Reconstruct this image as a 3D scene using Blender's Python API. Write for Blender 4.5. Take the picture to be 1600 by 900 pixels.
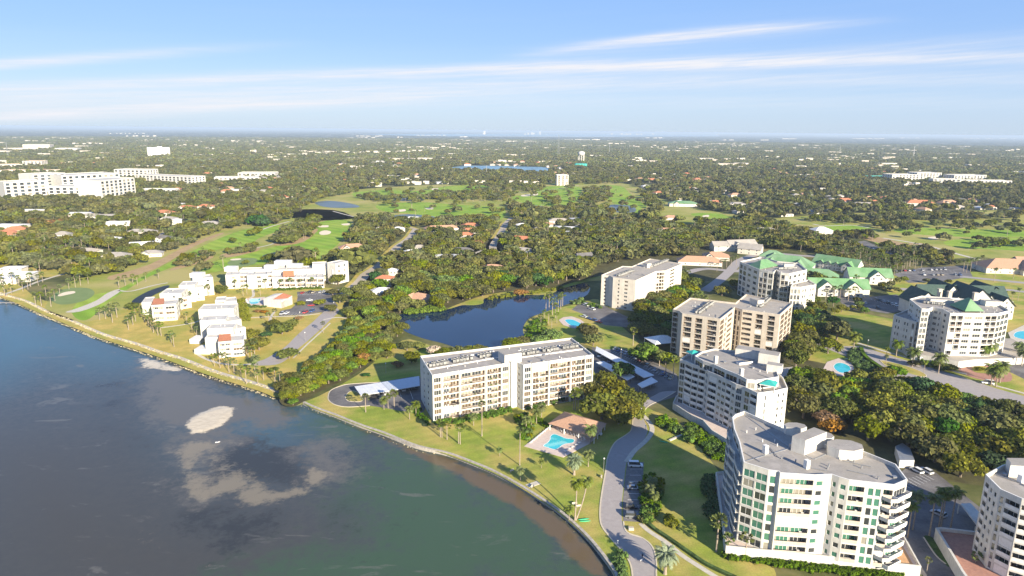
import bpy, bmesh, math, random
import numpy as np
from mathutils import Vector, Matrix, geometry
random.seed(7); rng = np.random.default_rng(11)
R = math.radians
S = bpy.context.scene
for o in list(bpy.data.objects): bpy.data.objects.remove(o)

# ---------------------------------------------------------------- camera
CAM_H = 122.0; FPX = 1067.0; PITCH = math.atan(246/FPX); ROLL = R(-0.57)
cam = bpy.data.cameras.new('camera'); camo = bpy.data.objects.new('camera', cam)
S.collection.objects.link(camo); S.camera = camo
cam.sensor_width = 36; cam.lens = 36*FPX/1600; cam.clip_start = 1; cam.clip_end = 400000
camo.matrix_world = Matrix.Translation((0, 0, CAM_H)) @ Matrix.Rotation(R(90)-PITCH, 4, 'X') @ Matrix.Rotation(-ROLL, 4, 'Z')

# ---------------------------------------------------------------- light
SUN_EL = 20.0; SUN_AZ = 146.5           # azimuth measured clockwise from +Y
S.view_settings.view_transform = 'Standard'; S.view_settings.look = 'None'
S.view_settings.exposure = 1.36; S.view_settings.gamma = 1.0
S.view_settings.use_curve_mapping = False
sun = bpy.data.lights.new('sun', 'SUN'); suno = bpy.data.objects.new('sun', sun)
S.collection.objects.link(suno)
sun.energy = 4.9; sun.angle = R(0.5); sun.color = (1.0, 0.885, 0.69)
sv = Vector((math.sin(R(SUN_AZ))*math.cos(R(SUN_EL)), math.cos(R(SUN_AZ))*math.cos(R(SUN_EL)), math.sin(R(SUN_EL))))
suno.rotation_euler = (sv).to_track_quat('Z', 'Y').to_euler(); suno.location = (0, 0, 400)

W = bpy.data.worlds.new('World'); S.world = W; W.use_nodes = True
nt = W.node_tree; nt.nodes.clear()
def N(t, typ, **kw):
    n = t.nodes.new(typ)
    for k, v in kw.items():
        if k.startswith('i_'):
            key = k[2:]; key = int(key) if key.isdigit() else key.replace('_', ' ')
            n.inputs[key].default_value = v
        else: setattr(n, k, v)
    return n
def math_(t, op, a, b=None, c=None, clamp=False):
    n = t.nodes.new('ShaderNodeMath'); n.operation = op; n.use_clamp = clamp
    for i, v in enumerate((a, b, c)):
        if v is None: continue
        if isinstance(v, (int, float)): n.inputs[i].default_value = v
        else: t.links.new(v, n.inputs[i])
    return n.outputs[0]
sky = N(nt, 'ShaderNodeTexSky', sky_type='NISHITA', sun_disc=False, sun_elevation=R(SUN_EL), sun_rotation=R(SUN_AZ),
        altitude=120, air_density=1.0, dust_density=0.6, ozone_density=2.2)
tc = N(nt, 'ShaderNodeTexCoord'); sep = N(nt, 'ShaderNodeSeparateXYZ'); nt.links.new(tc.outputs['Generated'], sep.inputs[0])
az = math_(nt, 'ARCTAN2', sep.outputs[0], sep.outputs[1])
el = math_(nt, 'ARCSINE', sep.outputs[2])
cmb = N(nt, 'ShaderNodeCombineXYZ'); nt.links.new(math_(nt, 'MULTIPLY', az, 2.2), cmb.inputs[0]); nt.links.new(math_(nt, 'MULTIPLY', math_(nt, 'SUBTRACT', el, math_(nt, 'MULTIPLY', az, .05)), 42), cmb.inputs[1])
nz = N(nt, 'ShaderNodeTexNoise', i_Scale=1.0, i_Detail=6, i_Roughness=.62); nt.links.new(cmb.outputs[0], nz.inputs['Vector'])
nf_ = nz.outputs['Fac']
cmb2 = N(nt, 'ShaderNodeCombineXYZ'); nt.links.new(math_(nt, 'MULTIPLY', az, 9), cmb2.inputs[0]); nt.links.new(math_(nt, 'MULTIPLY', math_(nt, 'SUBTRACT', el, math_(nt, 'MULTIPLY', az, .05)), 240), cmb2.inputs[1])
nzf = N(nt, 'ShaderNodeTexNoise', i_Scale=1.0, i_Detail=4, i_Roughness=.7); nt.links.new(cmb2.outputs[0], nzf.inputs['Vector'])
def streak(a, b, c, sg, amp, az0, az1):
    # centre elevation a + b*az + c*az^2, gaussian across, fading in and out over azimuth az0..az1
    ctr = math_(nt, 'ADD', math_(nt, 'MULTIPLY_ADD', az, b, a), math_(nt, 'MULTIPLY', math_(nt, 'MULTIPLY', az, az), c))
    ctr = math_(nt, 'ADD', ctr, math_(nt, 'MULTIPLY', math_(nt, 'SUBTRACT', nf_, .5), sg*1.6))
    d = math_(nt, 'DIVIDE', math_(nt, 'SUBTRACT', el, ctr), sg)
    gss = math_(nt, 'EXPONENT', math_(nt, 'MULTIPLY', math_(nt, 'MULTIPLY', d, d), -1.0))
    w = (az1-az0)*.45
    m0 = N(nt, 'ShaderNodeMapRange', interpolation_type='SMOOTHSTEP'); nt.links.new(az, m0.inputs[0]); m0.inputs[1].default_value = az0; m0.inputs[2].default_value = az0+w
    m1 = N(nt, 'ShaderNodeMapRange', interpolation_type='SMOOTHSTEP'); nt.links.new(az, m1.inputs[0]); m1.inputs[1].default_value = az1; m1.inputs[2].default_value = az1-w
    r = math_(nt, 'MULTIPLY', gss, math_(nt, 'MULTIPLY', m0.outputs[0], m1.outputs[0]))
    tex = math_(nt, 'MULTIPLY_ADD', nzf.outputs['Fac'], 2.2, -.2)
    return math_(nt, 'MULTIPLY', math_(nt, 'MULTIPLY', r, tex), amp)
parts = [streak(.135, .07, -.06, .0058, .75, -1.15, -.24),
         streak(.0835, .036, -.052, .0070, .7, -1.5, 1.5),
         streak(.0795, .060, -.040, .0120, .38, -.3, .9),
         streak(.101, .150, -.165, .0055, .65, -.05, .53), streak(.098, .140, -.150, .010, .3, -.08, .50),
         streak(.062, .030, -.04, .010, .5, -1.4, 1.4), streak(.052, .055, -.02, .007, .75, -1.4, .2),
         streak(.040, .010, -.02, .012, .25, -1.4, 1.4),
         streak(.26, .05, .0, .02, .4, -2.6, -.9), streak(.33, -.03, .02, .02, .4, 1.0, 2.9)]
acc = parts[0]
for p in parts[1:]: acc = math_(nt, 'ADD', acc, p)
# a faint veil everywhere, patchy
acc = math_(nt, 'ADD', acc, math_(nt, 'MULTIPLY', math_(nt, 'SUBTRACT', nf_, .5), .10), clamp=True)
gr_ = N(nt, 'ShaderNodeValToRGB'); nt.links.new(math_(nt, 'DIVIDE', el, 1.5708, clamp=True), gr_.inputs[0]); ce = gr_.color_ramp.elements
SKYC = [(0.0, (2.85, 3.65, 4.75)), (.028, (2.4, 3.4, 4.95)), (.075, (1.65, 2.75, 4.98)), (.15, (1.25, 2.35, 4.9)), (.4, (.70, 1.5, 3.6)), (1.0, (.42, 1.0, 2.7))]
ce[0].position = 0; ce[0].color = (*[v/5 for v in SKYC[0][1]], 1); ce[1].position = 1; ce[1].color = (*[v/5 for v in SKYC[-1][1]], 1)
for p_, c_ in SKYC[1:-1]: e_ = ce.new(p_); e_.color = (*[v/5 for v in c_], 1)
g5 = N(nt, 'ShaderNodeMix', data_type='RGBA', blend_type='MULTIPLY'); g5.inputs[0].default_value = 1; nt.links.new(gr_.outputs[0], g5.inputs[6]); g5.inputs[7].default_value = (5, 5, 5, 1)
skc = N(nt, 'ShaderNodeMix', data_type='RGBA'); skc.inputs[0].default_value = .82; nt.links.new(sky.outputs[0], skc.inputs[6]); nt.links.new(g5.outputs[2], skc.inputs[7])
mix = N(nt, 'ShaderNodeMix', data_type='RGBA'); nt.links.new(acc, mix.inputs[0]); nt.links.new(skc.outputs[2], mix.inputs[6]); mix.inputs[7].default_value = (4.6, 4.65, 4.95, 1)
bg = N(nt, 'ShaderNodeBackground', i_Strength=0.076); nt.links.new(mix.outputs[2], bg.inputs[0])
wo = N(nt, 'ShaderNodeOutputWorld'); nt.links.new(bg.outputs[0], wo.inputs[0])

# ---------------------------------------------------------------- pixel of the photograph -> point of the place at height z
_c, _s = math.cos(ROLL), math.sin(ROLL); _cp, _sp = math.cos(PITCH), math.sin(PITCH)
def G(px, py, z=0.0):
    x = px-800; y = 450-py
    x, y = x*_c+y*_s, -x*_s+y*_c
    t = (z-CAM_H)/(-FPX*_sp+y*_cp)
    return (x*t, (FPX*_cp+y*_sp)*t)
def GP(pts, z=0.0): return [G(a, b, z) for a, b in pts]

# ---------------------------------------------------------------- materials
def lk(t, a, b): t.links.new(a, b)
def mat(name, c1, rough=.8, c2=None, scale=1.0, bump=0.0, metal=0.0, detail=3, spec=.4, rnd=0.0, trans=0.0, isl=0.0, contrast=(.35, .65), c3=None, scale3=.05, streak_=0.0, grain=0.0):
    m = bpy.data.materials.new(name); m.use_nodes = True; t = m.node_tree
    b = t.nodes['Principled BSDF']; b.inputs['Roughness'].default_value = rough; b.inputs['Metallic'].default_value = metal
    b.inputs['Specular IOR Level'].default_value = spec
    tco = N(t, 'ShaderNodeNewGeometry')
    c2 = c2 or tuple(v*.86 for v in c1)
    nz = N(t, 'ShaderNodeTexNoise', i_Scale=scale, i_Detail=detail, i_Roughness=.6)
    lk(t, tco.outputs['Position'], nz.inputs['Vector'])
    rp = N(t, 'ShaderNodeValToRGB'); rp.color_ramp.elements[0].position = contrast[0]; rp.color_ramp.elements[1].position = contrast[1]
    rp.color_ramp.elements[0].color = (*c2, 1); rp.color_ramp.elements[1].color = (*c1, 1); lk(t, nz.outputs['Fac'], rp.inputs[0])
    out = rp.outputs[0]
    if c3:
        n3 = N(t, 'ShaderNodeTexNoise', i_Scale=scale3, i_Detail=4, i_Roughness=.55); lk(t, tco.outputs['Position'], n3.inputs['Vector'])
        mr = N(t, 'ShaderNodeMapRange', i_1=.42, i_2=.62); lk(t, n3.outputs['Fac'], mr.inputs[0])
        mx = N(t, 'ShaderNodeMix', data_type='RGBA'); lk(t, mr.outputs[0], mx.inputs[0]); lk(t, out, mx.inputs[6]); mx.inputs[7].default_value = (*c3, 1); out = mx.outputs[2]
    if streak_:
        mp = N(t, 'ShaderNodeMapping'); mp.inputs['Scale'].default_value = (1, 1, .07); lk(t, tco.outputs['Position'], mp.inputs[0])
        ns_ = N(t, 'ShaderNodeTexNoise', i_Scale=1.3, i_Detail=5, i_Roughness=.7); lk(t, mp.outputs[0], ns_.inputs['Vector'])
        mr = N(t, 'ShaderNodeMapRange', i_1=.45, i_2=.72, i_3=0.0, i_4=1.0); lk(t, ns_.outputs['Fac'], mr.inputs[0])
        mx = N(t, 'ShaderNodeMix', data_type='RGBA'); lk(t, math_(t, 'MULTIPLY', mr.outputs[0], streak_*3), mx.inputs[0]); lk(t, out, mx.inputs[6]); mx.inputs[7].default_value = (*[v*.55 for v in c1], 1); out = mx.outputs[2]
    if grain:
        ng_ = N(t, 'ShaderNodeTexNoise', i_Scale=1.6, i_Detail=5, i_Roughness=.75); lk(t, tco.outputs['Position'], ng_.inputs['Vector'])
        mg = N(t, 'ShaderNodeMapRange', i_1=.32, i_2=.68, i_3=1-grain, i_4=1+grain); lk(t, ng_.outputs['Fac'], mg.inputs[0])
        hg = N(t, 'ShaderNodeHueSaturation'); lk(t, out, hg.inputs['Color']); lk(t, mg.outputs[0], hg.inputs['Value']); out = hg.outputs[0]
    if rnd or isl:
        hsv = N(t, 'ShaderNodeHueSaturation'); lk(t, out, hsv.inputs['Color'])
        v = None
        if rnd:
            oi = N(t, 'ShaderNodeObjectInfo')
            v = math_(t, 'MULTIPLY_ADD', oi.outputs['Random'], 2*rnd, 1-rnd)
            hv = math_(t, 'FRACT', math_(t, 'MULTIPLY', oi.outputs['Random'], 7.31))
            lk(t, math_(t, 'MULTIPLY_ADD', hv, .065*min(1, rnd*2.5), .5-.014*min(1, rnd*2.5)), hsv.inputs['Hue'])
            sv_ = math_(t, 'FRACT', math_(t, 'MULTIPLY', oi.outputs['Random'], 13.7))
            lk(t, math_(t, 'MULTIPLY_ADD', sv_, .5, .85), hsv.inputs['Saturation'])
        if isl:
            vi = math_(t, 'MULTIPLY_ADD', tco.outputs['Random Per Island'], 2*isl, 1-isl)
            v = vi if v is None else math_(t, 'MULTIPLY', v, vi)
        lk(t, v, hsv.inputs['Value']); out = hsv.outputs[0]
    lk(t, out, b.inputs['Base Color'])
    if bump:
        bn = N(t, 'ShaderNodeTexNoise', i_Scale=scale*3, i_Detail=3); lk(t, tco.outputs['Position'], bn.inputs['Vector'])
        bm = N(t, 'ShaderNodeBump', i_Strength=bump, i_Distance=.3); lk(t, bn.outputs['Fac'], bm.inputs['Height']); lk(t, bm.outputs[0], b.inputs['Normal'])
    if trans:
        tr = N(t, 'ShaderNodeBsdfTranslucent'); lk(t, out, tr.inputs[0]); ms = N(t, 'ShaderNodeMixShader', i_0=trans)
        lk(t, b.outputs[0], ms.inputs[1]); lk(t, tr.outputs[0], ms.inputs[2]); lk(t, ms.outputs[0], t.nodes['Material Output'].inputs[0])
    return m
def striped(m, w=7.0, amp=.10, ang=.9):
    t = m.node_tree; b = t.nodes['Principled BSDF']; src = b.inputs['Base Color'].links[0].from_socket
    ge = N(t, 'ShaderNodeNewGeometry'); sp = N(t, 'ShaderNodeSeparateXYZ'); lk(t, ge.outputs['Position'], sp.inputs[0])
    v = math_(t, 'SINE', math_(t, 'MULTIPLY', math_(t, 'ADD', math_(t, 'MULTIPLY', sp.outputs[0], math.cos(ang)), math_(t, 'MULTIPLY', sp.outputs[1], math.sin(ang))), math.pi/w))
    h = N(t, 'ShaderNodeHueSaturation'); lk(t, src, h.inputs['Color']); lk(t, math_(t, 'MULTIPLY_ADD', math_(t, 'MULTIPLY', v, 3, clamp=False), amp/3, 1.0), h.inputs['Value']); lk(t, h.outputs[0], b.inputs['Base Color'])
def glassmat(name, col, rough=.08, metal=0.0):
    m = mat(name, col, rough, scale=.6, spec=.9); m.node_tree.nodes['Principled BSDF'].inputs['Coat Weight'].default_value = .3
    return m
M = dict(
 white=mat('white_stucco', (.62, .60, .545), .85, (.52, .50, .455), .35, bump=.05, streak_=.16),
 cream=mat('cream_stucco', (.66, .60, .51), .85, (.57, .52, .44), .3, bump=.05, streak_=.14),
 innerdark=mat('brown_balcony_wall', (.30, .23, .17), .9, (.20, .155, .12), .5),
 street=mat('tan_worn_street', (.44, .38, .30), .92, (.36, .31, .25), .4),
 beige=mat('beige_concrete', (.54, .475, .395), .85, (.46, .405, .335), .3, bump=.05, streak_=.16),
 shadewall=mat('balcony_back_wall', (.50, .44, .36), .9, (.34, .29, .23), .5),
 trim=mat('white_trim', (.76, .74, .70), .6),
 roofgrey=mat('grey_roof_membrane', (.37, .34, .31), .9, (.27, .25, .23), .25, c3=(.31, .285, .25), scale3=.12, grain=.12),
 rooftan=mat('tan_roof_gravel', (.41, .365, .305), .9, (.32, .285, .24), .3, c3=(.35, .32, .28), scale3=.12, grain=.12),
 roofpale=mat('pale_worn_roof', (.56, .54, .50), .85, (.46, .44, .41), .2, c3=(.48, .46, .42), scale3=.15, grain=.1),
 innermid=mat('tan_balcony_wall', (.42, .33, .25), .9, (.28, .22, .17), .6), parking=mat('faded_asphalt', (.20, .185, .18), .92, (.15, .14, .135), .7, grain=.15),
 roofwhite=mat('white_roof_coating', (.72, .71, .69), .8, (.60, .59, .57), .2),
 rail=mat('bronze_railing', (.22, .19, .16), .6), railw=mat('white_railing', (.74, .73, .70), .6),
 g_dark=glassmat('dark_glass', (.035, .04, .045)), g_green=glassmat('green_tinted_glass', (.06, .185, .13), .12),
 g_curt=glassmat('curtained_glass', (.30, .28, .23), .2), g_amber=glassmat('bronze_glass', (.12, .085, .055), .12), g_blue=glassmat('blue_grey_glass', (.07, .09, .11)),
 deckpale=mat('pale_stone', (.5, .45, .38), .9),
 clay=mat('terracotta_tiles', (.50, .20, .10), .85, (.36, .14, .075), 1.5, bump=.2),
 clay_pale=mat('pale_clay_tiles', (.50, .30, .19), .85, (.38, .22, .14), 1.5, bump=.2),
 metgreen=mat('green_metal_roof', (.145, .29, .125), .6, (.115, .235, .105), .3, spec=.4, c3=(.19, .31, .17), scale3=.09, grain=.08),
 dkgreen=mat('dark_green_shingles', (.05, .085, .07), .85, (.035, .065, .055), .6, bump=.1),
 asphalt=mat('dark_asphalt', (.130, .122, .12), .9, (.092, .086, .088), .5, c3=(.18, .17, .165), scale3=.08, grain=.15),
 road=mat('worn_grey_asphalt', (.36, .325, .31), .92, (.30, .27, .26), .6, bump=.08, c3=(.325, .295, .28), scale3=.09),
 concrete=mat('pale_concrete', (.56, .51, .42), .85, (.46, .42, .35), .8),
 seawall=mat('seawall_concrete', (.46, .42, .36), .9, (.30, .27, .23), .9, bump=.1),
 paver=mat('brick_pavers', (.40, .21, .15), .85, (.31, .16, .12), 1.2), deck=mat('pink_pool_deck', (.60, .49, .42), .85, (.52, .42, .36), .8),
 tan=mat('orange_terrace_tiles', (.55, .33, .17), .8, (.46, .27, .14), .6),
 paint=mat('road_paint', (.78, .78, .76), .7), kerb=mat('cream_kerb', (.58, .51, .38), .85),
 poolw=mat('pool_water', (.03, .42, .50), .06, (.04, .50, .56), .5, spec=.6),
 steel=mat('grey_steel', (.36, .37, .38), .45, metal=.5), acm=mat('air_conditioner_grey', (.20, .20, .20), .6, (.33, .33, .31), 2.0, contrast=(.45, .55)), dark=mat('dark_rubber', (.03, .03, .03), .7),
 carport=mat('white_corrugated_roof', (.72, .73, .74), .5, (.62, .63, .66), .4), carport2=mat('blue_grey_metal_roof', (.55, .59, .64), .5),
 bark=mat('tree_bark', (.22, .18, .14), .95, (.13, .10, .08), 3), palmbark=mat('palm_bark', (.34, .28, .22), .95, (.22, .18, .14), 3),
 leaf=mat('oak_foliage', (.165, .160, .036), .8, (.100, .106, .026), .8, rnd=.30, isl=.45, trans=.30, spec=.15),
 leafg=mat('bright_green_foliage', (.125, .185, .030), .8, (.085, .13, .022), .8, rnd=.2, isl=.5, trans=.15, spec=.2),
 leafo=mat('rusty_foliage', (.26, .145, .055), .85, (.19, .11, .045), .8, rnd=.05, isl=.45, trans=.1, spec=.15),
 leafy=mat('yellow_green_foliage', (.175, .18, .028), .85, (.11, .12, .022), .8, rnd=.08, isl=.45, trans=.12, spec=.15),
 leafd=mat('dark_green_foliage', (.042, .085, .022), .8, (.028, .06, .016), .8, rnd=.2, isl=.5, trans=.1, spec=.2),
 leafp=mat('bare_pale_twigs', (.44, .36, .28), .9, (.34, .27, .2), .8, isl=.3),
 leafpink=mat('pink_blossom_foliage', (.42, .15, .13), .9, (.3, .1, .09), .8, isl=.3),
 frond=mat('palm_fronds', (.150, .170, .045), .6, (.085, .11, .03), 1.2, rnd=.22, isl=.4, trans=.15, spec=.3),
 frondb=mat('blue_grey_fronds', (.23, .27, .17), .6, (.16, .20, .12), 1.2, rnd=.1, isl=.3, trans=.12),
 leaffar=mat('distant_foliage', (.142, .134, .050), .9, (.088, .090, .035), .25, rnd=.36, isl=.38, spec=.1, trans=.2),
 hedge=mat('hedge_foliage', (.085, .130, .028), .85, (.055, .09, .02), 1.0, isl=.45, rnd=.15, trans=.1, spec=.15),
 sand=mat('bunker_sand', (.74, .64, .48), .95, (.66, .56, .42), .3),
 fairway=mat('fairway_grass', (.21, .345, .034), .95, (.165, .29, .03), .06, c3=(.27, .36, .05), scale3=.02, grain=.22, spec=.1),
 green=mat('putting_green_grass', (.19, .25, .10), .95, (.16, .22, .085), .1, spec=.1),
 rough=mat('golf_rough_grass', (.29, .30, .065), .95, (.215, .255, .048), .05, c3=(.38, .33, .12), scale3=.015, grain=.22, spec=.1, contrast=(.4, .6)),
 straw=mat('pine_straw_ground', (.42, .30, .16), .95, (.34, .24, .13), .12, grain=.22, spec=.1),
 lawn=mat('lawn_grass', (.26, .30, .05), .95, (.19, .245, .04), .10, c3=(.40, .32, .10), scale3=.045, bump=.1, grain=.22, spec=.1, contrast=(.38, .62)),
 dry=mat('dry_lawn_grass', (.50, .37, .11), .95, (.37, .30, .08), .12, c3=(.31, .30, .065), scale3=.05, grain=.22, spec=.1, contrast=(.38, .62)),
 stone=mat('riprap_stone', (.52, .45, .35), .9, (.34, .29, .22), .9, rnd=.3, isl=.4, bump=.2),
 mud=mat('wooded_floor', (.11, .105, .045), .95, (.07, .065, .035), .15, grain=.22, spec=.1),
 skin=mat('skin', (.5, .32, .24), .6), cloth_d=mat('dark_clothing', (.05, .05, .07), .9), cloth_w=mat('white_clothing', (.75, .75, .75), .9),
 kayak=mat('green_plastic', (.05, .45, .20), .4), red=mat('red_paint', (.5, .04, .04), .5), teal=mat('teal_metal_roof', (.04, .38, .33), .5), canvas=mat('white_canvas', (.80, .79, .76), .9),
)
def pondmat(name, col, rough=.04):
    m = mat(name, col, rough, tuple(v*.7 for v in col), .02, spec=.5)
    t = m.node_tree; b = t.nodes['Principled BSDF']; b.inputs['IOR'].default_value = 1.33
    g_ = N(t, 'ShaderNodeNewGeometry'); n = N(t, 'ShaderNodeTexNoise', i_Scale=1.4, i_Detail=2); lk(t, g_.outputs['Position'], n.inputs['Vector'])
    bm = N(t, 'ShaderNodeBump', i_Strength=.06, i_Distance=.1); lk(t, n.outputs['Fac'], bm.inputs['Height']); lk(t, bm.outputs[0], b.inputs['Normal'])
    if rough > .3: b.inputs['Specular IOR Level'].default_value = .15
    return m
striped(M['fairway']); striped(M['lawn'], 2.6, .045, 2.0)
M['pond'] = pondmat('pond_water', (.007, .026, .070)); M['pondg'] = pondmat('shallow_pond_water', (.13, .17, .19), .35); M['ponddark'] = pondmat('dark_pond_water', (.012, .012, .010), .35); M['bayfar'] = pondmat('far_water', (.20, .36, .48), .4)

# ground: near lawns hidden under sheets; far suburb grain
def groundmat():
    m = bpy.data.materials.new('suburban_ground'); m.use_nodes = True; t = m.node_tree; b = t.nodes['Principled BSDF']
    b.inputs['Roughness'].default_value = .95; b.inputs['Specular IOR Level'].default_value = .1
    ge = N(t, 'ShaderNodeNewGeometry'); pos = ge.outputs['Position']
    n1 = N(t, 'ShaderNodeTexNoise', i_Scale=.03, i_Detail=6, i_Roughness=.65); lk(t, pos, n1.inputs['Vector'])
    r1 = N(t, 'ShaderNodeValToRGB'); e = r1.color_ramp.elements
    e[0].position = .36; e[0].color = (.045, .055, .022, 1); e[1].position = .66; e[1].color = (.25, .21, .10, 1)
    x = e.new(.5); x.color = (.12, .13, .045, 1); lk(t, n1.outputs['Fac'], r1.inputs[0])
    n2 = N(t, 'ShaderNodeTexNoise', i_Scale=.0016, i_Detail=5, i_Roughness=.6); lk(t, pos, n2.inputs['Vector'])
    mx = N(t, 'ShaderNodeMix', data_type='RGBA', blend_type='MULTIPLY'); mx.inputs[0].default_value = .55
    r2 = N(t, 'ShaderNodeValToRGB'); r2.color_ramp.elements[0].position = .35; r2.color_ramp.elements[0].color = (.6, .66, .62, 1); r2.color_ramp.elements[1].position = .65; r2.color_ramp.elements[1].color = (1.15, 1.05, .95, 1)
    lk(t, n2.outputs['Fac'], r2.inputs[0]); lk(t, r1.outputs[0], mx.inputs[6]); lk(t, r2.outputs[0], mx.inputs[7])
    # far away the tree cover itself is the ground colour, with pale roofs as specks
    ln = N(t, 'ShaderNodeVectorMath', operation='LENGTH'); lk(t, pos, ln.inputs[0])
    far = N(t, 'ShaderNodeMapRange', i_1=5500, i_2=8500); lk(t, ln.outputs['Value'], far.inputs[0])
    v = N(t, 'ShaderNodeTexVoronoi', i_Scale=.012, feature='F1'); lk(t, pos, v.inputs['Vector'])
    sp = N(t, 'ShaderNodeSeparateColor'); lk(t, v.outputs['Color'], sp.inputs[0])
    n5 = N(t, 'ShaderNodeTexNoise', i_Scale=.0007, i_Detail=3); lk(t, pos, n5.inputs['Vector'])
    spk = math_(t, 'MULTIPLY', math_(t, 'GREATER_THAN', math_(t, 'ADD', sp.outputs[0], math_(t, 'MULTIPLY', n5.outputs['Fac'], .25)), 1.045), math_(t, 'LESS_THAN', v.outputs['Distance'], .45))
    n4 = N(t, 'ShaderNodeTexNoise', i_Scale=.008, i_Detail=6, i_Roughness=.7); lk(t, pos, n4.inputs['Vector'])
    r4 = N(t, 'ShaderNodeValToRGB'); r4.color_ramp.elements[0].position = .38; r4.color_ramp.elements[0].color = (.030, .040, .022, 1); r4.color_ramp.elements[1].position = .62; r4.color_ramp.elements[1].color = (.085, .095, .05, 1); lk(t, n4.outputs['Fac'], r4.inputs[0])
    mf = N(t, 'ShaderNodeMix', data_type='RGBA'); lk(t, spk, mf.inputs[0]); lk(t, r4.outputs[0], mf.inputs[6]); mf.inputs[7].default_value = (.6, .56, .5, 1)
    m2 = N(t, 'ShaderNodeMix', data_type='RGBA'); lk(t, far.outputs[0], m2.inputs[0]); lk(t, mx.outputs[2], m2.inputs[6]); lk(t, mf.outputs[2], m2.inputs[7])
    lk(t, m2.outputs[2], b.inputs['Base Color']); return m
M['ground'] = groundmat()
# ---------------------------------------------------------------- object helpers
COL = S.collection
def tag(o, label=None, cat=None, group=None, kind=None):
    if label: o['label'] = label
    if cat: o['category'] = cat
    if group: o['group'] = group
    if kind: o['kind'] = kind
    return o
def link(name, me, parent=None, loc=(0, 0, 0), rz=0.0):
    o = bpy.data.objects.new(name, me); COL.objects.link(o)
    if parent: o.parent = parent
    o.location = loc; o.rotation_euler = (0, 0, rz); return o
def empty(name, loc, rz=0.0, **k):
    o = link(name, None, None, loc, rz); o.empty_display_size = 1; return tag(o, **k)
def kids(o): return CH.get(o.name, [])
class MB:
    def __init__(s): s.v = []; s.f = []; s.m = []
    def quad(s, a, b, c, d, mi=0):
        n = len(s.v); s.v += [a, b, c, d]; s.f.append((n, n+1, n+2, n+3)); s.m.append(mi)
    def tri(s, a, b, c, mi=0):
        n = len(s.v); s.v += [a, b, c]; s.f.append((n, n+1, n+2)); s.m.append(mi)
    def box(s, cx, cy, z0, sx, sy, sz, rz=0.0, mi=0, mt=None):
        c, q = math.cos(rz), math.sin(rz); n = len(s.v)
        for z in (z0, z0+sz):
            for x, y in ((-.5, -.5), (.5, -.5), (.5, .5), (-.5, .5)):
                x *= sx; y *= sy; s.v.append((cx+x*c-y*q, cy+x*q+y*c, z))
        for f in ((0, 1, 5, 4), (1, 2, 6, 5), (2, 3, 7, 6), (3, 0, 4, 7), (3, 2, 1, 0)):
            s.f.append(tuple(n+i for i in f)); s.m.append(mi)
        s.f.append((n+4, n+5, n+6, n+7)); s.m.append(mi if mt is None else mt)
    def prism(s, P, z0, z1, mi=0, mt=None, bottom=False):
        n = len(P)
        for i in range(n):
            a, b = P[i], P[(i+1) % n]; s.quad((*a, z0), (*b, z0), (*b, z1), (*a, z1), mi)
        s.cap(P, z1, mi if mt is None else mt)
    def cap(s, P, z, mi=0):
        for t in geometry.tessellate_polygon([[Vector((x, y, 0)) for x, y in P]]):
            a, b, c = [P[i] for i in t]
            if (b[0]-a[0])*(c[1]-a[1])-(b[1]-a[1])*(c[0]-a[0]) < 0: b, c = c, b
            s.tri((*a, z), (*b, z), (*c, z), mi)
    def tube(s, pts, rad, n=6, mi=0):
        rings = []
        for i, p in enumerate(pts):
            p = Vector(p); d = (Vector(pts[min(i+1, len(pts)-1)])-Vector(pts[max(i-1, 0)])).normalized()
            x = d.orthogonal().normalized(); y = d.cross(x); r = rad[i] if isinstance(rad, (list, tuple)) else rad
            rings.append(len(s.v))
            for k in range(n):
                a = 2*math.pi*k/n; s.v.append(tuple(p+x*(r*math.cos(a))+y*(r*math.sin(a))))
        for i in range(len(pts)-1):
            for k in range(n):
                s.f.append((rings[i]+k, rings[i]+(k+1) % n, rings[i+1]+(k+1) % n, rings[i+1]+k)); s.m.append(mi)
        s.f.append(tuple(rings[-1]+k for k in range(n))); s.m.append(mi)
    def mesh(s, name, mats, off=(0, 0, 0), smooth=False):
        me = bpy.data.meshes.new(name)
        v = [(x-off[0], y-off[1], z-off[2]) for x, y, z in s.v]
        me.from_pydata(v, [], s.f)
        for m in mats: me.materials.append(M[m] if isinstance(m, str) else m)
        me.polygons.foreach_set('material_index', s.m)
        if smooth: me.polygons.foreach_set('use_smooth', [True]*len(s.f))
        me.update(); return me
    def build(s, name, mats, parent=None, smooth=False):
        off = tuple(parent.location) if parent else (0, 0, 0)
        return link(name, s.mesh(name, mats, off, smooth), parent)
def area(P): return .5*sum(P[i][0]*P[(i+1) % len(P)][1]-P[(i+1) % len(P)][0]*P[i][1] for i in range(len(P)))
def ccw(P): return P if area(P) > 0 else P[::-1]
def inset(P, d):
    n = len(P); out = []
    for i in range(n):
        a, b, c = Vector(P[i-1]), Vector(P[i]), Vector(P[(i+1) % n])
        e1 = (b-a).normalized(); e2 = (c-b).normalized(); n1 = Vector((-e1.y, e1.x)); n2 = Vector((-e2.y, e2.x))
        k = (n1+n2); k = k/max(.35, k.length_squared/2) if k.length > 1e-6 else n1
        out.append(tuple(b+k*d))
    return out
def smooth_poly(P, n=5, closed=True):
    out = []; L = len(P)
    for i in range(L if closed else L-1):
        g4 = [P[(i+k) % L] if closed else P[min(max(i+k, 0), L-1)] for k in (-1, 0, 1, 2)]
        for j in range(n):
            t = j/n; q = []
            for a in (0, 1):
                p0, p1, p2, p3 = (w[a] for w in g4)
                q.append(.5*((2*p1)+(-p0+p2)*t+(2*p0-5*p1+4*p2-p3)*t*t+(-p0+3*p1-3*p2+p3)*t**3))
            out.append(tuple(q))
    if not closed: out.append(P[-1])
    return out
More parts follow.
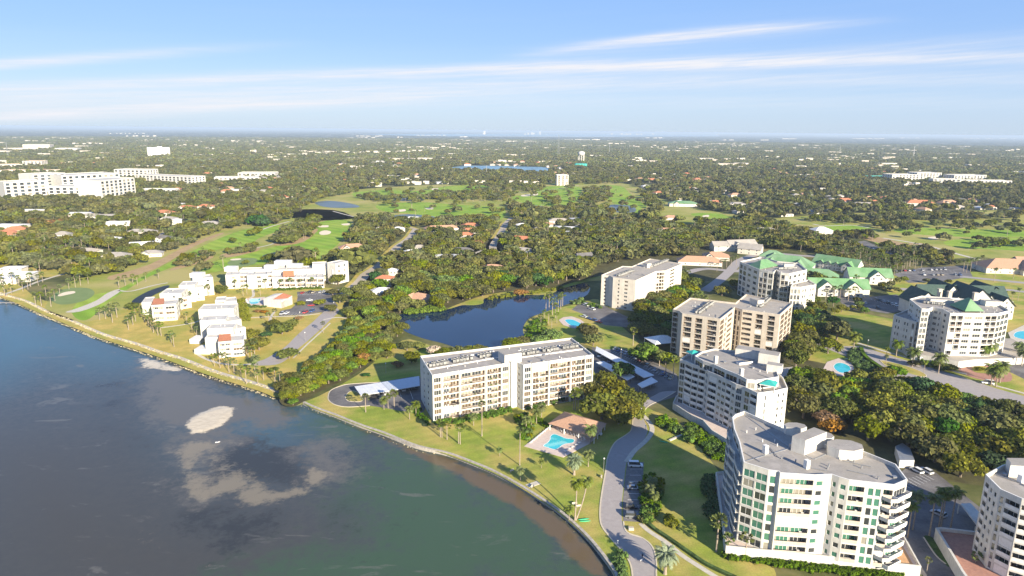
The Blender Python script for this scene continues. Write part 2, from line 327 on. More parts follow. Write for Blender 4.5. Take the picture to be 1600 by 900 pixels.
def inpoly(P, x, y):
    x = np.asarray(x); y = np.asarray(y); r = np.zeros(x.shape, bool); n = len(P)
    for i in range(n):
        x0, y0 = P[i]; x1, y1 = P[(i+1) % n]
        if y0 == y1: continue
        r ^= ((y0 > y) != (y1 > y)) & (x < (x1-x0)*(y-y0)/(y1-y0)+x0)
    return r
def sheet(name, px, z, m, sm=4, kind='structure', world=None, **k):
    P = world or GP(px)
    if sm: P = smooth_poly(P, sm)
    P = ccw(P); b = MB(); b.cap(P, z)
    o = b.build(name, [m]); tag(o, kind=kind, **k); return P
def ribbon(name, px, w, z, m, h=0.0, world=None, **k):
    P = smooth_poly(world or GP(px), 5, closed=False); b = MB(); L = []; Rr = []
    for i, p in enumerate(P):
        a, c = Vector(P[max(i-1, 0)]), Vector(P[min(i+1, len(P)-1)]); d = (c-a).normalized(); n = Vector((-d.y, d.x))*w/2
        L.append((p[0]+n.x, p[1]+n.y)); Rr.append((p[0]-n.x, p[1]-n.y))
    for i in range(len(P)-1):
        b.quad((*Rr[i], z+h), (*Rr[i+1], z+h), (*L[i+1], z+h), (*L[i], z+h))
        if h:
            b.quad((*Rr[i], z-.02), (*Rr[i+1], z-.02), (*Rr[i+1], z+h), (*Rr[i], z+h)); b.quad((*L[i+1], z-.02), (*L[i], z-.02), (*L[i], z+h), (*L[i+1], z+h))
    o = b.build(name, [m]); tag(o, **(k or dict(kind='structure'))); return o

# ---------------------------------------------------------------- land, bay, ponds
SHORE_PX = [(-60, 446), (0, 465), (32, 475), (62, 490), (100, 505), (150, 527), (200, 542), (237, 555), (275, 567), (325, 587), (375, 602), (405, 612), (432, 622), (444, 630), (462, 634), (475, 632), (495, 641), (525, 652), (562, 667), (600, 680), (650, 700), (700, 712), (740, 727), (771, 740), (808, 760), (840, 780), (874, 803), (902, 827), (927, 853), (951, 884), (961, 900), (985, 950)]
ZW = -1.1
shore = smooth_poly(GP(SHORE_PX, ZW), 3, closed=False)
A0 = math.atan2(3000*.55, -3000*.83)
pre = [(-2490, 1660), (-1500, 1000), (-900, 700), (-600, 600)]
post = [(45, 110), (90, 30), (120, -200), (160, -900), (200, -2990)]
a1 = math.atan2(-2990, 200); a0 = math.atan2(1660, -2490)
arc = []
k = 40
for i in range(1, k): 
    a = a1+(a0-a1)*i/k; arc.append((2993*math.cos(a), 2993*math.sin(a)))
land = ccw(pre+shore+post+arc)
b = MB(); b.cap(land, 0)
line = pre+shore+post
for p, q in zip(line, line[1:]): b.quad((*p, ZW-1.5), (*q, ZW-1.5), (*q, 0), (*p, 0))
# outer rings to the horizon
rad = [2993, 4200, 6000, 9000, 14000, 22000, 36000, 60000, 100000, 150000]
angs = [a1+(a0-a1)*i/k for i in range(k+1)]
for r0, r1 in zip(rad, rad[1:]):
    for p, q in zip(angs, angs[1:]):
        b.quad((r0*math.cos(p), r0*math.sin(p), 0), (r1*math.cos(p), r1*math.sin(p), 0), (r1*math.cos(q), r1*math.sin(q), 0), (r0*math.cos(q), r0*math.sin(q), 0))
tag(b.build('ground', ['ground']), kind='structure')
LAND = land

# bay: near water with its bed showing as patches, far water around it
def baymat():
    m = bpy.data.materials.new('bay_water'); m.use_nodes = True; t = m.node_tree; b = t.nodes['Principled BSDF']
    b.inputs['Roughness'].default_value = .12; b.inputs['IOR'].default_value = 1.33; b.inputs['Specular IOR Level'].default_value = .34
    ge = N(t, 'ShaderNodeNewGeometry'); pos = ge.outputs['Position']
    at = N(t, 'ShaderNodeAttribute', attribute_name='bed'); sp = N(t, 'ShaderNodeSeparateColor'); lk(t, at.outputs['Color'], sp.inputs[0])
    a2 = N(t, 'ShaderNodeAttribute', attribute_name='bed2'); s2 = N(t, 'ShaderNodeSeparateColor'); lk(t, a2.outputs['Color'], s2.inputs[0])
    n1 = N(t, 'ShaderNodeTexNoise', i_Scale=.05, i_Detail=7, i_Roughness=.68); lk(t, pos, n1.inputs['Vector'])
    n2 = N(t, 'ShaderNodeTexNoise', i_Scale=.35, i_Detail=6, i_Roughness=.75); lk(t, pos, n2.inputs['Vector'])
    nn = math_(t, 'ADD', math_(t, 'MULTIPLY', n1.outputs['Fac'], .6), math_(t, 'MULTIPLY', n2.outputs['Fac'], .4))
    def mixc(fac, a, col):
        x = N(t, 'ShaderNodeMix', data_type='RGBA'); lk(t, fac, x.inputs[0]) if not isinstance(fac, float) else None
        if isinstance(a, tuple): x.inputs[6].default_value = (*a, 1)
        else: lk(t, a, x.inputs[6])
        x.inputs[7].default_value = (*col, 1); return x.outputs[2]
    def edge(mask, k=.9, lo=.30, hi=.70):
        v = math_(t, 'ADD', mask, math_(t, 'MULTIPLY', math_(t, 'SUBTRACT', nn, .5), k*2.6))
        r = N(t, 'ShaderNodeMapRange', interpolation_type='SMOOTHSTEP', i_1=lo, i_2=hi); lk(t, v, r.inputs[0]); return r.outputs[0]
    base = (.050, .062, .070)
    r0 = N(t, 'ShaderNodeMapRange', i_1=.42, i_2=.6); lk(t, n2.outputs['Fac'], r0.inputs[0])
    c = mixc(r0.outputs[0], base, (.072, .078, .080))
    c = mixc(s2.outputs[0], c, (.050, .118, .160))          # blue, upper left
    c = mixc(s2.outputs[1], c, (.064, .062, .056))          # brown grey sea grass
    c = mixc(edge(sp.outputs[1], .7, .3, .8), c, (.050, .088, .052))   # green, near the wall
    c = mixc(edge(sp.outputs[2], 1.0), c, (.038, .041, .042))  # dark sea grass beds
    c = mixc(edge(s2.outputs[2], .8, .3, .75), c, (.118, .112, .100))  # pale grey shallows
    # scattered pale flecks
    n3 = N(t, 'ShaderNodeTexNoise', i_Scale=.045, i_Detail=8, i_Roughness=.62, i_Distortion=.6); 
    mp = N(t, 'ShaderNodeMapping'); mp.inputs['Scale'].default_value = (1, 2.4, 1); mp.inputs['Rotation'].default_value = (0, 0, .5); lk(t, pos, mp.inputs[0]); lk(t, mp.outputs[0], n3.inputs['Vector'])
    fl = N(t, 'ShaderNodeMapRange', interpolation_type='SMOOTHSTEP', i_1=.60, i_2=.69); lk(t, n3.outputs['Fac'], fl.inputs[0])
    c = mixc(math_(t, 'MULTIPLY', fl.outputs[0], .55), c, (.15, .145, .13))
    c = mixc(math_(t, 'MULTIPLY', edge(sp.outputs[0], 1.0, .30, .72), .75), c, (.25, .212, .150))        # sand
    at3 = N(t, 'ShaderNodeAttribute', attribute_name='bed3'); s3 = N(t, 'ShaderNodeSeparateColor'); lk(t, at3.outputs['Color'], s3.inputs[0])
    c = mixc(edge(s3.outputs[0], .7, .4, .75), c, (.125, .092, .055))        # brown shelf along the wall
    n8 = N(t, 'ShaderNodeTexNoise', i_Scale=.35, i_Detail=5, i_Roughness=.6); lk(t, mp.outputs[0], n8.inputs['Vector']); r8 = N(t, 'ShaderNodeMapRange', i_1=.2, i_2=.62); lk(t, n8.outputs['Fac'], r8.inputs[0]); bc = mixc(r8.outputs[0], (.46, .38, .27), (.64, .55, .40))
    xx = N(t, 'ShaderNodeMix', data_type='RGBA'); lk(t, edge(s3.outputs[1], .9, .35, .65), xx.inputs[0]); lk(t, c, xx.inputs[6]); lk(t, bc, xx.inputs[7]); c = xx.outputs[2]           # exposed bar
    lk(t, c, b.inputs['Base Color'])
    w = N(t, 'ShaderNodeTexNoise', i_Scale=.9, i_Detail=5, i_Roughness=.6); lk(t, pos, w.inputs['Vector'])
    bm = N(t, 'ShaderNodeBump', i_Strength=.14, i_Distance=.25); lk(t, w.outputs['Fac'], bm.inputs['Height']); lk(t, bm.outputs[0], b.inputs['Normal'])
    return m
M['bay'] = baymat()
def softmask(X, Y, P, soft):
    P = smooth_poly(P, 4); ins = inpoly(P, X, Y); d = np.full(X.shape, 1e9)
    for i in range(len(P)):
        ax, ay = P[i]; bx, by = P[(i+1) % len(P)]; dx, dy = bx-ax, by-ay; L = dx*dx+dy*dy+1e-9
        t = np.clip(((X-ax)*dx+(Y-ay)*dy)/L, 0, 1); d = np.minimum(d, np.hypot(X-ax-t*dx, Y-ay-t*dy))
    s = np.where(ins, d, -d); return np.clip(.5+s/(2*soft), 0, 1)
xs = np.arange(-480, 80, 2.2); ys = np.arange(90, 620, 2.2); XX, YY = np.meshgrid(xs, ys); X = XX.ravel(); Y = YY.ravel()
def MX(lst, soft): 
    r = np.zeros(X.shape)
    for px in lst: r = np.maximum(r, softmask(X, Y, GP(px, ZW), soft))
    return r
sandm = MX([[(286, 700), (300, 690), (322, 690), (330, 698), (312, 712), (306, 730), (312, 750), (326, 772), (306, 774), (290, 750), (283, 720)],
            [(366, 782), (372, 766), (392, 752), (412, 757), (432, 768), (462, 762), (480, 766), (462, 774), (425, 785), (385, 790)],
            [(482, 742), (492, 730), (506, 742), (492, 756)],
            [(330, 762), (350, 748), (372, 744), (392, 752), (372, 768), (345, 772)]], 5.0)
sandm = np.maximum(sandm, .36*MX([[(214, 846), (232, 842), (244, 856), (230, 872), (212, 862)], [(300, 690), (345, 690), (392, 720), (480, 766), (440, 785), (360, 780), (310, 760)]], 9))
shallow = MX([[(222, 566), (300, 590), (400, 622), (470, 648), (430, 668), (380, 664), (340, 700), (290, 700), (275, 680), (230, 660), (225, 620)],
              [(282, 690), (345, 680), (372, 690), (330, 720), (330, 775), (300, 775), (283, 740)], [(470, 700), (520, 690), (540, 720), (515, 750), (480, 745)]], 18)
darkm = MX([[(330, 720), (350, 696), (390, 690), (450, 700), (488, 722), (490, 745), (460, 756), (400, 750), (360, 742), (325, 758), (318, 740)],
            [(300, 800), (400, 800), (420, 840), (330, 850)]], 16)
darkm = np.maximum(darkm, .5*MX([[(500, 770), (600, 780), (560, 850), (480, 830)], [(140, 600), (220, 575), (232, 640), (260, 690), (150, 690)]], 20))
greenm = MX([[(480, 640), (560, 668), (660, 705), (760, 742), (850, 800), (930, 870), (960, 930), (560, 960), (500, 880), (560, 830), (520, 780), (580, 730), (540, 690), (460, 668)],
             [(360, 930), (420, 860), (520, 850), (620, 860), (700, 960), (360, 960)]], 34)
bluem = MX([[(-80, 460), (20, 470), (130, 515), (230, 560), (150, 570), (70, 560), (-80, 600)], [(360, 640), (440, 632), (470, 640), (450, 670), (380, 690), (345, 668)]], 38)
brownm = MX([[(-100, 700), (60, 660), (200, 680), (330, 790), (480, 800), (560, 850), (420, 960), (-100, 960)]], 40)
shelf = MX([[(560, 668), (600, 682), (650, 702), (700, 716), (740, 730), (808, 764), (874, 808), (927, 860), (955, 905), (900, 880), (850, 830), (800, 790), (740, 760), (690, 730), (620, 700)]], 3.5)
bar = MX([[(289, 664), (300, 652), (325, 641), (348, 636), (362, 641), (360, 651), (345, 666), (322, 675), (300, 677), (292, 671)]], 3.0)
bar = np.maximum(bar, .62*MX([[(221, 560), (237, 561), (262, 568), (284, 576), (276, 581), (240, 578), (220, 572)]], 2))
me = bpy.data.meshes.new('bay'); ny, nx = XX.shape
idx = np.arange(nx*ny).reshape(ny, nx); fc = np.stack([idx[:-1, :-1], idx[:-1, 1:], idx[1:, 1:], idx[1:, :-1]], -1).reshape(-1, 4)
zz = np.full(X.shape, ZW)+np.clip((bar-.45)*.5, 0, .22)
me.from_pydata(np.stack([X, Y, zz], 1).tolist(), [], fc.tolist()); me.materials.append(M['bay'])
for nm, (r_, g_, b_) in (('bed', (sandm, greenm, darkm)), ('bed2', (bluem, brownm, shallow)), ('bed3', (shelf, bar, bar*0))):
    ca = me.color_attributes.new(nm, 'FLOAT_COLOR', 'POINT'); ca.data.foreach_set('color', np.stack([r_, g_, b_, np.ones_like(r_)], 1).ravel())
tag(link('bay', me), kind='structure')
b = MB(); x0, x1, y0, y1 = xs[0], xs[-1], ys[0], ys[-1]; O = 150000
for q in (((-O, -O), (O, -O), (O, y0), (-O, y0)), ((-O, y0), (x0, y0), (x0, y1), (-O, y1)), ((-O, y1), (x0, y1), (x0, O), (-O, O)), ((x1, y0), (O, y0), (O, y1), (x1, y1)), ((x0, y1), (x1, y1), (x1, O), (x0, O)), ((x1, y1), (O, y1), (O, O), (x1, O))):
    b.quad(*[(*p, ZW) for p in q])
tag(b.build('outer_bay', ['bay']), kind='structure')

EXCL = []      # polygons kept free of scattered trees
def open_(P): EXCL.append(P); return P
POND = sheet('pond', [(622, 497), (626, 491), (650, 488), (680, 487), (705, 482), (722, 477), (740, 477), (755, 474), (757, 467), (780, 464), (812, 461), (857, 460), (875, 452), (900, 445), (916, 443), (922, 450), (918, 460), (908, 466), (898, 471), (882, 477), (862, 484), (845, 490), (827, 497), (817, 512), (818, 526), (800, 541), (765, 548), (725, 546), (690, 536), (665, 530), (645, 523), (632, 517), (624, 506)], .05, 'pond'); open_(POND)
# ---------------------------------------------------------------- lawns, golf course, roads
FAROPEN = []
def lawn(name, px, m='lawn', z=.015, opn=False):
    P = sheet(name, px, z, m, 3); 
    if opn: FAROPEN.append(P)
lawn('lawn', [(-60, 446), (0, 464), (62, 489), (150, 526), (237, 554), (325, 586), (405, 611), (433, 621), (452, 606), (500, 560), (560, 510), (560, 470), (520, 450), (430, 448), (300, 440), (160, 470), (70, 470), (20, 440), (-60, 420)], 'dry', opn=False)
lawn('lawn', [(476, 631), (525, 651), (600, 679), (700, 711), (771, 739), (808, 759), (840, 779), (874, 802), (902, 826), (927, 852), (951, 883), (966, 910), (1000, 960), (1200, 960), (1200, 860), (1140, 760), (1060, 660), (1000, 630), (930, 560), (860, 520), (800, 535), (700, 545), (640, 530), (610, 545), (560, 585), (500, 618)], 'lawn')
lawn('lawn', [(818, 512), (830, 497), (860, 485), (905, 474), (935, 468), (960, 500), (1000, 540), (940, 545), (880, 530), (822, 540)], 'lawn', .03)
lawn('lawn', [(1190, 470), (1280, 480), (1400, 500), (1600, 560), (1640, 640), (1600, 700), (1300, 620), (1200, 560)], 'lawn', .01)
lawn('lawn', [(1400, 430), (1640, 430), (1640, 520), (1500, 500), (1400, 470)], 'lawn', .008)
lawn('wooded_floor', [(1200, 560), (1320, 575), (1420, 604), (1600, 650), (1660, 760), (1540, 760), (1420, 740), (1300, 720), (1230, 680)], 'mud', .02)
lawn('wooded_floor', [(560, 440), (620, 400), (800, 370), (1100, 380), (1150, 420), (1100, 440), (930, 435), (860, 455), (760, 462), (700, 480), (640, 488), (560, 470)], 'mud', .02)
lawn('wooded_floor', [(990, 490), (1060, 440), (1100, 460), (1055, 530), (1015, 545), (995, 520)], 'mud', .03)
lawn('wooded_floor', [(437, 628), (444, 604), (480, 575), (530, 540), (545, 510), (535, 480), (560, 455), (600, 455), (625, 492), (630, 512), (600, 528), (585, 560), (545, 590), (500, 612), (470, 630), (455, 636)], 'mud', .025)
lawn('reed_bank', [(700, 482), (722, 473), (755, 462), (800, 455), (860, 452), (900, 440), (945, 430), (948, 437), (912, 441), (875, 454), (857, 462), (812, 463), (780, 466), (757, 470), (755, 476), (722, 479), (705, 485)], 'lawn', .04)
lawn('lawn', [(-40, 395), (60, 392), (120, 400), (200, 395), (180, 410), (90, 432), (20, 430), (-40, 420)], 'dry', .02)
# golf course
lawn('golf_rough', [(70, 480), (110, 440), (170, 425), (260, 390), (350, 355), (430, 330), (520, 328), (560, 345), (560, 380), (530, 405), (480, 425), (340, 440), (300, 440), (240, 462), (200, 478), (150, 500), (110, 500)], 'rough', .03, opn=True)
lawn('golf_rough', [(420, 330), (470, 308), (560, 296), (700, 288), (860, 286), (975, 286), (1030, 310), (1100, 328), (1150, 335), (1150, 352), (1080, 350), (980, 338), (900, 345), (800, 345), (700, 350), (600, 338), (500, 345)], 'rough', .03, opn=True)
lawn('golf_rough', [(1180, 345), (1280, 336), (1400, 332), (1640, 332), (1640, 412), (1540, 402), (1460, 402), (1380, 375), (1290, 362), (1200, 358)], 'rough', .03, opn=True)
for px in ([(112, 486), (125, 470), (150, 460), (185, 452), (230, 428), (290, 398), (330, 378), (372, 362), (425, 350), (440, 358), (405, 372), (390, 382), (330, 392), (300, 405), (262, 420), (230, 434), (190, 458), (165, 476), (140, 498), (122, 499)],
           [(300, 430), (330, 410), (380, 398), (430, 385), (470, 372), (500, 347), (546, 345), (543, 365), (515, 393), (492, 408), (460, 416), (430, 412), (380, 416), (340, 424)],
           [(553, 301), (600, 297), (660, 298), (700, 291), (760, 290), (756, 300), (700, 306), (620, 310), (560, 308)],
           [(590, 320), (650, 316), (720, 320), (785, 325), (780, 344), (720, 346), (650, 335), (600, 330)],
           [(800, 308), (830, 302), (850, 292), (905, 292), (900, 315), (865, 322), (820, 318)],
           [(938, 290), (970, 291), (985, 303), (1005, 318), (1030, 338), (1005, 337), (965, 320), (945, 308)],
           [(1080, 334), (1120, 333), (1148, 343), (1140, 350), (1100, 343)], [(1275, 356), (1310, 351), (1360, 355), (1340, 362), (1290, 360)],
           [(1400, 357), (1480, 357), (1620, 362), (1620, 370), (1500, 370), (1410, 364)], [(1365, 378), (1395, 374), (1430, 386), (1400, 388)], [(1480, 376), (1560, 372), (1630, 374), (1630, 392), (1560, 390), (1490, 386)]):
    sheet('fairway', px, .06, 'fairway', 4)
sheet('putting_green', [(78, 466), (100, 452), (135, 450), (148, 458), (132, 470), (96, 476)], .08, 'green', 4)
sheet('putting_green', [(355, 411), (372, 404), (400, 404), (398, 412), (372, 417)], .08, 'green', 4)
sheet('putting_green', [(445, 352), (470, 346), (492, 350), (470, 358)], .08, 'green', 4)
for px in ([(90, 462), (100, 457), (115, 455), (117, 458), (104, 461), (94, 463)], [(361, 405), (375, 404), (376, 406), (362, 407)], [(499, 363), (508, 360), (517, 362), (514, 366), (502, 367)], [(498, 353), (512, 352), (512, 355), (499, 355)], [(534, 350), (546, 349), (545, 352), (536, 352)], [(615, 329), (632, 327), (633, 330), (618, 331)], [(665, 325), (676, 324), (676, 327), (667, 327)], [(815, 305), (838, 302), (839, 305), (818, 307)], [(675, 295), (684, 294), (684, 296), (676, 297)], [(1098, 337), (1107, 336), (1107, 339), (1099, 339)], [(1450, 371), (1463, 370), (1466, 373), (1455, 374)]):
    o = sheet('sand_bunker', px, .12, 'sand', 4)
sheet('straw_ground', [(170, 432), (232, 414), (300, 380), (345, 364), (346, 367), (304, 385), (245, 419), (185, 437)], .07, 'straw', 3)
sheet('straw_ground', [(268, 420), (300, 408), (330, 400), (332, 403), (310, 412), (272, 422)], .09, 'straw', 3)
sheet('straw_ground', [(345, 398), (400, 386), (402, 392), (360, 402)], .09, 'straw', 3); sheet('straw_ground', [(428, 380), (470, 372), (492, 358), (496, 361), (474, 378), (440, 384)], .09, 'straw', 3)
sheet('straw_ground', [(1420, 380), (1450, 382), (1480, 398), (1475, 408), (1440, 398)], .09, 'straw', 3); sheet('straw_ground', [(1345, 372), (1370, 370), (1480, 396), (1478, 400), (1400, 386)], .08, 'straw', 3)
for px, m in (([(492, 317), (508, 314), (530, 315), (556, 320), (560, 324), (530, 325), (505, 323)], 'pondg'), ([(616, 337), (640, 335), (676, 338), (676, 343), (640, 345), (622, 343)], 'pondg'), ([(612, 309), (640, 307), (662, 310), (658, 314), (625, 314)], 'pondg'), ([(798, 320), (820, 319), (850, 323), (850, 328), (815, 328)], 'pondg'), ([(948, 321), (970, 320), (990, 323), (992, 331), (965, 332), (954, 327)], 'pondg'), ([(410, 400), (430, 394), (448, 393), (464, 398), (460, 404), (440, 407), (418, 406)], 'ponddark'), ([(206, 471), (222, 460), (240, 452), (262, 446), (263, 450), (243, 460), (226, 470), (213, 476)], 'ponddark')):
    open_(sheet('golf_pond', px, .14, m, 4))
open_(sheet('lake', [(702, 264), (730, 259), (800, 260), (855, 262), (853, 271), (800, 270), (750, 269)], .3, 'bayfar', 4))
sheet('lake', [(703, 258.5), (708, 254.5), (725, 255), (728, 258.5)], .3, 'bayfar', 3)
sheet('far_bay', [(560, 210.2), (700, 209.2), (900, 208.8), (1120, 210.4), (1125, 213.2), (1000, 213.6), (900, 214.6), (700, 213.2), (620, 211.8)], 2.5, 'bayfar', 0)
sheet('causeway', [(750, 212.9), (960, 214.0), (960, 214.4), (750, 213.3)], 4.0, 'concrete', 0)

# roads
RD = sheet('road', [(1035, 612), (1022, 618), (1008, 626), (1000, 636), (989, 648), (987, 670), (979, 679), (961, 691.5), (950, 713), (946, 738), (941, 766), (937.5, 794), (939, 819), (951.5, 838), (970, 859.5), (985.7, 884), (990, 930), (1030, 930), (1025.5, 900), (1025.5, 878), (1020, 856), (1004, 841), (979.5, 831.5), (971.7, 813), (971.7, 785), (975, 754), (979, 722.6), (989, 704), (1004, 690), (1012, 673), (1006, 655), (1005, 645), (1014, 634), (1035, 624), (1056, 612)], .03, 'road', 3); open_(RD)
open_(sheet('parking_bay', [(980, 722), (1006, 722), (1001, 816), (974, 814), (973, 785), (976, 754)], .05, 'parking', 0))
ribbon('kerb', [(989, 648), (987, 670), (979, 679), (961, 691.5), (950, 713), (946, 738), (941, 766), (937.5, 794), (939, 819), (951.5, 838), (970, 859.5), (985.7, 884), (990, 930)], .45, .03, 'kerb', .12)
ribbon('kerb', [(974, 815), (979.5, 831.5), (1004, 841), (1020, 856), (1025.5, 878), (1025.5, 900), (1030, 930)], .45, .03, 'kerb', .12)
ribbon('sidewalk', [(1004, 648), (1017, 664), (1018, 676), (1008, 690), (992, 704), (983, 716), (979, 722)], 2.0, .04, 'concrete', .10)
ribbon('sidewalk', [(1001, 818), (1014, 830), (1040, 847), (1066, 868), (1100, 890), (1140, 915)], 1.7, .04, 'concrete', .04)
LOT_E = sheet('parking_lot', [(925, 532), (945, 540), (985, 545), (1010, 558), (1058, 585), (1062, 618), (1035, 626), (1005, 640), (985, 634), (1000, 615), (960, 595), (932, 590), (925, 570)], .02, 'asphalt', 0); open_(LOT_E)
ribbon('kerb', [(1056, 612), (1035, 624), (1014, 634), (1004, 646)], .4, .03, 'kerb', .12)
LOOP = sheet('parking_lot', [(517, 610), (530, 604), (548, 600), (600, 596), (660, 590), (664, 640), (640, 644), (578, 634), (545, 636), (525, 633), (514, 626), (513, 618)], .03, 'asphalt', 3); open_(LOOP)
ribbon('kerb', [(600, 597), (548, 600), (530, 604), (517, 610), (513, 618), (514, 626), (525, 633), (545, 636), (578, 634)], .4, .03, 'kerb', .12)
sheet('lawn_island', [(539, 620), (545, 613), (553, 611), (562, 616), (566, 626), (556, 628), (543, 626)], .10, 'lawn', 4); ribbon('kerb', [(539, 620), (545, 613), (553, 611), (562, 616), (566, 626), (556, 628), (543, 626), (539, 620)], .35, .04, 'kerb', .1)
LOT_W = sheet('parking_lot', [(464, 456), (535, 453), (540, 462), (522, 470), (528, 478), (520, 490), (500, 488), (483, 491), (435, 494), (438, 486), (455, 482), (463, 475), (465, 464)], .03, 'asphalt', 0); open_(LOT_W)
RW = sheet('road', [(520, 480), (530, 486), (516, 500), (495, 520), (478, 535), (462, 548), (448, 562), (430, 570), (400, 571), (392, 568), (412, 562), (430, 552), (448, 540), (466, 522), (490, 502), (505, 488)], .04, 'road', 3); open_(RW)
ribbon('footpath', [(458, 560), (478, 540), (500, 520), (516, 505)], 1.0, .05, 'concrete', .03); ribbon('footpath', [(392, 569), (370, 570), (345, 568), (320, 560), (304, 550)], 1.8, .05, 'concrete', .03)
ribbon('footpath', [(505, 500), (525, 496), (545, 498), (560, 504)], 1.6, .05, 'concrete', .03); ribbon('footpath', [(252, 512), (275, 509), (300, 505), (315, 500)], 1.6, .05, 'concrete', .03)
ribbon('footpath', [(383, 497), (420, 495), (460, 494), (500, 490)], 1.4, .05, 'concrete', .03); ribbon('footpath', [(395, 452), (396, 462), (390, 466)], 2, .05, 'concrete', .03)
ribbon('footpath', [(421, 505), (424, 494), (430, 486)], 1.5, .06, 'concrete', .03)
# cart paths and the far streets
sheet('cart_path', [(102, 488), (120, 482), (150, 470), (168, 458), (185, 452), (187, 456), (172, 466), (155, 476), (125, 487)], .1, 'concrete', 3)
ribbon('cart_path', [(185, 454), (205, 455), (240, 446), (262, 442)], 2.4, .1, 'concrete'); ribbon('cart_path', [(0, 462), (30, 452), (60, 440), (100, 428)], 3, .1, 'concrete'); ribbon('cart_path', [(398, 388), (420, 383), (432, 379)], 2.5, .1, 'concrete'); ribbon('cart_path', [(400, 362), (430, 352), (452, 346)], 3, .1, 'concrete'); ribbon('cart_path', [(1270, 350), (1290, 353), (1330, 352), (1358, 356)], 4, .12, 'concrete'); ribbon('cart_path', [(770, 300), (800, 302), (850, 298), (905, 290)], 3, .12, 'concrete'); ribbon('cart_path', [(520, 330), (560, 340), (600, 343), (640, 350)], 3, .12, 'concrete')
for px, w in (([(545, 455), (562, 440), (572, 428), (588, 418), (606, 402), (622, 385), (640, 372), (650, 358)], 9), ([(650, 358), (632, 352), (620, 340)], 5), ([(778, 402), (770, 385), (782, 365), (790, 350), (800, 340)], 8), ([(548, 462), (530, 452)], 7), ([(0, 404), (40, 400), (90, 395), (150, 400), (175, 398)], 7), ([(236, 372), (290, 352), (330, 342), (400, 330)], 7)):
    ribbon('street_verge', px, w+7, .02, 'dry'); P = ribbon('street', px, w, .06, 'street'); 
    q = smooth_poly(GP(px), 3, closed=False)
    for a, c in zip(q, q[1:]):
        dx, dy = c[0]-a[0], c[1]-a[1]; L = math.hypot(dx, dy)+1e-6; nx_, ny_ = -dy/L*(w*.5+4), dx/L*(w*.5+4)
        open_([(a[0]+nx_, a[1]+ny_), (c[0]+nx_, c[1]+ny_), (c[0]-nx_, c[1]-ny_), (a[0]-nx_, a[1]-ny_)])
BLV = sheet('boulevard', [(1225, 500), (1262, 520), (1318, 541), (1345, 541), (1385, 554), (1425, 566), (1497, 587), (1560, 608), (1640, 630), (1640, 655), (1560, 640), (1500, 620), (1450, 607), (1415, 602), (1370, 580), (1322, 557), (1280, 540), (1225, 520)], .03, 'road', 0); open_(BLV)
sheet('median', [(1375, 563), (1400, 568), (1430, 577), (1447, 586), (1440, 589), (1415, 582), (1385, 572)], .12, 'lawn', 3)
ribbon('kerb', [(1375, 563), (1400, 568), (1430, 577), (1447, 586), (1440, 589), (1415, 582), (1385, 572), (1375, 563)], .4, .03, 'kerb', .14)
ribbon('sidewalk', [(1340, 536), (1375, 547), (1425, 561), (1494, 581), (1510, 584)], 2, .05, 'concrete', .05); ribbon('sidewalk', [(1322, 560), (1350, 572), (1380, 588)], 2, .05, 'concrete', .05)
ribbon('sidewalk', [(1545, 600), (1590, 612), (1640, 626)], 2, .05, 'concrete', .05)
open_(sheet('driveway', [(1495, 570), (1515, 565), (1540, 567), (1565, 574), (1580, 585), (1578, 596), (1550, 596), (1520, 590), (1502, 582)], .05, 'paver', 4))
sheet('flower_bed', [(1518, 576), (1530, 572), (1548, 576), (1556, 583), (1545, 584), (1525, 582)], .14, 'lawn', 4)
open_(sheet('driveway', [(1552, 565), (1600, 562), (1640, 575), (1640, 600), (1600, 592), (1575, 580)], .04, 'asphalt', 0))
for nm, px in (('parking_lot', [(1347, 465), (1400, 460), (1415, 466), (1412, 486), (1385, 490), (1352, 484)]), ('parking_lot', [(1300, 452), (1330, 463), (1340, 484), (1322, 484)]), ('parking_lot', [(1395, 428), (1440, 418), (1510, 415), (1520, 432), (1470, 440), (1420, 442)]), ('parking_lot', [(1335, 378), (1352, 376), (1400, 398), (1395, 404), (1350, 392)])):
    open_(sheet(nm, px, .03, 'asphalt', 0))
ribbon('street', [(1060, 430), (1100, 420), (1150, 424), (1165, 420)], 9, .05, 'road'); ribbon('street', [(1100, 455), (1115, 445), (1128, 435), (1140, 424), (1160, 405), (1200, 396), (1260, 400), (1300, 402)], 9, .06, 'road'); ribbon('street', [(1400, 452), (1440, 452), (1560, 452), (1640, 462)], 8, .06, 'road'); ribbon('street', [(1380, 372), (1440, 382), (1500, 398), (1530, 406)], 5, .1, 'concrete'); ribbon('street', [(1500, 432), (1560, 438), (1640, 446)], 9, .06, 'road')
open_(GP([(1095, 470), (1080, 440), (1130, 410), (1165, 398), (1180, 402), (1150, 440), (1110, 475)])); open_(GP([(1400, 445), (1640, 445), (1640, 470), (1560, 462), (1400, 458)])); open_(GP([(1490, 425), (1640, 435), (1640, 455), (1490, 440)]))
open_(sheet('parking_lot', [(910, 470), (945, 478), (1000, 505), (985, 512), (945, 508), (915, 492), (893, 484)], .05, 'asphalt', 0))
open_(sheet('parking_lot', [(1395, 748), (1425, 724), (1455, 733), (1500, 768), (1540, 800), (1520, 830), (1460, 830), (1450, 900), (1400, 890), (1400, 820), (1385, 790)], .06, 'asphalt', 0))
open_(sheet('driveway', [(1392, 790), (1440, 805), (1465, 840), (1500, 905), (1500, 960), (1455, 960), (1440, 890), (1400, 820)], .08, 'asphalt', 3))
ribbon('kerb', [(1443, 840), (1462, 868), (1478, 882)], .4, .08, 'kerb', .12); sheet('planting_bed', [(1443, 838), (1465, 845), (1497, 880), (1482, 886), (1464, 868)], .1, 'hedge', 3)
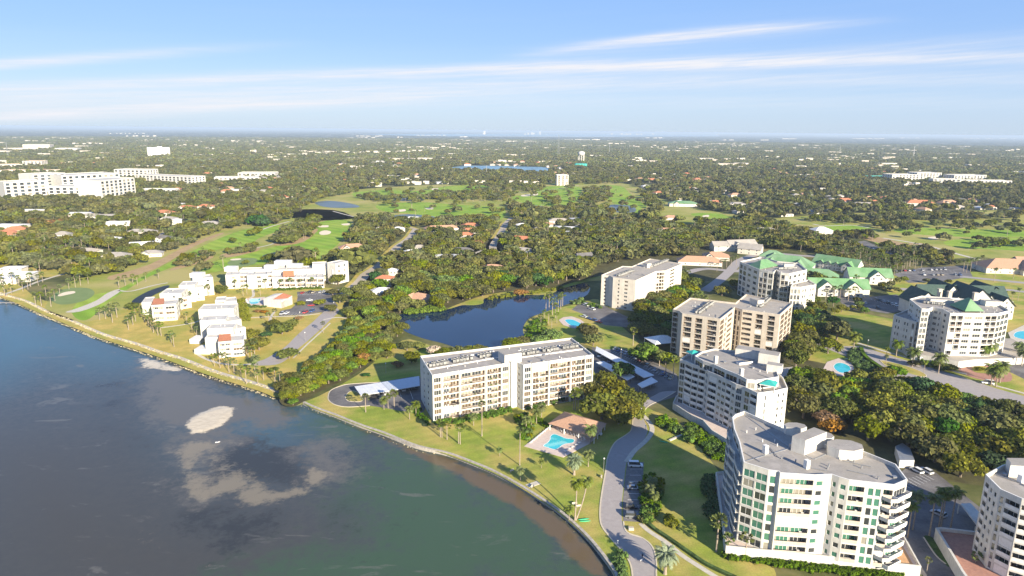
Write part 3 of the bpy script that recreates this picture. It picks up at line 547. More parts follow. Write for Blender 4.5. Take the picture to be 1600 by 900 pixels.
for i in range(9):
    x = 983.5-i*.9; y0 = 733+i*9.6; a = G(x, y0); c = G(x+21, y0)
    bb = MB(); mx_, my_ = (a[0]+c[0])/2, (a[1]+c[1])/2; bb.box(mx_, my_, .054, math.dist(a, c)*.85, .14, .008, math.atan2(c[1]-a[1], c[0]-a[0])); tag(bb.build('bay_line', ['paint']), kind='structure')
for x0, y0, x1, y1 in ((575, 606, 582, 628), (590, 604, 598, 630), (606, 602, 615, 632), (622, 600, 632, 634), (638, 598, 650, 637)):
    a = G(x0, y0+6); c = G(x1-2, y1-6); bb = MB(); bb.box((a[0]+c[0])/2, (a[1]+c[1])/2, .034, math.dist(a, c)*.5, .14, .008, math.atan2(c[1]-a[1], c[0]-a[0])); tag(bb.build('bay_line', ['paint']), kind='structure')

# seawall cap and the rock revetment
capw = smooth_poly(GP(SHORE_PX[15:], ZW), 4, closed=False)
ribbon('seawall', None, 1.0, -.3, 'seawall', .62, world=capw, label='low pale concrete seawall curving along the lawn edge beside the bay', cat='seawall')
b = MB()
for p, q in zip(capw, capw[1:]): b.quad((p[0]-.35, p[1]-.35, ZW-1), (q[0]-.35, q[1]-.35, ZW-1), (q[0]-.35, q[1]-.35, .0), (p[0]-.35, p[1]-.35, .0))
tag(b.build('seawall_face', ['seawall']), kind='structure')
def rock(b, x, y, z, s):
    n = len(b.v); r = random.uniform
    pts = [(-1, -.7, 0), (.9, -.9, 0), (1.1, .6, 0), (-.7, .9, 0), (-.6, -.4, .9), (.5, -.5, .8), (.5, .4, 1.0), (-.4, .5, .7)]
    a = r(0, 6.3); c, q = math.cos(a), math.sin(a)
    for px, py, pz in pts:
        px *= s*r(.75, 1.2); py *= s*r(.75, 1.2); b.v.append((x+px*c-py*q, y+px*q+py*c, z+pz*s*r(.7, 1.1)))
    for f in ((0, 1, 5, 4), (1, 2, 6, 5), (2, 3, 7, 6), (3, 0, 4, 7), (4, 5, 6, 7)): b.f.append(tuple(n+i for i in f)); b.m.append(0)
b = MB()
rv = smooth_poly(GP(SHORE_PX[:13], ZW), 4, closed=False)
for p, q in zip(rv, rv[1:]):
    L = math.dist(p, q); nx_, ny_ = -(q[1]-p[1])/L, (q[0]-p[0])/L
    for i in range(int(L*7)):
        t = random.random(); o = random.uniform(-2.0, 4.0); rock(b, p[0]+(q[0]-p[0])*t+nx_*o, p[1]+(q[1]-p[1])*t+ny_*o, ZW-.25+max(0, o+.6)*.36, random.uniform(.22, .62))
for p, q in zip(capw, capw[1:]):
    L = math.dist(p, q); nx_, ny_ = -(q[1]-p[1])/L, (q[0]-p[0])/L
    if p[0] > 5 and p[0] < 25: k_ = .8
    elif p[0] < -40: k_ = 1.3
    else: k_ = .3
    for i in range(int(L*k_)):
        t = random.random(); o = -random.uniform(.6, 2.2); rock(b, p[0]+(q[0]-p[0])*t+nx_*o, p[1]+(q[1]-p[1])*t+ny_*o, ZW-.3, random.uniform(.2, .5))
tag(b.build('riprap', ['stone']), kind='stuff', label='loose tan boulders piled along the waterline')
ribbon('sand_strip', None, 2.6, .03, 'deckpale', world=[(p[0]+1.6, p[1]+3.9) for p in rv])

_bl = MB(); _bl.box(0, 0, 0, 4.8, .13, .008); _blm = _bl.mesh('bay_line', ['paint'])
def baylines(p0, p1, n, rz):
    for i in range(n+1):
        q = G(p0[0]+(p1[0]-p0[0])*i/n, p0[1]+(p1[1]-p0[1])*i/n); tag(link('bay_line', _blm, None, (q[0], q[1], .066), rz), kind='structure')
baylines((960, 549), (1002, 567), 12, 1.05); baylines((1008, 572), (1050, 593), 11, 1.05); baylines((466, 460.5), (513, 458.5), 12, 1.5); baylines((1362, 468), (1402, 480), 9, 1.3); baylines((1400, 426), (1490, 423), 18, 1.3); baylines((1408, 760), (1450, 745), 8, 1.9); baylines((441, 492.5), (486, 490), 9, 1.45)
# ---------------------------------------------------------------- buildings
CACHE = {}
def window_mesh(w, h, n, fm):
    k = ('w', round(w, 1), round(h, 1), n, fm)
    if k not in CACHE:
        b = MB(); t = .09
        b.box(0, 0, 0, w, .1, t); b.box(0, 0, h-t, w, .1, t)
        for i in range(n+1): b.box(-w/2+t/2+(w-t)*i/n, 0, t, t, .1, h-2*t)
        CACHE[k] = b.mesh('window', [fm])
    return CACHE[k]
def pane_mesh(w, h, gm):
    k = ('p', round(w, 1), round(h, 1), gm)
    if k not in CACHE:
        b = MB(); b.quad((-w/2, 0, .02), (w/2, 0, .02), (w/2, 0, h-.02), (-w/2, 0, h-.02)); CACHE[k] = b.mesh('pane', [gm])
    return CACHE[k]
def balcony_mesh(w, dep, style, hh=1.05, rec=True):
    va = random.randrange(4); k = ('b', round(w, 1), dep, style, rec, va)
    if k not in CACHE:
        b = MB(); rm = 1
        if not rec: b.box(0, dep/2-0.02, -.22, w, dep, .2)
        else: b.box(0, .05, -.16, w, .16, .22)
        y = .0 if rec else dep-.06
        seg = [((-w/2, y), (w/2, y))] if rec else [((-w/2, .05), (-w/2, y)), ((-w/2, y), (w/2, y)), ((w/2, y), (w/2, .05))]
        for (x0, y0), (x1, y1) in seg:
            L = math.hypot(x1-x0, y1-y0); a = math.atan2(y1-y0, x1-x0); cx, cy = (x0+x1)/2, (y0+y1)/2
            if style in ('solid', 'panel'): b.box(cx, cy, 0, L, .12, hh, a, 1)
            else:
                b.box(cx, cy, hh-.08, L, .07, .08, a, 1); b.box(cx, cy, .06, L, .05, .05, a, 1)
                n = max(2, int(L/.34))
                for i in range(n+1): b.box(x0+(x1-x0)*i/n, y0+(y1-y0)*i/n, .06, .05, .05, hh-.1, a, 1)
        rv_ = random.Random(va*31+int(w*10))
        for _ in range([0, 3, 5, 4][va]):
            x_ = rv_.uniform(-w/2+.5, w/2-.5); y_ = rv_.uniform(.35, 1.25); mi_ = rv_.choice([2, 2, 3, 4, 5]); b.box(x_, y_, 0, rv_.uniform(.35, .9), rv_.uniform(.35, .7), rv_.uniform(.4, .95), rv_.uniform(-.5, .5), mi_)
        CACHE[k] = b.mesh('balcony', ['trim', {'solid': 'trim', 'panel': 'beige', 'bar': 'rail', 'wbar': 'railw'}[style], 'dark', 'canvas', 'hedge', 'clay_pale'])
    return CACHE[k]
GLASS = dict(dark=['g_dark']*5+['g_blue']*2+['g_curt'], green=['g_green']*5+['g_dark']*2+['g_curt'], mixed=['g_dark']*5+['g_amber']*4+['g_curt']*2+['g_blue']*2, amber=['g_amber']*4+['g_dark']*3+['g_curt'])
class Bld:
    def __init__(s, name, label, cat, at, z=0, group=None):
        s.root = empty(name, (at[0], at[1], z), label=label, cat=cat, group=group); s.w = MB()
    def facade(s, P0, P1, z0, nf, fh, cols, top, glass='dark', rail='bar', fm='trim', wm=0, inner=1, skip=(), shut=.05):
        P0 = Vector(P0); P1 = Vector(P1); L = (P1-P0).length; d = (P1-P0)/L; n = Vector((d.y, -d.x)); rz = math.atan2(d.y, d.x)
        def pt(u, z, o=0.0): q = P0+d*u+n*o; return (q.x, q.y, z)
        W_ = s.w
        def q(u0, u1, za, zb, mi): W_.quad(pt(u0, za), pt(u1, za), pt(u1, zb), pt(u0, zb), mi)
        zt = z0+nf*fh
        if top > zt: q(0, L, zt, top, wm)
        if not cols: q(0, L, z0, zt, wm); return
        cs = sorted([(c[0]*L, c[1]*L)+tuple(c[2:]) for c in cols]); u = 0
        for c in cs:
            if c[0] > u+.01: q(u, c[0], z0, zt, wm)
            u = c[1]
        if u < L-.01: q(u, L, z0, zt, wm)
        for c in cs:
            u0, u1, ty = c[:3]; w = u1-u0; um = (u0+u1)/2
            for i in range(nf):
                zb = z0+i*fh
                if ty == 'w': sl, hd, dp = fh*.30, fh*.80, .22
                elif ty == 't': sl, hd, dp = fh*.10, fh*.86, .22
                elif ty == 'b': sl, hd, dp = .10, fh-.38, 1.7
                elif ty == 's': sl, hd, dp = fh*.42, fh-.25, 1.7
                else: sl, hd, dp = .12, fh*.78, .22
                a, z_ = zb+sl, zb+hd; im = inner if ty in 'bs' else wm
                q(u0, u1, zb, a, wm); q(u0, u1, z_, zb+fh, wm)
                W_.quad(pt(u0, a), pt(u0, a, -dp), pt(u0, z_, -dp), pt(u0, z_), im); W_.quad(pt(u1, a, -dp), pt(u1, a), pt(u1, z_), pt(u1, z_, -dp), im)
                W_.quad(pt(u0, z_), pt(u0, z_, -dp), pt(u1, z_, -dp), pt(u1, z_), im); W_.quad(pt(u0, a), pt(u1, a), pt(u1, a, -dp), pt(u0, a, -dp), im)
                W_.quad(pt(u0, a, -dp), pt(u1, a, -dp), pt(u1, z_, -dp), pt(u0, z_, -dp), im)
                gl = random.choice(GLASS[glass]); c0 = s.root.location
                if ty == 'b' and random.random() < shut:
                    key = ('sh', round(w, 1), round(hd-sl, 1))
                    if key not in CACHE:
                        sb = MB(); nb_ = max(3, int(w/.32)); 
                        for kk in range(nb_): sb.box(-w/2+w*(kk+.5)/nb_, .0 if kk % 2 else .05, 0, w/nb_, .06, hd-sl)
                        CACHE[key] = sb.mesh('shutter', ['trim'])
                    q0 = pt(um, a, -.12); link('shutter', CACHE[key], s.root, (q0[0]-c0.x, q0[1]-c0.y, q0[2]-c0.z), rz); continue
                if ty in 'bs':
                    ww = max(1.2, w*.86); hh = min(2.25, hd-sl-.1) if ty == 'b' else (hd-sl)*.8
                    nwin = 1 if ww < 4.2 else 2
                    for kx in range(nwin):
                        w1 = ww/nwin-(.5 if nwin > 1 else 0); g1 = gl if kx == 0 else random.choice(GLASS[glass])
                        q0 = pt(um+(kx-(nwin-1)/2)*ww/nwin, a+.03, -dp+.06)
                        wo_ = link('window', window_mesh(w1, hh, max(2, round(w1/1.3)), fm), s.root, (q0[0]-c0.x, q0[1]-c0.y, q0[2]-c0.z), rz)
                        link('pane', pane_mesh(w1-.1, hh, g1), wo_, (0, -.02, 0), 0)
                    if ty == 'b':
                        q0 = pt(um, a, -.05); link('balcony', balcony_mesh(w, 0, rail), s.root, (q0[0]-c0.x, q0[1]-c0.y, q0[2]-c0.z), rz)
                else:
                    hh = hd-sl; q0 = pt(um, a, -dp+.08)
                    wo_ = link('window', window_mesh(w, hh, c[3] if len(c) > 3 else max(1, round(w/1.2)), fm), s.root, (q0[0]-c0.x, q0[1]-c0.y, q0[2]-c0.z), rz)
                    link('pane', pane_mesh(w-.1, hh, gl), wo_, (0, -.02, 0), 0)
                    if ty == 'p':
                        q0 = pt(um, zb+.1, 0); link('balcony', balcony_mesh(min(L*.98, w+1.2), 1.6, rail, rec=False), s.root, (q0[0]-c0.x, q0[1]-c0.y, q0[2]-c0.z), rz+math.pi)
    def body(s, P, z0, z1, nf, specs, roofm=2, par=.9, **k):
        """P counter-clockwise; specs {edge: columns}; parapet par high; returns roof level"""
        assert area(P) > 0, s.root.name
        fh = (z1-par-.3-z0)/nf
        for i in range(len(P)):
            kk = dict(k); sp = specs.get(i)
            if isinstance(sp, dict): kk.update(sp['k']); sp = sp['c']
            s.facade(P[i], P[(i+1) % len(P)], z0, nf, fh, sp, z1, **kk)
        Q = inset(P, .35); zr = z1-par
        for i in range(len(P)):
            j = (i+1) % len(P)
            s.w.quad((*P[i], z1), (*P[j], z1), (*Q[j], z1), (*Q[i], z1), 3); s.w.quad((*Q[j], zr), (*Q[i], zr), (*Q[i], z1), (*Q[j], z1), 0)
        rb = MB(); rb.cap(Q, zr); o = rb.build('roof', [s.mats[2]], s.root)
        if math.hypot(*P[0]) < 700 and area(P) > 120:
            x0, x1 = min(p[0] for p in Q)+2, max(p[0] for p in Q)-2; y0, y1 = min(p[1] for p in Q)+2, max(p[1] for p in Q)-2
            if 'vent' not in CACHE: vb = MB(); vb.box(0, 0, 0, .9, .9, .55); vb.box(0, 0, .55, 1.1, 1.1, .12); CACHE['vent'] = vb.mesh('roof_vent', ['steel']); vb = MB(); vb.tube([(0, 0, 0), (0, 0, .9)], .14, 6); CACHE['vent2'] = vb.mesh('vent_pipe', ['trim']); vb = MB(); vb.box(0, 0, .15, 7, .16, .16); CACHE['vent3'] = vb.mesh('roof_pipe', ['steel'])
            Q2 = inset(Q, 2.0)
            for _ in range(int(area(P)/45)):
                x, y = random.uniform(x0, x1), random.uniform(y0, y1)
                if inpoly(Q2, np.array([x]), np.array([y]))[0]: k2 = random.choice(['vent', 'vent2', 'vent2', 'vent3']); c1_ = s.root.location; link({'vent': 'roof_vent', 'vent2': 'vent_pipe', 'vent3': 'roof_pipe'}[k2], CACHE[k2], s.root, (x-c1_.x, y-c1_.y, zr), random.uniform(0, 3))
        return zr
    mats = ['white', 'shadewall', 'roofgrey', 'trim']
    def done(s): return s.w.build('wall', s.mats, s.root)
    def part(s, name, mb, mats): return mb.build(name, mats, s.root)
def acs(spots, label, group, size=1.35):
    key = 'ac'
    if key not in CACHE:
        b = MB(); b.box(0, 0, .25, .9, .9, .9); b.tube([(0, 0, 1.14), (0, 0, 1.22)], .36, 8, 1); 
        for sx in (-.35, .35): b.box(sx, 0, 0, .1, .9, .26, 0, 1)
        CACHE[key] = b.mesh('air_conditioner', ['acm', 'dark'])
    N_ = len(spots)
    for i_, (x, y, z) in enumerate(spots):
        lb = label+', '+('near row' if i_ % 2 == 0 else 'far row')+', '+['left', 'middle', 'right'][min(2, i_*3//N_)]+' part'
        o = link('air_conditioner', CACHE[key], None, (x, y, z), random.uniform(-.3, .3)); o.scale = (size,)*3; tag(o, lb, 'air conditioner', lb)
def rows(p0, p1, n, wid, z, jit=.5, rws=2, gap=None):
    out = []; p0 = Vector(p0); p1 = Vector(p1); d = (p1-p0).normalized(); nn = Vector((-d.y, d.x))
    for i in range(n):
        if gap and any(g0 < i/n < g1 for g0, g1 in gap): continue
        for r in range(rws):
            q = p0+(p1-p0)*(i/n)+nn*((r-(rws-1)/2)*wid)+d*random.uniform(-jit, jit)*.5+nn*random.uniform(-jit, jit)*.4; out.append((q.x, q.y, z))
    return out
def hip(b, P, z0, h, mi=0, ov=0.0, k=.5):
    """hip roof over quad P (ccw); ridge along the longer axis"""
    if ov: P = inset(P, -ov)
    a, b_, c, d = [Vector(p) for p in P]
    if (b_-a).length+(c-d).length < (c-b_).length+(d-a).length: a, b_, c, d = b_, c, d, a
    wd = ((d-a).length+(c-b_).length)/4; L = ((b_-a).length+(c-d).length)/2; m0 = (a+d)/2; m1 = (b_+c)/2; ax = (m1-m0)/max(L, .01); r0 = m0+ax*min(wd, L/2-.01)*2*k; r1 = m1-ax*min(wd, L/2-.01)*2*k
    z1 = z0+h; A, B, C, D = (*a, z0), (*b_, z0), (*c, z0), (*d, z0); r0 = (*r0, z1); r1 = (*r1, z1)
    b.quad(A, B, r1, r0, mi); b.tri(B, C, r1, mi); b.quad(C, D, r0, r1, mi); b.tri(D, A, r0, mi)
    b.quad(D, C, B, A, mi)
def gable(b, P, z0, h, mi=0, wm=None, ov=.4):
    """gable roof over quad P, ridge from the middle of edge da to the middle of edge bc"""
    a, b_, c, d = [Vector(p) for p in P]; ax = (b_-a).normalized()*ov; wx = (d-a).normalized()*ov
    m0 = (a+d)/2; m1 = (b_+c)/2; z1 = z0+h; dz = h*ov/max(.1, (d-a).length/2)
    if wm is not None:
        b.tri((*d, z0), (*a, z0), (*m0, z1-.05), wm); b.tri((*b_, z0), (*c, z0), (*m1, z1-.05), wm)
    A, B = (a-ax-wx), (b_+ax-wx); C, D = (c+ax+wx), (d-ax+wx); r0, r1 = m0-ax, m1+ax
    for t, s_ in ((0, 1), (-.18, -1)):
        q1 = [(*A, z0-dz+t), (*B, z0-dz+t), (*r1, z1+t), (*r0, z1+t)]; q2 = [(*C, z0-dz+t), (*D, z0-dz+t), (*r0, z1+t), (*r1, z1+t)]
        if s_ < 0: q1 = q1[::-1]; q2 = q2[::-1]
        b.quad(*q1, mi); b.quad(*q2, mi)
def rect(c, w, d, rz):
    c_, s_ = math.cos(rz), math.sin(rz); return [(c[0]+x*c_-y*s_, c[1]+x*s_+y*c_) for x, y in ((-w/2, -d/2), (w/2, -d/2), (w/2, d/2), (-w/2, d/2))]

def bfoot(px, z): P = GP(px, z); assert area(P) > 0, px; open_(P); return P
# --- A: long seven storey white building by the lawn
ZA = 21.2
PA = bfoot([(675, 586), (806, 565), (817, 570), (927, 554), (893, 527.6), (656.4, 556)], ZA)
Bld.mats = ['white', 'innermid', 'roofgrey', 'trim']
A = Bld('apartment_building', 'long seven storey white apartment building with bronze balconies between bay and pond', 'apartment building', PA[0])
zr = A.body(PA, 0, ZA, 7, {0: [(.015, .10, 't', 3), (.125, .305, 'b'), (.33, .615, 'b'), (.645, .81, 'b'), (.83, .905, 't', 3)], 1: [(.3, .62, 'w', 1)],
    2: [(.02, .11, 't', 3), (.14, .35, 'b'), (.375, .66, 'b'), (.69, .87, 'b'), (.89, .98, 't', 3)], 3: [(.2, .28, 'w'), (.7, .78, 'w')], 5: [(.28, .36, 'w', 1), (.62, .72, 'w', 1)]}, glass='mixed')
# white piers between bays stand proud, and the stair tower
pb = MB()
for i0, fr in ((0, (.0, .113, .318, .63, .82, .915)), (2, (.0, .125, .362, .675, .88, 1.0))):
    a = Vector(PA[i0]); c = Vector(PA[i0+1]); d = (c-a).normalized(); n = Vector((d.y, -d.x)); L = (c-a).length
    for f in fr: q = a+d*min(max(f*L, .35), L-.35)+n*.22; pb.box(q.x, q.y, 0, .62, .5, ZA+.02, math.atan2(d.y, d.x))
    if i0 == 0: q = a+d*(L*.962)+n*.7; pb.box(q.x, q.y, 0, L*.074, 1.5, ZA+.6, math.atan2(d.y, d.x))
A.part('pier', pb, ['white'])
pk = MB(); Q = GP([(777, 552), (803, 552), (803, 541), (777, 541)], ZA+3.2); Q = ccw(Q); c0 = (sum(p[0] for p in Q)/4, sum(p[1] for p in Q)/4)
rzA = math.atan2(PA[1][1]-PA[0][1], PA[1][0]-PA[0][0]); pk.box(c0[0]+2, c0[1]-4, zr, 8.5, 6.5, 4.4, rzA, 0, 1); A.part('penthouse', pk, ['white', 'roofgrey'])
kb = MB()
for (p, q_) in (((670, 578), (785, 558)), ((808, 560), (915, 545.5)), ((664, 568), (772, 549.5)), ((806, 549.5), (904, 536.5))):
    a, c = G(*p, zr), G(*q_, zr); kb.box((a[0]+c[0])/2, (a[1]+c[1])/2, zr, math.dist(a, c), .35, .45, math.atan2(c[1]-a[1], c[0]-a[0]))
A.part('roof_kerb', kb, ['roofwhite'])
A.done()
acs(rows(G(671, 572.5, zr), G(770, 555, zr), 19, 2.1, zr, rws=2, gap=[(.28, .36), (.68, .76)]), 'air conditioner on the left half of the long white building roof', 'air conditioners on the left half of the long roof')
acs(rows(G(812, 555, zr), G(905, 541, zr), 18, 2.1, zr, rws=2, gap=[(.3, .38), (.66, .72)]), 'air conditioner on the right half of the long white building roof', 'air conditioners on the right half of the long roof')

Bld.mats = ['white', 'shadewall', 'roofgrey', 'trim']
# --- T1: beige eight storey tower on the pond
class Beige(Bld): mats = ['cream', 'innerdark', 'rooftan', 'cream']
Z1 = 22.2
P1 = bfoot([(940, 429.4), (952, 430.6), (958, 433.2), (993.3, 437.8), (1024.4, 423.9), (1039.4, 422.8), (1066, 411.7), (1015.6, 403.9), (987.2, 416.3), (972.8, 415.6)], Z1)
T1 = Beige('apartment_tower', 'pale beige eight storey tower standing at the right end of the pond', 'apartment tower', P1[0])
bays = [(.03, .12, 't', 2), (.16, .36, 'b'), (.40, .67, 'b'), (.71, .86, 'b'), (.89, .97, 't', 2)]
zr = T1.body(P1, 0, Z1, 8, {0: [(.35, .65, 'w', 2)], 2: [(.22, .30, 'w', 1), (.52, .66, 'w', 2)], 4: bays, 5: [(.3, .55, 'w', 2)], 6: bays, 9: [(.3, .4, 'w'), (.6, .7, 'w')]}, glass='amber', par=.6)
pk = MB(); q = G(1011, 417.5, zr); pk.box(q[0], q[1], zr, 4, 5, 3.2, .5, 0, 1); T1.part('penthouse', pk, ['cream', 'rooftan']); T1.done()
acs(rows(G(966, 432, zr), G(990, 423, zr), 13, 1.6, zr, rws=2), 'air conditioner on the left roof of the pond tower', 'air conditioners on the left roof of the pond tower')
acs(rows(G(1016, 418, zr), G(1045, 406.5, zr), 13, 1.6, zr, rws=2), 'air conditioner on the right roof of the pond tower', 'air conditioners on the right roof of the pond tower')

# --- T2: beige twin slab in the middle right
Z2 = 25.0
P2 = bfoot([(1051.3, 483), (1061, 485.4), (1066, 489.6), (1125.6, 498.1), (1148.8, 479.8), (1160, 483.4), (1218.8, 491.3), (1238.8, 473.8), (1165.6, 459.4), (1149, 473), (1078.8, 465)], Z2)
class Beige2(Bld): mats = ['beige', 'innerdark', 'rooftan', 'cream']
T2 = Beige2('apartment_tower', 'tan eight storey twin slab tower with dark recessed balconies, centre right', 'apartment tower', P2[0])
zr = T2.body(P2, 0, Z2, 8, {0: [(.1, .9, 'b')], 2: [(.05, .26, 'b'), (.36, .54, 'b'), (.68, .92, 'b')], 4: [(.04, .26, 'b'), (.50, .72, 'b')], 3: [(.02, .26, 'b'), (.34, .46, 'x'), (.52, .80, 's')],
    5: [(.02, .27, 's'), (.38, .56, 'b'), (.70, .88, 'b')], 6: [(.10, .36, 'b'), (.42, .64, 'b'), (.70, .92, 'b')], 10: [(.2, .4, 'b'), (.6, .8, 'b')]}, glass='amber', par=.9)
pk = MB(); q = G(1182, 476, zr); pk.box(q[0], q[1], zr, 4.5, 7, 3.4, .35, 0, 1); T2.part('penthouse', pk, ['cream', 'rooftan']); T2.done()
acs(rows(G(1090, 490, zr), G(1112, 473.5, zr), 15, 1.7, zr, rws=2), 'air conditioner on the left roof of the tan tower', 'air conditioners on the left roof of the tan tower')
acs(rows(G(1186, 480, zr), G(1202, 467, zr), 12, 1.7, zr, rws=2), 'air conditioner on the right roof of the tan tower', 'air conditioners on the right roof of the tan tower')

# --- T3: white tower with a green hip roof
Z3 = 26.0
P3 = bfoot([(1156.1, 408.3), (1186.7, 421.1), (1200, 423.3), (1208.9, 424.6), (1213, 421.5), (1220, 426), (1233.3, 427.3), (1261.1, 421.1), (1248, 411), (1215, 408), (1190, 401)], Z3)
T3 = Bld('apartment_tower', 'white six storey tower with a bright green hip roof, left of the green roofed cottages', 'apartment tower', P3[0])
zr = T3.body(P3, 0, Z3, 6, {0: [(.04, .16, 't', 2), (.22, .36, 't', 2), (.46, .60, 'w', 3), (.74, .90, 'w', 3)], 1: [(.06, .46, 'b'), (.54, .94, 'b')], 2: [(.15, .85, 't', 2)], 3: [(.2, .7, 'w', 2)], 4: [(.3, .8, 'w', 2)],
    5: [(.1, .5, 'b'), (.55, .95, 'b')], 6: [(.03, .14, 't', 2), (.26, .42, 'w', 3), (.52, .64, 'w', 2), (.80, .9, 'w', 2)]}, glass='dark', rail='wbar')
P3b = bfoot([(1235.6, 447.8), (1251.7, 448.3), (1275.6, 444.4), (1264, 437), (1240, 440)], 18.2)
T3.body(P3b, 0, 18.2, 4, {0: [(.05, .28, 't', 2), (.38, .60, 't', 2), (.70, .94, 't', 2)], 1: [(.12, .20, 'w', 1), (.27, .35, 'w', 1), (.62, .70, 'w', 1), (.77, .85, 'w', 1)]}, glass='dark')
rb = MB(); hip(rb, ccw(GP([(1170, 413.5), (1187, 420.2), (1216, 414.5), (1198, 408.5)], Z3)), Z3-.2, 4.6, k=.5, ov=.3); T3.part('hip_roof', rb, ['metgreen'])
pk = MB(); q = G(1232, 418, zr); pk.box(q[0], q[1], zr, 7, 5, 3, -.2, 0, 1); T3.part('penthouse', pk, ['white', 'roofgrey']); T3.done()
acs(rows(G(1217, 421, zr), G(1246, 420, zr), 10, 1.6, zr, rws=1), 'air conditioner beside the green hip roof', 'air conditioners beside the green hip roof')

# --- T4: white tower with a green hip roof at the right
Z4 = 28.3
P4 = bfoot([(1421.3, 467.1), (1440.5, 482.3), (1452, 482.4), (1458, 479.5), (1474, 483), (1485, 489), (1507, 489.3), (1540, 490), (1559, 489.5), (1578, 485), (1560, 474), (1500, 466), (1440, 462)], Z4)
T4 = Bld('apartment_tower', 'broad white seven storey tower with a green hip roof before the gabled hotel', 'apartment tower', P4[0])
w2 = [(.08, .46, 't', 2), (.54, .92, 't', 2)]
zr = T4.body(P4, 4, Z4, 7, {0: [(.10, .18, 'w', 1), (.24, .32, 'w', 1), (.62, .72, 'w', 1), (.80, .9, 'w', 1)], 1: w2, 2: [(.3, .7, 'w', 1)], 3: [(.15, .5, 'w', 3), (.66, .8, 'w', 1)], 4: [(.2, .5, 'w', 1)], 5: [(.06, .47, 'b'), (.53, .94, 'b')],
    6: [(.06, .38, 'w', 3), (.54, .90, 'w', 3)], 7: [(.03, .47, 'b'), (.51, .97, 'b')], 8: [(.05, .31, 't', 2), (.36, .63, 't', 2), (.68, .95, 't', 2)]}, glass='dark', rail='wbar')
P4b = bfoot([(1396.5, 491.9), (1431.6, 503), (1447, 500), (1447, 489), (1424, 481.5)], 20.0)
T4.body(P4b, 0, 20, 5, {0: [(.12, .18, 'w', 1), (.24, .30, 'w', 1), (.5, .56, 'w', 1), (.62, .68, 'w', 1), (.84, .94, 'b')], 1: [(.1, .45, 't', 2), (.55, .9, 't', 2)]}, glass='dark', rail='wbar')
pd = MB(); PP = bfoot([(1412, 543), (1425, 553), (1498, 566), (1524, 563), (1600, 560), (1610, 545), (1580, 530), (1430, 530)], 3.4); pd.prism(PP, 0, 3.9, 0, 1); T4.part('podium', pd, ['white', 'rooftan'])
gd = MB()
for x in (1444, 1456, 1566, 1578, 1590):
    q = G(x, 566 if x < 1500 else 564, 0); gd.box(q[0], q[1]+1.0, .0, 4.2, .5, 2.6, -.05)
T4.part('garage_door', gd, ['roofwhite'])
rb = MB(); hip(rb, ccw(GP([(1484, 476), (1508, 486), (1537, 486), (1521, 474)], Z4)), Z4-.1, 5.5, ov=.3, k=.5); T4.part('hip_roof', rb, ['metgreen'])
pk = MB()
for x, y, w, d in ((1468, 474, 13, 5), (1548, 477, 9, 5)): pk = MB(); q = G(x, y, zr); pk.box(q[0], q[1], zr, w, d, 2.8, -.06, 0, 1); T4.part('penthouse', pk, ['white', 'roofgrey'])
T4.done()
acs(rows(G(1444, 474, zr), G(1476, 477.5, zr), 14, 1.6, zr, rws=1), 'air conditioner on the broad white tower roof', 'air conditioners on the broad white tower')
cn = MB(); q = G(1500, 567); cn.box(q[0]+2, q[1]+1, 3.2, 14, 5, .5, -.05)
for dx in (-4, 0, 4, 8): cn.box(q[0]+dx, q[1]-1, 0, .5, .5, 3.2)
T4c = cn.build('entrance_canopy', ['white'], T4.root)

# --- C1: stepped white building with long balconies
zl, zu = 22.7, 26.0
C1P = bfoot([(1062.5, 561), (1071, 563.5), (1082, 568.5), (1103, 575), (1107, 580), (1122, 586), (1135, 592.5), (1150, 600), (1163, 604), (1184, 614), (1212, 610), (1231, 606), (1224, 590), (1200, 566), (1120, 548), (1082, 549)], zl)
C1 = Bld('apartment_building', 'stepped white apartment building with long shaded balconies and teal rooftop gazebos', 'apartment building', C1P[0])
C1.mats = ['white', 'shadewall', 'roofgrey', 'trim']
bb_ = {0: [(.1, .9, 't', 2)], 1: [(.06, .94, 'b')], 2: [(.04, .46, 'b'), (.54, .96, 'b')], 3: [(.15, .85, 'w', 1)], 4: [(.1, .9, 'b')], 5: [(.08, .40, 'w', 2), (.55, .92, 'w', 2)], 6: [(.06, .52, 'b'), (.64, .9, 'w', 2)], 7: [(.08, .75, 't', 3)], 8: [(.06, .40, 't', 2), (.5, .94, 'b')], 9: [(.42, .50, 't', 1)], 10: [(.22, .36, 'w', 1), (.62, .76, 'w', 1)]}
zr = C1.body(C1P, 1.5, zl, 7, bb_, glass='dark', rail='solid', par=.9, shut=.2)
C1U = GP([(1085.6, 556), (1098.8, 563.8), (1115, 568.8), (1133.8, 577.5), (1153, 585), (1166.9, 592.5), (1181, 593.8), (1217.5, 588.5), (1211, 570), (1188, 551), (1127.5, 546), (1116, 544.4), (1097, 549)], zu)
C1.body(C1U, zr, zu, 1, {0: [(.1, .9, 't', 3)], 1: [(.08, .92, 't', 3)], 2: [(.06, .94, 't', 3)], 3: [(.06, .94, 't', 3)], 4: [(.1, .9, 't', 3)], 5: [(.1, .9, 't', 2)], 6: [(.1, .9, 't', 3)]}, glass='dark', par=.7)
zr2 = zu-.7; pk = MB()
for x, y, w, d, h in ((1172, 557, 12, 6, 3.6), (1201, 569, 8, 6, 5.2), (1210, 580, 6, 4, 3.2)):
    q = G(x, y, zr2); pk.box(q[0], q[1], zr2, w, d, h, -.5, 0, 1)
C1.part('penthouse', pk, ['white', 'roofgrey'])
ch = MB()
for x, y in ((1118, 567), (1158, 587)): q = G(x, y, zr2); ch.box(q[0], q[1], zr2, 1.4, 1.4, 3.2, .3)
C1.part('chimney', ch, ['white'])
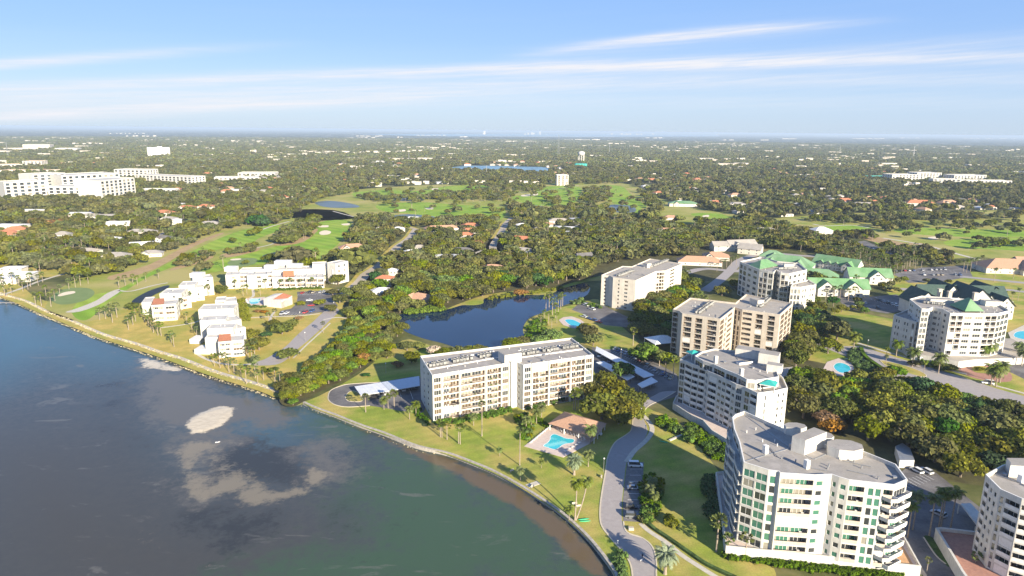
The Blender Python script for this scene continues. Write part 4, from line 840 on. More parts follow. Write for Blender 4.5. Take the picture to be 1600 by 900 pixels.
skl = MB(); q = G(1163, 568, zr2); skl.box(q[0], q[1], zr2, 7, 2.2, 1.0, .35, 0, 1); C1.part('skylight', skl, ['trim', 'g_dark'])
pd = MB(); PP = GP([(1051, 633), (1080, 652), (1098, 660), (1112, 676), (1140, 693), (1175, 690), (1185, 660), (1075, 610), (1056, 622)], 2.0); PP = ccw(PP); open_(PP); pd.prism(PP, 0, 2.2, 0, 1)
Q = inset(PP, .4)
for i in range(len(PP)):
    j = (i+1) % len(PP); pd.quad((*PP[i], 2.2), (*PP[j], 2.2), (*PP[j], 3.1), (*PP[i], 3.1), 0); pd.quad((*Q[j], 2.2), (*Q[i], 2.2), (*Q[i], 3.1), (*Q[j], 3.1), 0); pd.quad((*PP[i], 3.1), (*PP[j], 3.1), (*Q[j], 3.1), (*Q[i], 3.1), 0)
C1.part('terrace', pd, ['white', 'deck']); C1.done()
def gazebo(px, py, z, w, label, rz=0):
    q = G(px, py, z); r = empty('gazebo', (q[0], q[1], z), rz, label=label, cat='gazebo')
    for sx in (-1, 1):
        for sy in (-1, 1):
            p = MB(); p.box(sx*w*.42, sy*w*.42, 0, .25, .25, 2.6); link('post', p.mesh('post', ['trim']), r)
    p = MB(); P = rect((0, 0), w, w, 0); p.box(0, 0, 2.6, w, w, .3, 0, 1); 
    a, b_, c, d = [(*v, 2.92) for v in P]; t = (0, 0, 2.92+w*.24)
    for u, v in ((a, b_), (b_, c), (c, d), (d, a)): p.tri(u, v, t)
    link('roof', p.mesh('roof', ['teal', 'trim']), r)
gazebo(1200, 609, zr, 6.2, 'teal roofed white gazebo on the near roof terrace of the stepped white building', -.5); gazebo(1083, 560, zr, 5, 'teal roofed gazebo on the far left roof terrace of the stepped white building', .3)

# --- C2: large white building in the lower right, green glass
Z5 = 28.6
C2px = [(1155, 690), (1162, 722), (1201, 734), (1216, 736), (1219, 738.5), (1274, 742), (1300, 741), (1311, 745), (1327, 749.5), (1398, 757.5), (1418, 749), (1400, 725), (1348, 704), (1300, 698), (1230, 672), (1163, 642), (1149, 647), (1144, 652), (1147, 670)]
C2P = bfoot(C2px, Z5)
C2 = Bld('apartment_building', 'large white apartment building with green tinted windows and a long grey flat roof, lower right', 'apartment building', C2P[0])
zr = C2.body(C2P, 3, Z5, 8, {0: [(.06, .42, 't', 2), (.52, .94, 't', 2)], 1: [(.04, .48, 't', 2), (.54, .97, 't', 2)], 2: [(.2, .82, 't', 1)], 4: {'c': [(.03, .97, 'b')], 'k': {'rail': 'panel', 'shut': .12}}, 5: [(.12, .50, 'w', 1)], 6: [(.2, .7, 'w', 1)], 7: [(.2, .75, 'w', 1)],
    8: {'c': [(.02, .36, 'b'), (.44, .56, 't', 1), (.60, .72, 't', 1), (.78, .98, 'b')], 'k': {'rail': 'panel', 'shut': .1}}, 9: [(.05, .92, 'p')], 17: [(.1, .9, 'b')], 18: [(.06, .46, 'b'), (.54, .94, 'b')]}, glass='green', rail='solid', par=1.1)
# projecting curved balcony slabs down the bay corner and the shaded left side
pj = MB()
fh = (Z5-1.1-.3-3)/8
for i in range(8):
    z = 3+i*fh
    for i0, o0 in ((0, 1.7), (17, 1.6), (18, 1.8)):
        a = Vector(C2P[i0]); c = Vector(C2P[(i0+1) % len(C2P)]); d = (c-a).normalized(); n = Vector((d.y, -d.x)); L = (c-a).length
        K = 5 if L > 6 else 2; prev = None
        for k_ in range(K+1):
            q = a+d*(L*k_/K)+n*(o0*(.55+.45*math.sin(math.pi*k_/K)*(1 if i0 else .8)))
            if prev is not None: pj.box((q.x+prev.x)/2, (q.y+prev.y)/2, z-.1, (q-prev).length+.1, .16, 1.15, math.atan2(q.y-prev.y, q.x-prev.x)); 
            prev = q
        pj.quad((*a, z+.02), (*(a+n*o0*.75), z+.02), (*(c+n*o0*.75), z+.02), (*c, z+.02))
C2.part('balcony_parapet', pj, ['white'])
pj = MB()
a9, c9 = Vector(C2P[8]), Vector(C2P[9]); d = (c9-a9).normalized(); n = Vector((d.y, -d.x)); L = (c9-a9).length
# corbelled balconies at the right hand corner
for i in range(1, 8):
    z = 3+i*fh; P = [a9+d*(L*.78), a9+d*(L*.78)+n*.3, a9+d*(L*.92)+n*1.7, c9+d*1.2+n*1.1, Vector(C2P[10])+d*1.6, Vector(C2P[10])]
    P = ccw([tuple(v) for v in P]); Q = inset(P, .15); pj.prism(P, z-.3, z, 0)
    for j in range(len(P)): k_ = (j+1) % len(P); pj.quad((*P[j], z), (*P[k_], z), (*P[k_], z+.75), (*P[j], z+.75)); pj.quad((*Q[k_], z), (*Q[j], z), (*Q[j], z+.75), (*Q[k_], z+.75)); pj.quad((*P[j], z+.75), (*P[k_], z+.75), (*Q[k_], z+.75), (*Q[j], z+.75))
C2.part('corner_balcony', pj, ['white'])
pk = MB(); Q = GP([(1239, 690), (1259, 697), (1292, 684), (1272, 676)], Z5+1.5); Q = ccw(Q); 
Q = ccw(GP([(1238, 681), (1259, 688), (1292, 675), (1272, 667.5)], Z5+3.8)); pk.prism(Q, zr, Z5+3.8, 0, 1); C2.part('penthouse', pk, ['white', 'roofgrey'])
def octa(c, r, s=1.0, rz=0): return [(c[0]+r*math.cos(rz+R(45*i+22.5)), c[1]+s*r*math.sin(rz+R(45*i+22.5))) for i in range(8)]
pk = MB(); q = G(1320, 700, Z5+1); pk.prism(octa(q, 5.4, .75, -.25), zr, Z5+2.0, 0, 1); q = G(1288, 690, zr); pk.prism(octa(q, 2.6), zr, Z5+1.2, 0, 1); q = G(1242, 672, Z5); pk.prism(octa(q, 3.6, .7), 3, Z5+1.6, 0, 1); C2.part('stair_tower', pk, ['white', 'roofgrey'])
lv = MB(); a, c = G(1236.5, 700, zr), G(1253, 709, zr); lv.box((a[0]+c[0])/2-.3, (a[1]+c[1])/2+.4, zr, math.dist(a, c), 1.0, 1.5, math.atan2(c[1]-a[1], c[0]-a[0])); C2.part('louvre_panel', lv, ['steel'])
ch = MB()
for x, y in ((1195.5, 708), (1260, 731.5)): q = G(x, y, zr); ch.box(q[0], q[1], zr, 1.3, 1.3, 2.6, .4)
C2.part('chimney', ch, ['trim'])
sm_ = MB()
for p_, q_ in (((1165, 650), (1236, 700)), ((1236, 700), (1272, 718)), ((1272, 718), (1302, 705)), ((1160, 722), (1236, 700))):
    a, c = G(*p_, zr), G(*q_, zr); sm_.box((a[0]+c[0])/2, (a[1]+c[1])/2, zr, math.dist(a, c), .35, .12, math.atan2(c[1]-a[1], c[0]-a[0]))
C2.part('roof_seam', sm_, ['steel'])
vt = MB()
for x, y in ((1221, 717), (1243, 722), (1334, 723), (1346, 732), (1295, 729), (1293, 733), (1372, 749)): q = G(x, y, zr); vt.tube([(q[0], q[1], zr), (q[0], q[1], zr+.9)], .22, 6)
C2.part('vent_pipe', vt, ['steel'])
pd = MB(); PP = bfoot([(1134, 857), (1439, 889), (1401, 821), (1375, 790), (1250, 770), (1145, 739), (1118, 741), (1121, 760)], 3.0); pd.prism(PP, 0, 2.95, 0, 1)
Q = inset(PP, .4)
for i in (0, 1, 5, 6, 7):
    j = (i+1) % len(PP); pd.quad((*PP[i], 2.95), (*PP[j], 2.95), (*PP[j], 3.9), (*PP[i], 3.9), 0); pd.quad((*Q[j], 2.95), (*Q[i], 2.95), (*Q[i], 3.9), (*Q[j], 3.9), 0); pd.quad((*PP[i], 3.9), (*PP[j], 3.9), (*Q[j], 3.9), (*Q[i], 3.9), 0)
C2.part('terrace', pd, ['white', 'deck'])
tt = MB(); tt.cap(ccw(GP([(1368, 881), (1430, 887), (1402, 838), (1390, 835), (1385, 856)], 2.96)), 2.965); C2.part('terrace_tiles', tt, ['tan'])
for i in range(13):
    x = 1150+i*22.5; y = 861+i*2.25; q = G(x, y, 2); bu = MB(); bu.box(q[0], q[1]-.15, 0, .45, .9, 3.2, -.15); C2.part('buttress', bu, ['white'])
C2.done()
q = G(1406, 776, 3); 
# --- C3: white round cornered building at the right edge
Z6 = 27.4
C3P = bfoot([(1540, 741), (1563, 764), (1597, 779), (1650, 792), (1720, 775), (1700, 730), (1640, 718), (1567, 726)], Z6)
C3 = Bld('apartment_building', 'white apartment building with curved balconies cut by the right edge, beside a brick terrace', 'apartment building', C3P[0])
zr = C3.body(C3P, 3, Z6, 8, {0: [(.10, .32, 'b'), (.42, .56, 'w', 1), (.70, .84, 'w', 1)], 1: [(.05, .22, 't', 1), (.32, .95, 'b')], 2: [(.03, .47, 'b'), (.53, .97, 'b')], 7: [(.2, .4, 'w'), (.6, .8, 'w')]}, glass='dark', rail='solid', par=1.2)
pk = MB(); pk.prism(ccw(GP([(1579, 722), (1579, 727), (1660, 732), (1660, 716), (1573, 715.5)], Z6+2.5)), zr, Z6+2.5, 0, 1); C3.part('penthouse', pk, ['white', 'roofgrey'])
pd = MB(); PP = bfoot([(1461, 829), (1501, 896), (1545, 960), (1720, 960), (1700, 850), (1600, 840), (1525, 834.5), (1470, 828)], 3); pd.prism(PP, 0, 2.95, 0, 1)
Q = inset(PP, .7)
for i in (0, 1, 5, 6, 7):
    j = (i+1) % len(PP); pd.quad((*PP[i], 2.95), (*PP[j], 2.95), (*PP[j], 4.0), (*PP[i], 4.0), 0); pd.quad((*Q[j], 2.95), (*Q[i], 2.95), (*Q[i], 4.0), (*Q[j], 4.0), 0); pd.quad((*PP[i], 4.0), (*PP[j], 4.0), (*Q[j], 4.0), (*Q[i], 4.0), 0)
C3.part('terrace', pd, ['white', 'paver']); 
ch = MB(); q = G(1594, 754, zr); ch.box(q[0], q[1], zr, 1.3, 1.3, 2.4, .4); C3.part('chimney', ch, ['trim'])
C3.done()
cp = MB(); P = ccw(GP([(1501, 788), (1527, 822), (1540, 812), (1516, 787)], 3.4)); cp.prism(P, 3.2, 3.7, 0); 
for p in P: cp.box(p[0]*.99+1, p[1], 0, .3, .3, 3.2)
o = empty('entrance_canopy', (*P[0], 0), label='flat white entrance canopy left of the building at the right edge', cat='canopy'); cp.build('roof', ['white'], o)

# --- D: low stepped white buildings on the left
def stack(name, label, blocks, clay=(), extra=()):
    P0 = G(*blocks[0][0], blocks[0][3]); B_ = Bld(name, label, 'apartment building', P0); B_.mats = ['white', 'innermid', 'roofpale', 'trim']
    for fl, fr, dep, h, nfl, cols in blocks:
        a, c = Vector(G(*fl, h)), Vector(G(*fr, h)); d = (c-a).normalized(); n = Vector((-d.y, d.x)); P = [tuple(a), tuple(c), tuple(c+n*dep), tuple(a+n*dep)]; open_(P)
        side = [(.2, .34, 'w', 1), (.62, .76, 'w', 1)] if dep > 10 else None
        B_.body(P, 0, h, nfl, {0: cols, 1: side}, glass='mixed', rail='solid', par=.5)
    for px, z0, z1 in clay:
        P = [G(*p, z) for p, z in zip(px, (z0, z0, z1, z1))]; cb = MB()
        cb.quad((*P[0], z0+.12), (*P[1], z0+.12), (*P[2], z1+.12), (*P[3], z1+.12)); cb.quad((*P[0], z0-.6), (*P[0], z0+.12), (*P[3], z1+.12), (*P[3], z0-.6)); cb.quad((*P[1], z0-.6), (*P[2], z0-.6), (*P[2], z1+.12), (*P[1], z0+.12)); cb.quad((*P[2], z0-.6), (*P[3], z0-.6), (*P[3], z1+.12), (*P[2], z1+.12))
        B_.part('clay_roof', cb, ['clay'])
    for cx, cy, w, d, z0, h, rz in extra:
        e = MB(); q = G(cx, cy, z0); e.box(q[0], q[1], z0, w, d, h, rz, 0, 1); B_.part('penthouse', e, ['white', 'roofwhite'])
    B_.done()
bw = [(.06, .45, 'b'), (.56, .92, 'w', 3)]
stack('apartment_building', 'low white stepped apartment building left of the others, beside the golf green',
  [((236.4, 477), (275, 474.5), 14, 11, 3, bw), ((221, 473), (236.5, 472), 16, 8.5, 2, None), ((249, 459), (283, 458), 16, 11.5, 3, [(.6, .7, 'w')]), ((276, 466), (298, 463), 12, 8, 2, [(.3, .7, 'b')]),
   ((279, 446), (304, 445), 14, 12.5, 3, None), ((292, 450), (318, 448), 10, 10, 3, [(.3, .42, 'w'), (.6, .72, 'w')]), ((301, 436), (332.6, 433), 12, 13.5, 4, [(.68, .80, 'w')])],
  clay=[(((237, 476.5), (255.5, 475.5), (256.5, 466), (240, 467)), 11, 12.2)], extra=[(309, 432.5, 9, 7, 13, 3.2, .05)])
stack('apartment_building', 'low white stepped apartment building in the middle of the left shore, nearest the seawall',
  [((340.7, 534.5), (381, 531), 12, 9.2, 3, bw), ((320, 528), (341, 527), 12, 9.5, 3, None), ((323, 513.5), (364, 512), 11, 12.4, 3, None), ((360, 516), (383.5, 511), 14, 10, 3, [(.6, .7, 'w')]),
   ((312, 501), (352, 499), 12, 12.6, 3, None), ((350, 503), (377, 499), 12, 10.5, 3, None), ((309.6, 484), (365, 482), 14, 12.8, 3, None), ((352, 471.5), (370, 470), 12, 13, 3, [(.6, .75, 'w')]), ((336, 470), (352, 469), 11, 14.5, 4, [(.2, .85, 'b')])],
  clay=[(((341, 533.8), (361, 532), (360.5, 521.5), (342, 523)), 9.2, 10.6)])
gr = MB()
for fl, w, d, h in (((303.5, 546), 9.5, 8, 2.8), ((296, 530), 6.5, 8, 2.8)):
    q = G(*fl, h); gr.box(q[0]+w/2, q[1]+d/2, 0, w, d, h, -.04, 0, 1); open_(rect((q[0]+w/2, q[1]+d/2), w+2, d+2, 0))
q = G(303.5, 546, 0); o = empty('garage', (q[0], q[1], 0), label='pair of low white flat roofed garages beside the middle stepped building', cat='garage'); gr.build('wall', ['white', 'roofwhite'], o)
stack('apartment_building', 'wide low white apartment building behind the left swimming pool',
  [((352, 430), (373, 429), 16, 11, 3, [(.45, .7, 'w', 1)]), ((373, 429), (385.5, 428.5), 14, 11, 3, [(.1, .95, 'b')]), ((385.5, 430), (397, 429.5), 14, 11, 3, None), ((397, 429.5), (417, 428.5), 14, 11, 3, [(.2, .5, 'b')]),
   ((417, 428), (425, 427.5), 16, 11, 3, [(.15, .9, 'b')]), ((425, 434), (443, 433.5), 20, 8.4, 2, [(.05, .47, 'b'), (.53, .95, 'b')]), ((443, 434), (461, 433.5), 20, 8.4, 2, [(.05, .47, 'b'), (.53, .95, 'b')]), ((461, 433.5), (477, 433), 20, 8.4, 2, [(.1, .9, 'b')]),
   ((477, 434), (495, 433.5), 20, 8.4, 2, [(.06, .94, 'b')]), ((495, 434), (506, 433.5), 18, 8.4, 2, [(.1, .9, 'b')]), ((425, 422), (495, 420), 14, 12, 3, None), ((374, 422), (425, 421), 10, 12.2, 3, None), ((511, 410), (524, 412), 14, 17, 4, None), ((519, 421), (533, 420), 10, 12, 3, None), ((488, 413), (511, 412), 10, 15, 4, None)],
  clay=[(((442, 432.5), (459.5, 432), (459, 423), (442, 423.5)), 8.4, 11.8)], extra=[(425, 419, 11, 6, 12, 2.6, .05), (443, 414.5, 13, 7, 12, 4, .05), (461, 417, 12, 6, 12, 2.6, .05), (362, 423, 9, 7, 10.5, 3.4, .05)])
# ---------------------------------------------------------------- cottages, hotel, clubhouse, houses
def winrow(root, P0, P1, z, n, w, h, gl='g_dark', z_off=0.0):
    P0 = Vector(P0); P1 = Vector(P1); d = (P1-P0).normalized(); nn = Vector((d.y, -d.x)); L = (P1-P0).length; rz = math.atan2(d.y, d.x); c0 = root.location
    for i in range(n):
        q = P0+d*(L*(i+.5)/n)+nn*.04
        wo_ = link('window', window_mesh(w, h, 2, 'trim'), root, (q.x-c0.x, q.y-c0.y, z-c0.z), rz); link('pane', pane_mesh(w-.1, h, gl), wo_, (0, -.03, 0))
def cottage(c, w, d, rz, eave, rise, roofm, label, kind='gable', wallm='white', gables=(), cat='house', name='cottage', wins=2, group=None):
    P = rect(c, w, d, rz); open_(P); r = empty(name, (c[0], c[1], 0), label=label, cat=cat, group=group)
    b = MB(); b.prism(P, 0, eave, 0)
    rf = MB()
    if kind == 'hip': hip(rf, P, eave, rise, 0, ov=.7)
    else: gable(rf, P, eave, rise, 0, None, ov=.7); m0 = ((P[3][0]+P[0][0])/2, (P[3][1]+P[0][1])/2); m1 = ((P[1][0]+P[2][0])/2, (P[1][1]+P[2][1])/2); b.tri((*P[3], eave), (*P[0], eave), (*m0, eave+rise-.1)); b.tri((*P[1], eave), (*P[2], eave), (*m1, eave+rise-.1))
    for off, gw, gd, side in gables:      # cross gables: offset along the length, width, projection, side -1 front / 1 back
        cc = Vector((math.cos(rz), math.sin(rz))); nn = Vector((-cc.y, cc.x))*side
        base = Vector(c)+cc*off; tip = base+nn*(d/2+gd)
        a0, b0 = tip-cc*gw/2, tip+cc*gw/2; a1_, b1_ = base-cc*gw/2, base+cc*gw/2
        PP = [tuple(tip-cc*gw/2), tuple(base-cc*gw/2), tuple(base+cc*gw/2), tuple(tip+cc*gw/2)]
        if area(PP) < 0: PP = [PP[3], PP[2], PP[1], PP[0]]
        b.prism(PP, 0, eave, 0)
        Q = [PP[0], PP[1], PP[2], PP[3]]; ri = min(rise*.95, gw*.42)
        gable(rf, Q, eave, ri, 0, None, ov=.5)
        m = (tip.x, tip.y); b.tri((*PP[3], eave), (*PP[0], eave), (*m, eave+ri-.1))
        if side < 0:
            for fz in ([.9] if eave < 4.5 else [.9, 3.9]): winrow(r, PP[3], PP[0], fz, 2, min(1.6, gw*.25), 1.6)
            winrow(r, PP[3], PP[0], eave+ri*.2, 1, gw*.28, min(1.3, ri*.4))
    for fz in ([.9] if eave < 4.5 else [.9, 3.9]): winrow(r, P[0], P[1], fz, wins, 1.4, 1.4)
    winrow(r, P[3], P[0], .9, 2, 1.3, 1.3)
    b.build('wall', [wallm], r); rf.build('roof', [roofm, 'trim'], r); return r
cott = [((1210, 417), (1225, 400), 38, 13, 'largest green roofed cottage row, left end next to the white tower', [(-10, 11, 3, -1), (8, 12, 3, -1)]),
        ((1243, 425), (1263, 412), 26, 12, 'green roofed cottage second from the left, with a white gable facing the bay', [(-4, 10, 3, -1)]),
        ((1284, 456), (1300, 442), 36, 13, 'front green roofed cottage with two white gables above the palms', [(-8, 11, 4, -1), (9, 11, 4, -1)]),
        ((1262, 438), (1290, 430), 24, 12, 'green roofed cottage behind the front one, touching the lower wing of the white tower', [(-2, 9, 2, -1)])]
cottage(G(1228, 421), 46, 22, -.55, 6, 7.5, 'metgreen', cott[0][4], 'hip', gables=[(-12, 12, 2, -1), (12, 13, 5, -1)], wins=4)
cottage(G(1206, 409), 22, 16, -.5, 6, 5.5, 'metgreen', 'green roofed cottage at the far left of the row, half hidden by the white tower', 'hip', gables=[(2, 10, 2, -1)], wins=3)
cottage(G(1272, 440), 36, 16, -.42, 6, 5.5, 'metgreen', cott[3][4], 'hip', gables=[(-6, 10, 3, -1)], wins=3)
cottage(G(1306, 459), 44, 15, -.10, 6.5, 6, 'metgreen', cott[2][4], 'gable', gables=[(-11, 13, 4, -1), (9, 13, 4, -1), (-1, 9, 1, 1)], wins=4)
cottage(G(1308, 421), 40, 15, -.85, 6, 6, 'metgreen', 'green roofed cottage behind, with a row of dormers on its shaded side', 'gable', gables=[(-12, 5, .5, -1), (-5, 5, .5, -1), (2, 5, .5, -1), (13, 10, 3, -1)], wins=4)
cottage(G(1355, 440), 34, 16, -.15, 6, 6, 'metgreen', 'green roofed cottage at the right end of the row beside the parking lot', 'gable', gables=[(4, 12, 3, -1)], wins=3)
# hotel
H0 = G(1490, 484); ho = empty('hotel', (H0[0], H0[1], 0), label='long white hotel with steep dark green gabled roofs and brick chimneys behind the broad tower', cat='hotel')
hb = MB(); hr = MB()
def hgab(px, py, w, d, rz, z, ri, win=3):
    c = G(px, py); P = rect(c, w, d, rz); open_(P); hb.prism(P, 0, z, 0); gable(hr, P, z, ri, 0, None, ov=.9)
    m0 = ((P[3][0]+P[0][0])/2, (P[3][1]+P[0][1])/2); m1 = ((P[1][0]+P[2][0])/2, (P[1][1]+P[2][1])/2)
    hb.tri((*P[3], z), (*P[0], z), (*m0, z+ri-.15)); hb.tri((*P[1], z), (*P[2], z), (*m1, z+ri-.15))
    winrow(ho, P[3], P[0], z-2.4, win, 1.3, 1.7); winrow(ho, P[3], P[0], z-5.6, win+1, 1.3, 1.7)
    if win > 2: winrow(ho, P[3], P[0], z+.6, 3, 1.1, 2.0)
hgab(1494, 486, 58, 17, -.06, 11, 8.0, 3)
fr = math.pi/2
hgab(1508, 491, 27, 21, fr, 11.5, 9.5, 4); hgab(1432, 490, 20, 15, fr, 10.5, 7.5, 3); hgab(1451, 494, 20, 10, fr, 10.5, 5, 2); hgab(1478, 492, 20, 8, fr, 11.5, 4.6, 2); hgab(1494, 499, 22, 11, fr, 9.5, 4.8, 2); hgab(1526, 499, 22, 11, fr, 9.5, 4.8, 2); hgab(1530, 491, 18, 7, fr, 12, 4.2, 2); hgab(1553, 493, 20, 11, fr, 10, 5.5, 3); hgab(1468, 482, 24, 15, fr, 11, 9, 3); hgab(1534, 482, 22, 16, fr, 11, 7.6, 3)
hb.build('wall', ['white'], ho); hr.build('roof', ['dkgreen', 'trim'], ho)
for x, y in ((1482, 470), (1522, 472), (1467, 466)):
    q = G(x, y, 16); m_ = MB(); m_.box(q[0], q[1], 8, 2.4, 2.0, 14, 0, 0); m_.box(q[0], q[1], 22, 2.9, 2.5, .5, 0, 0); m_.build('chimney', ['beige'], ho)
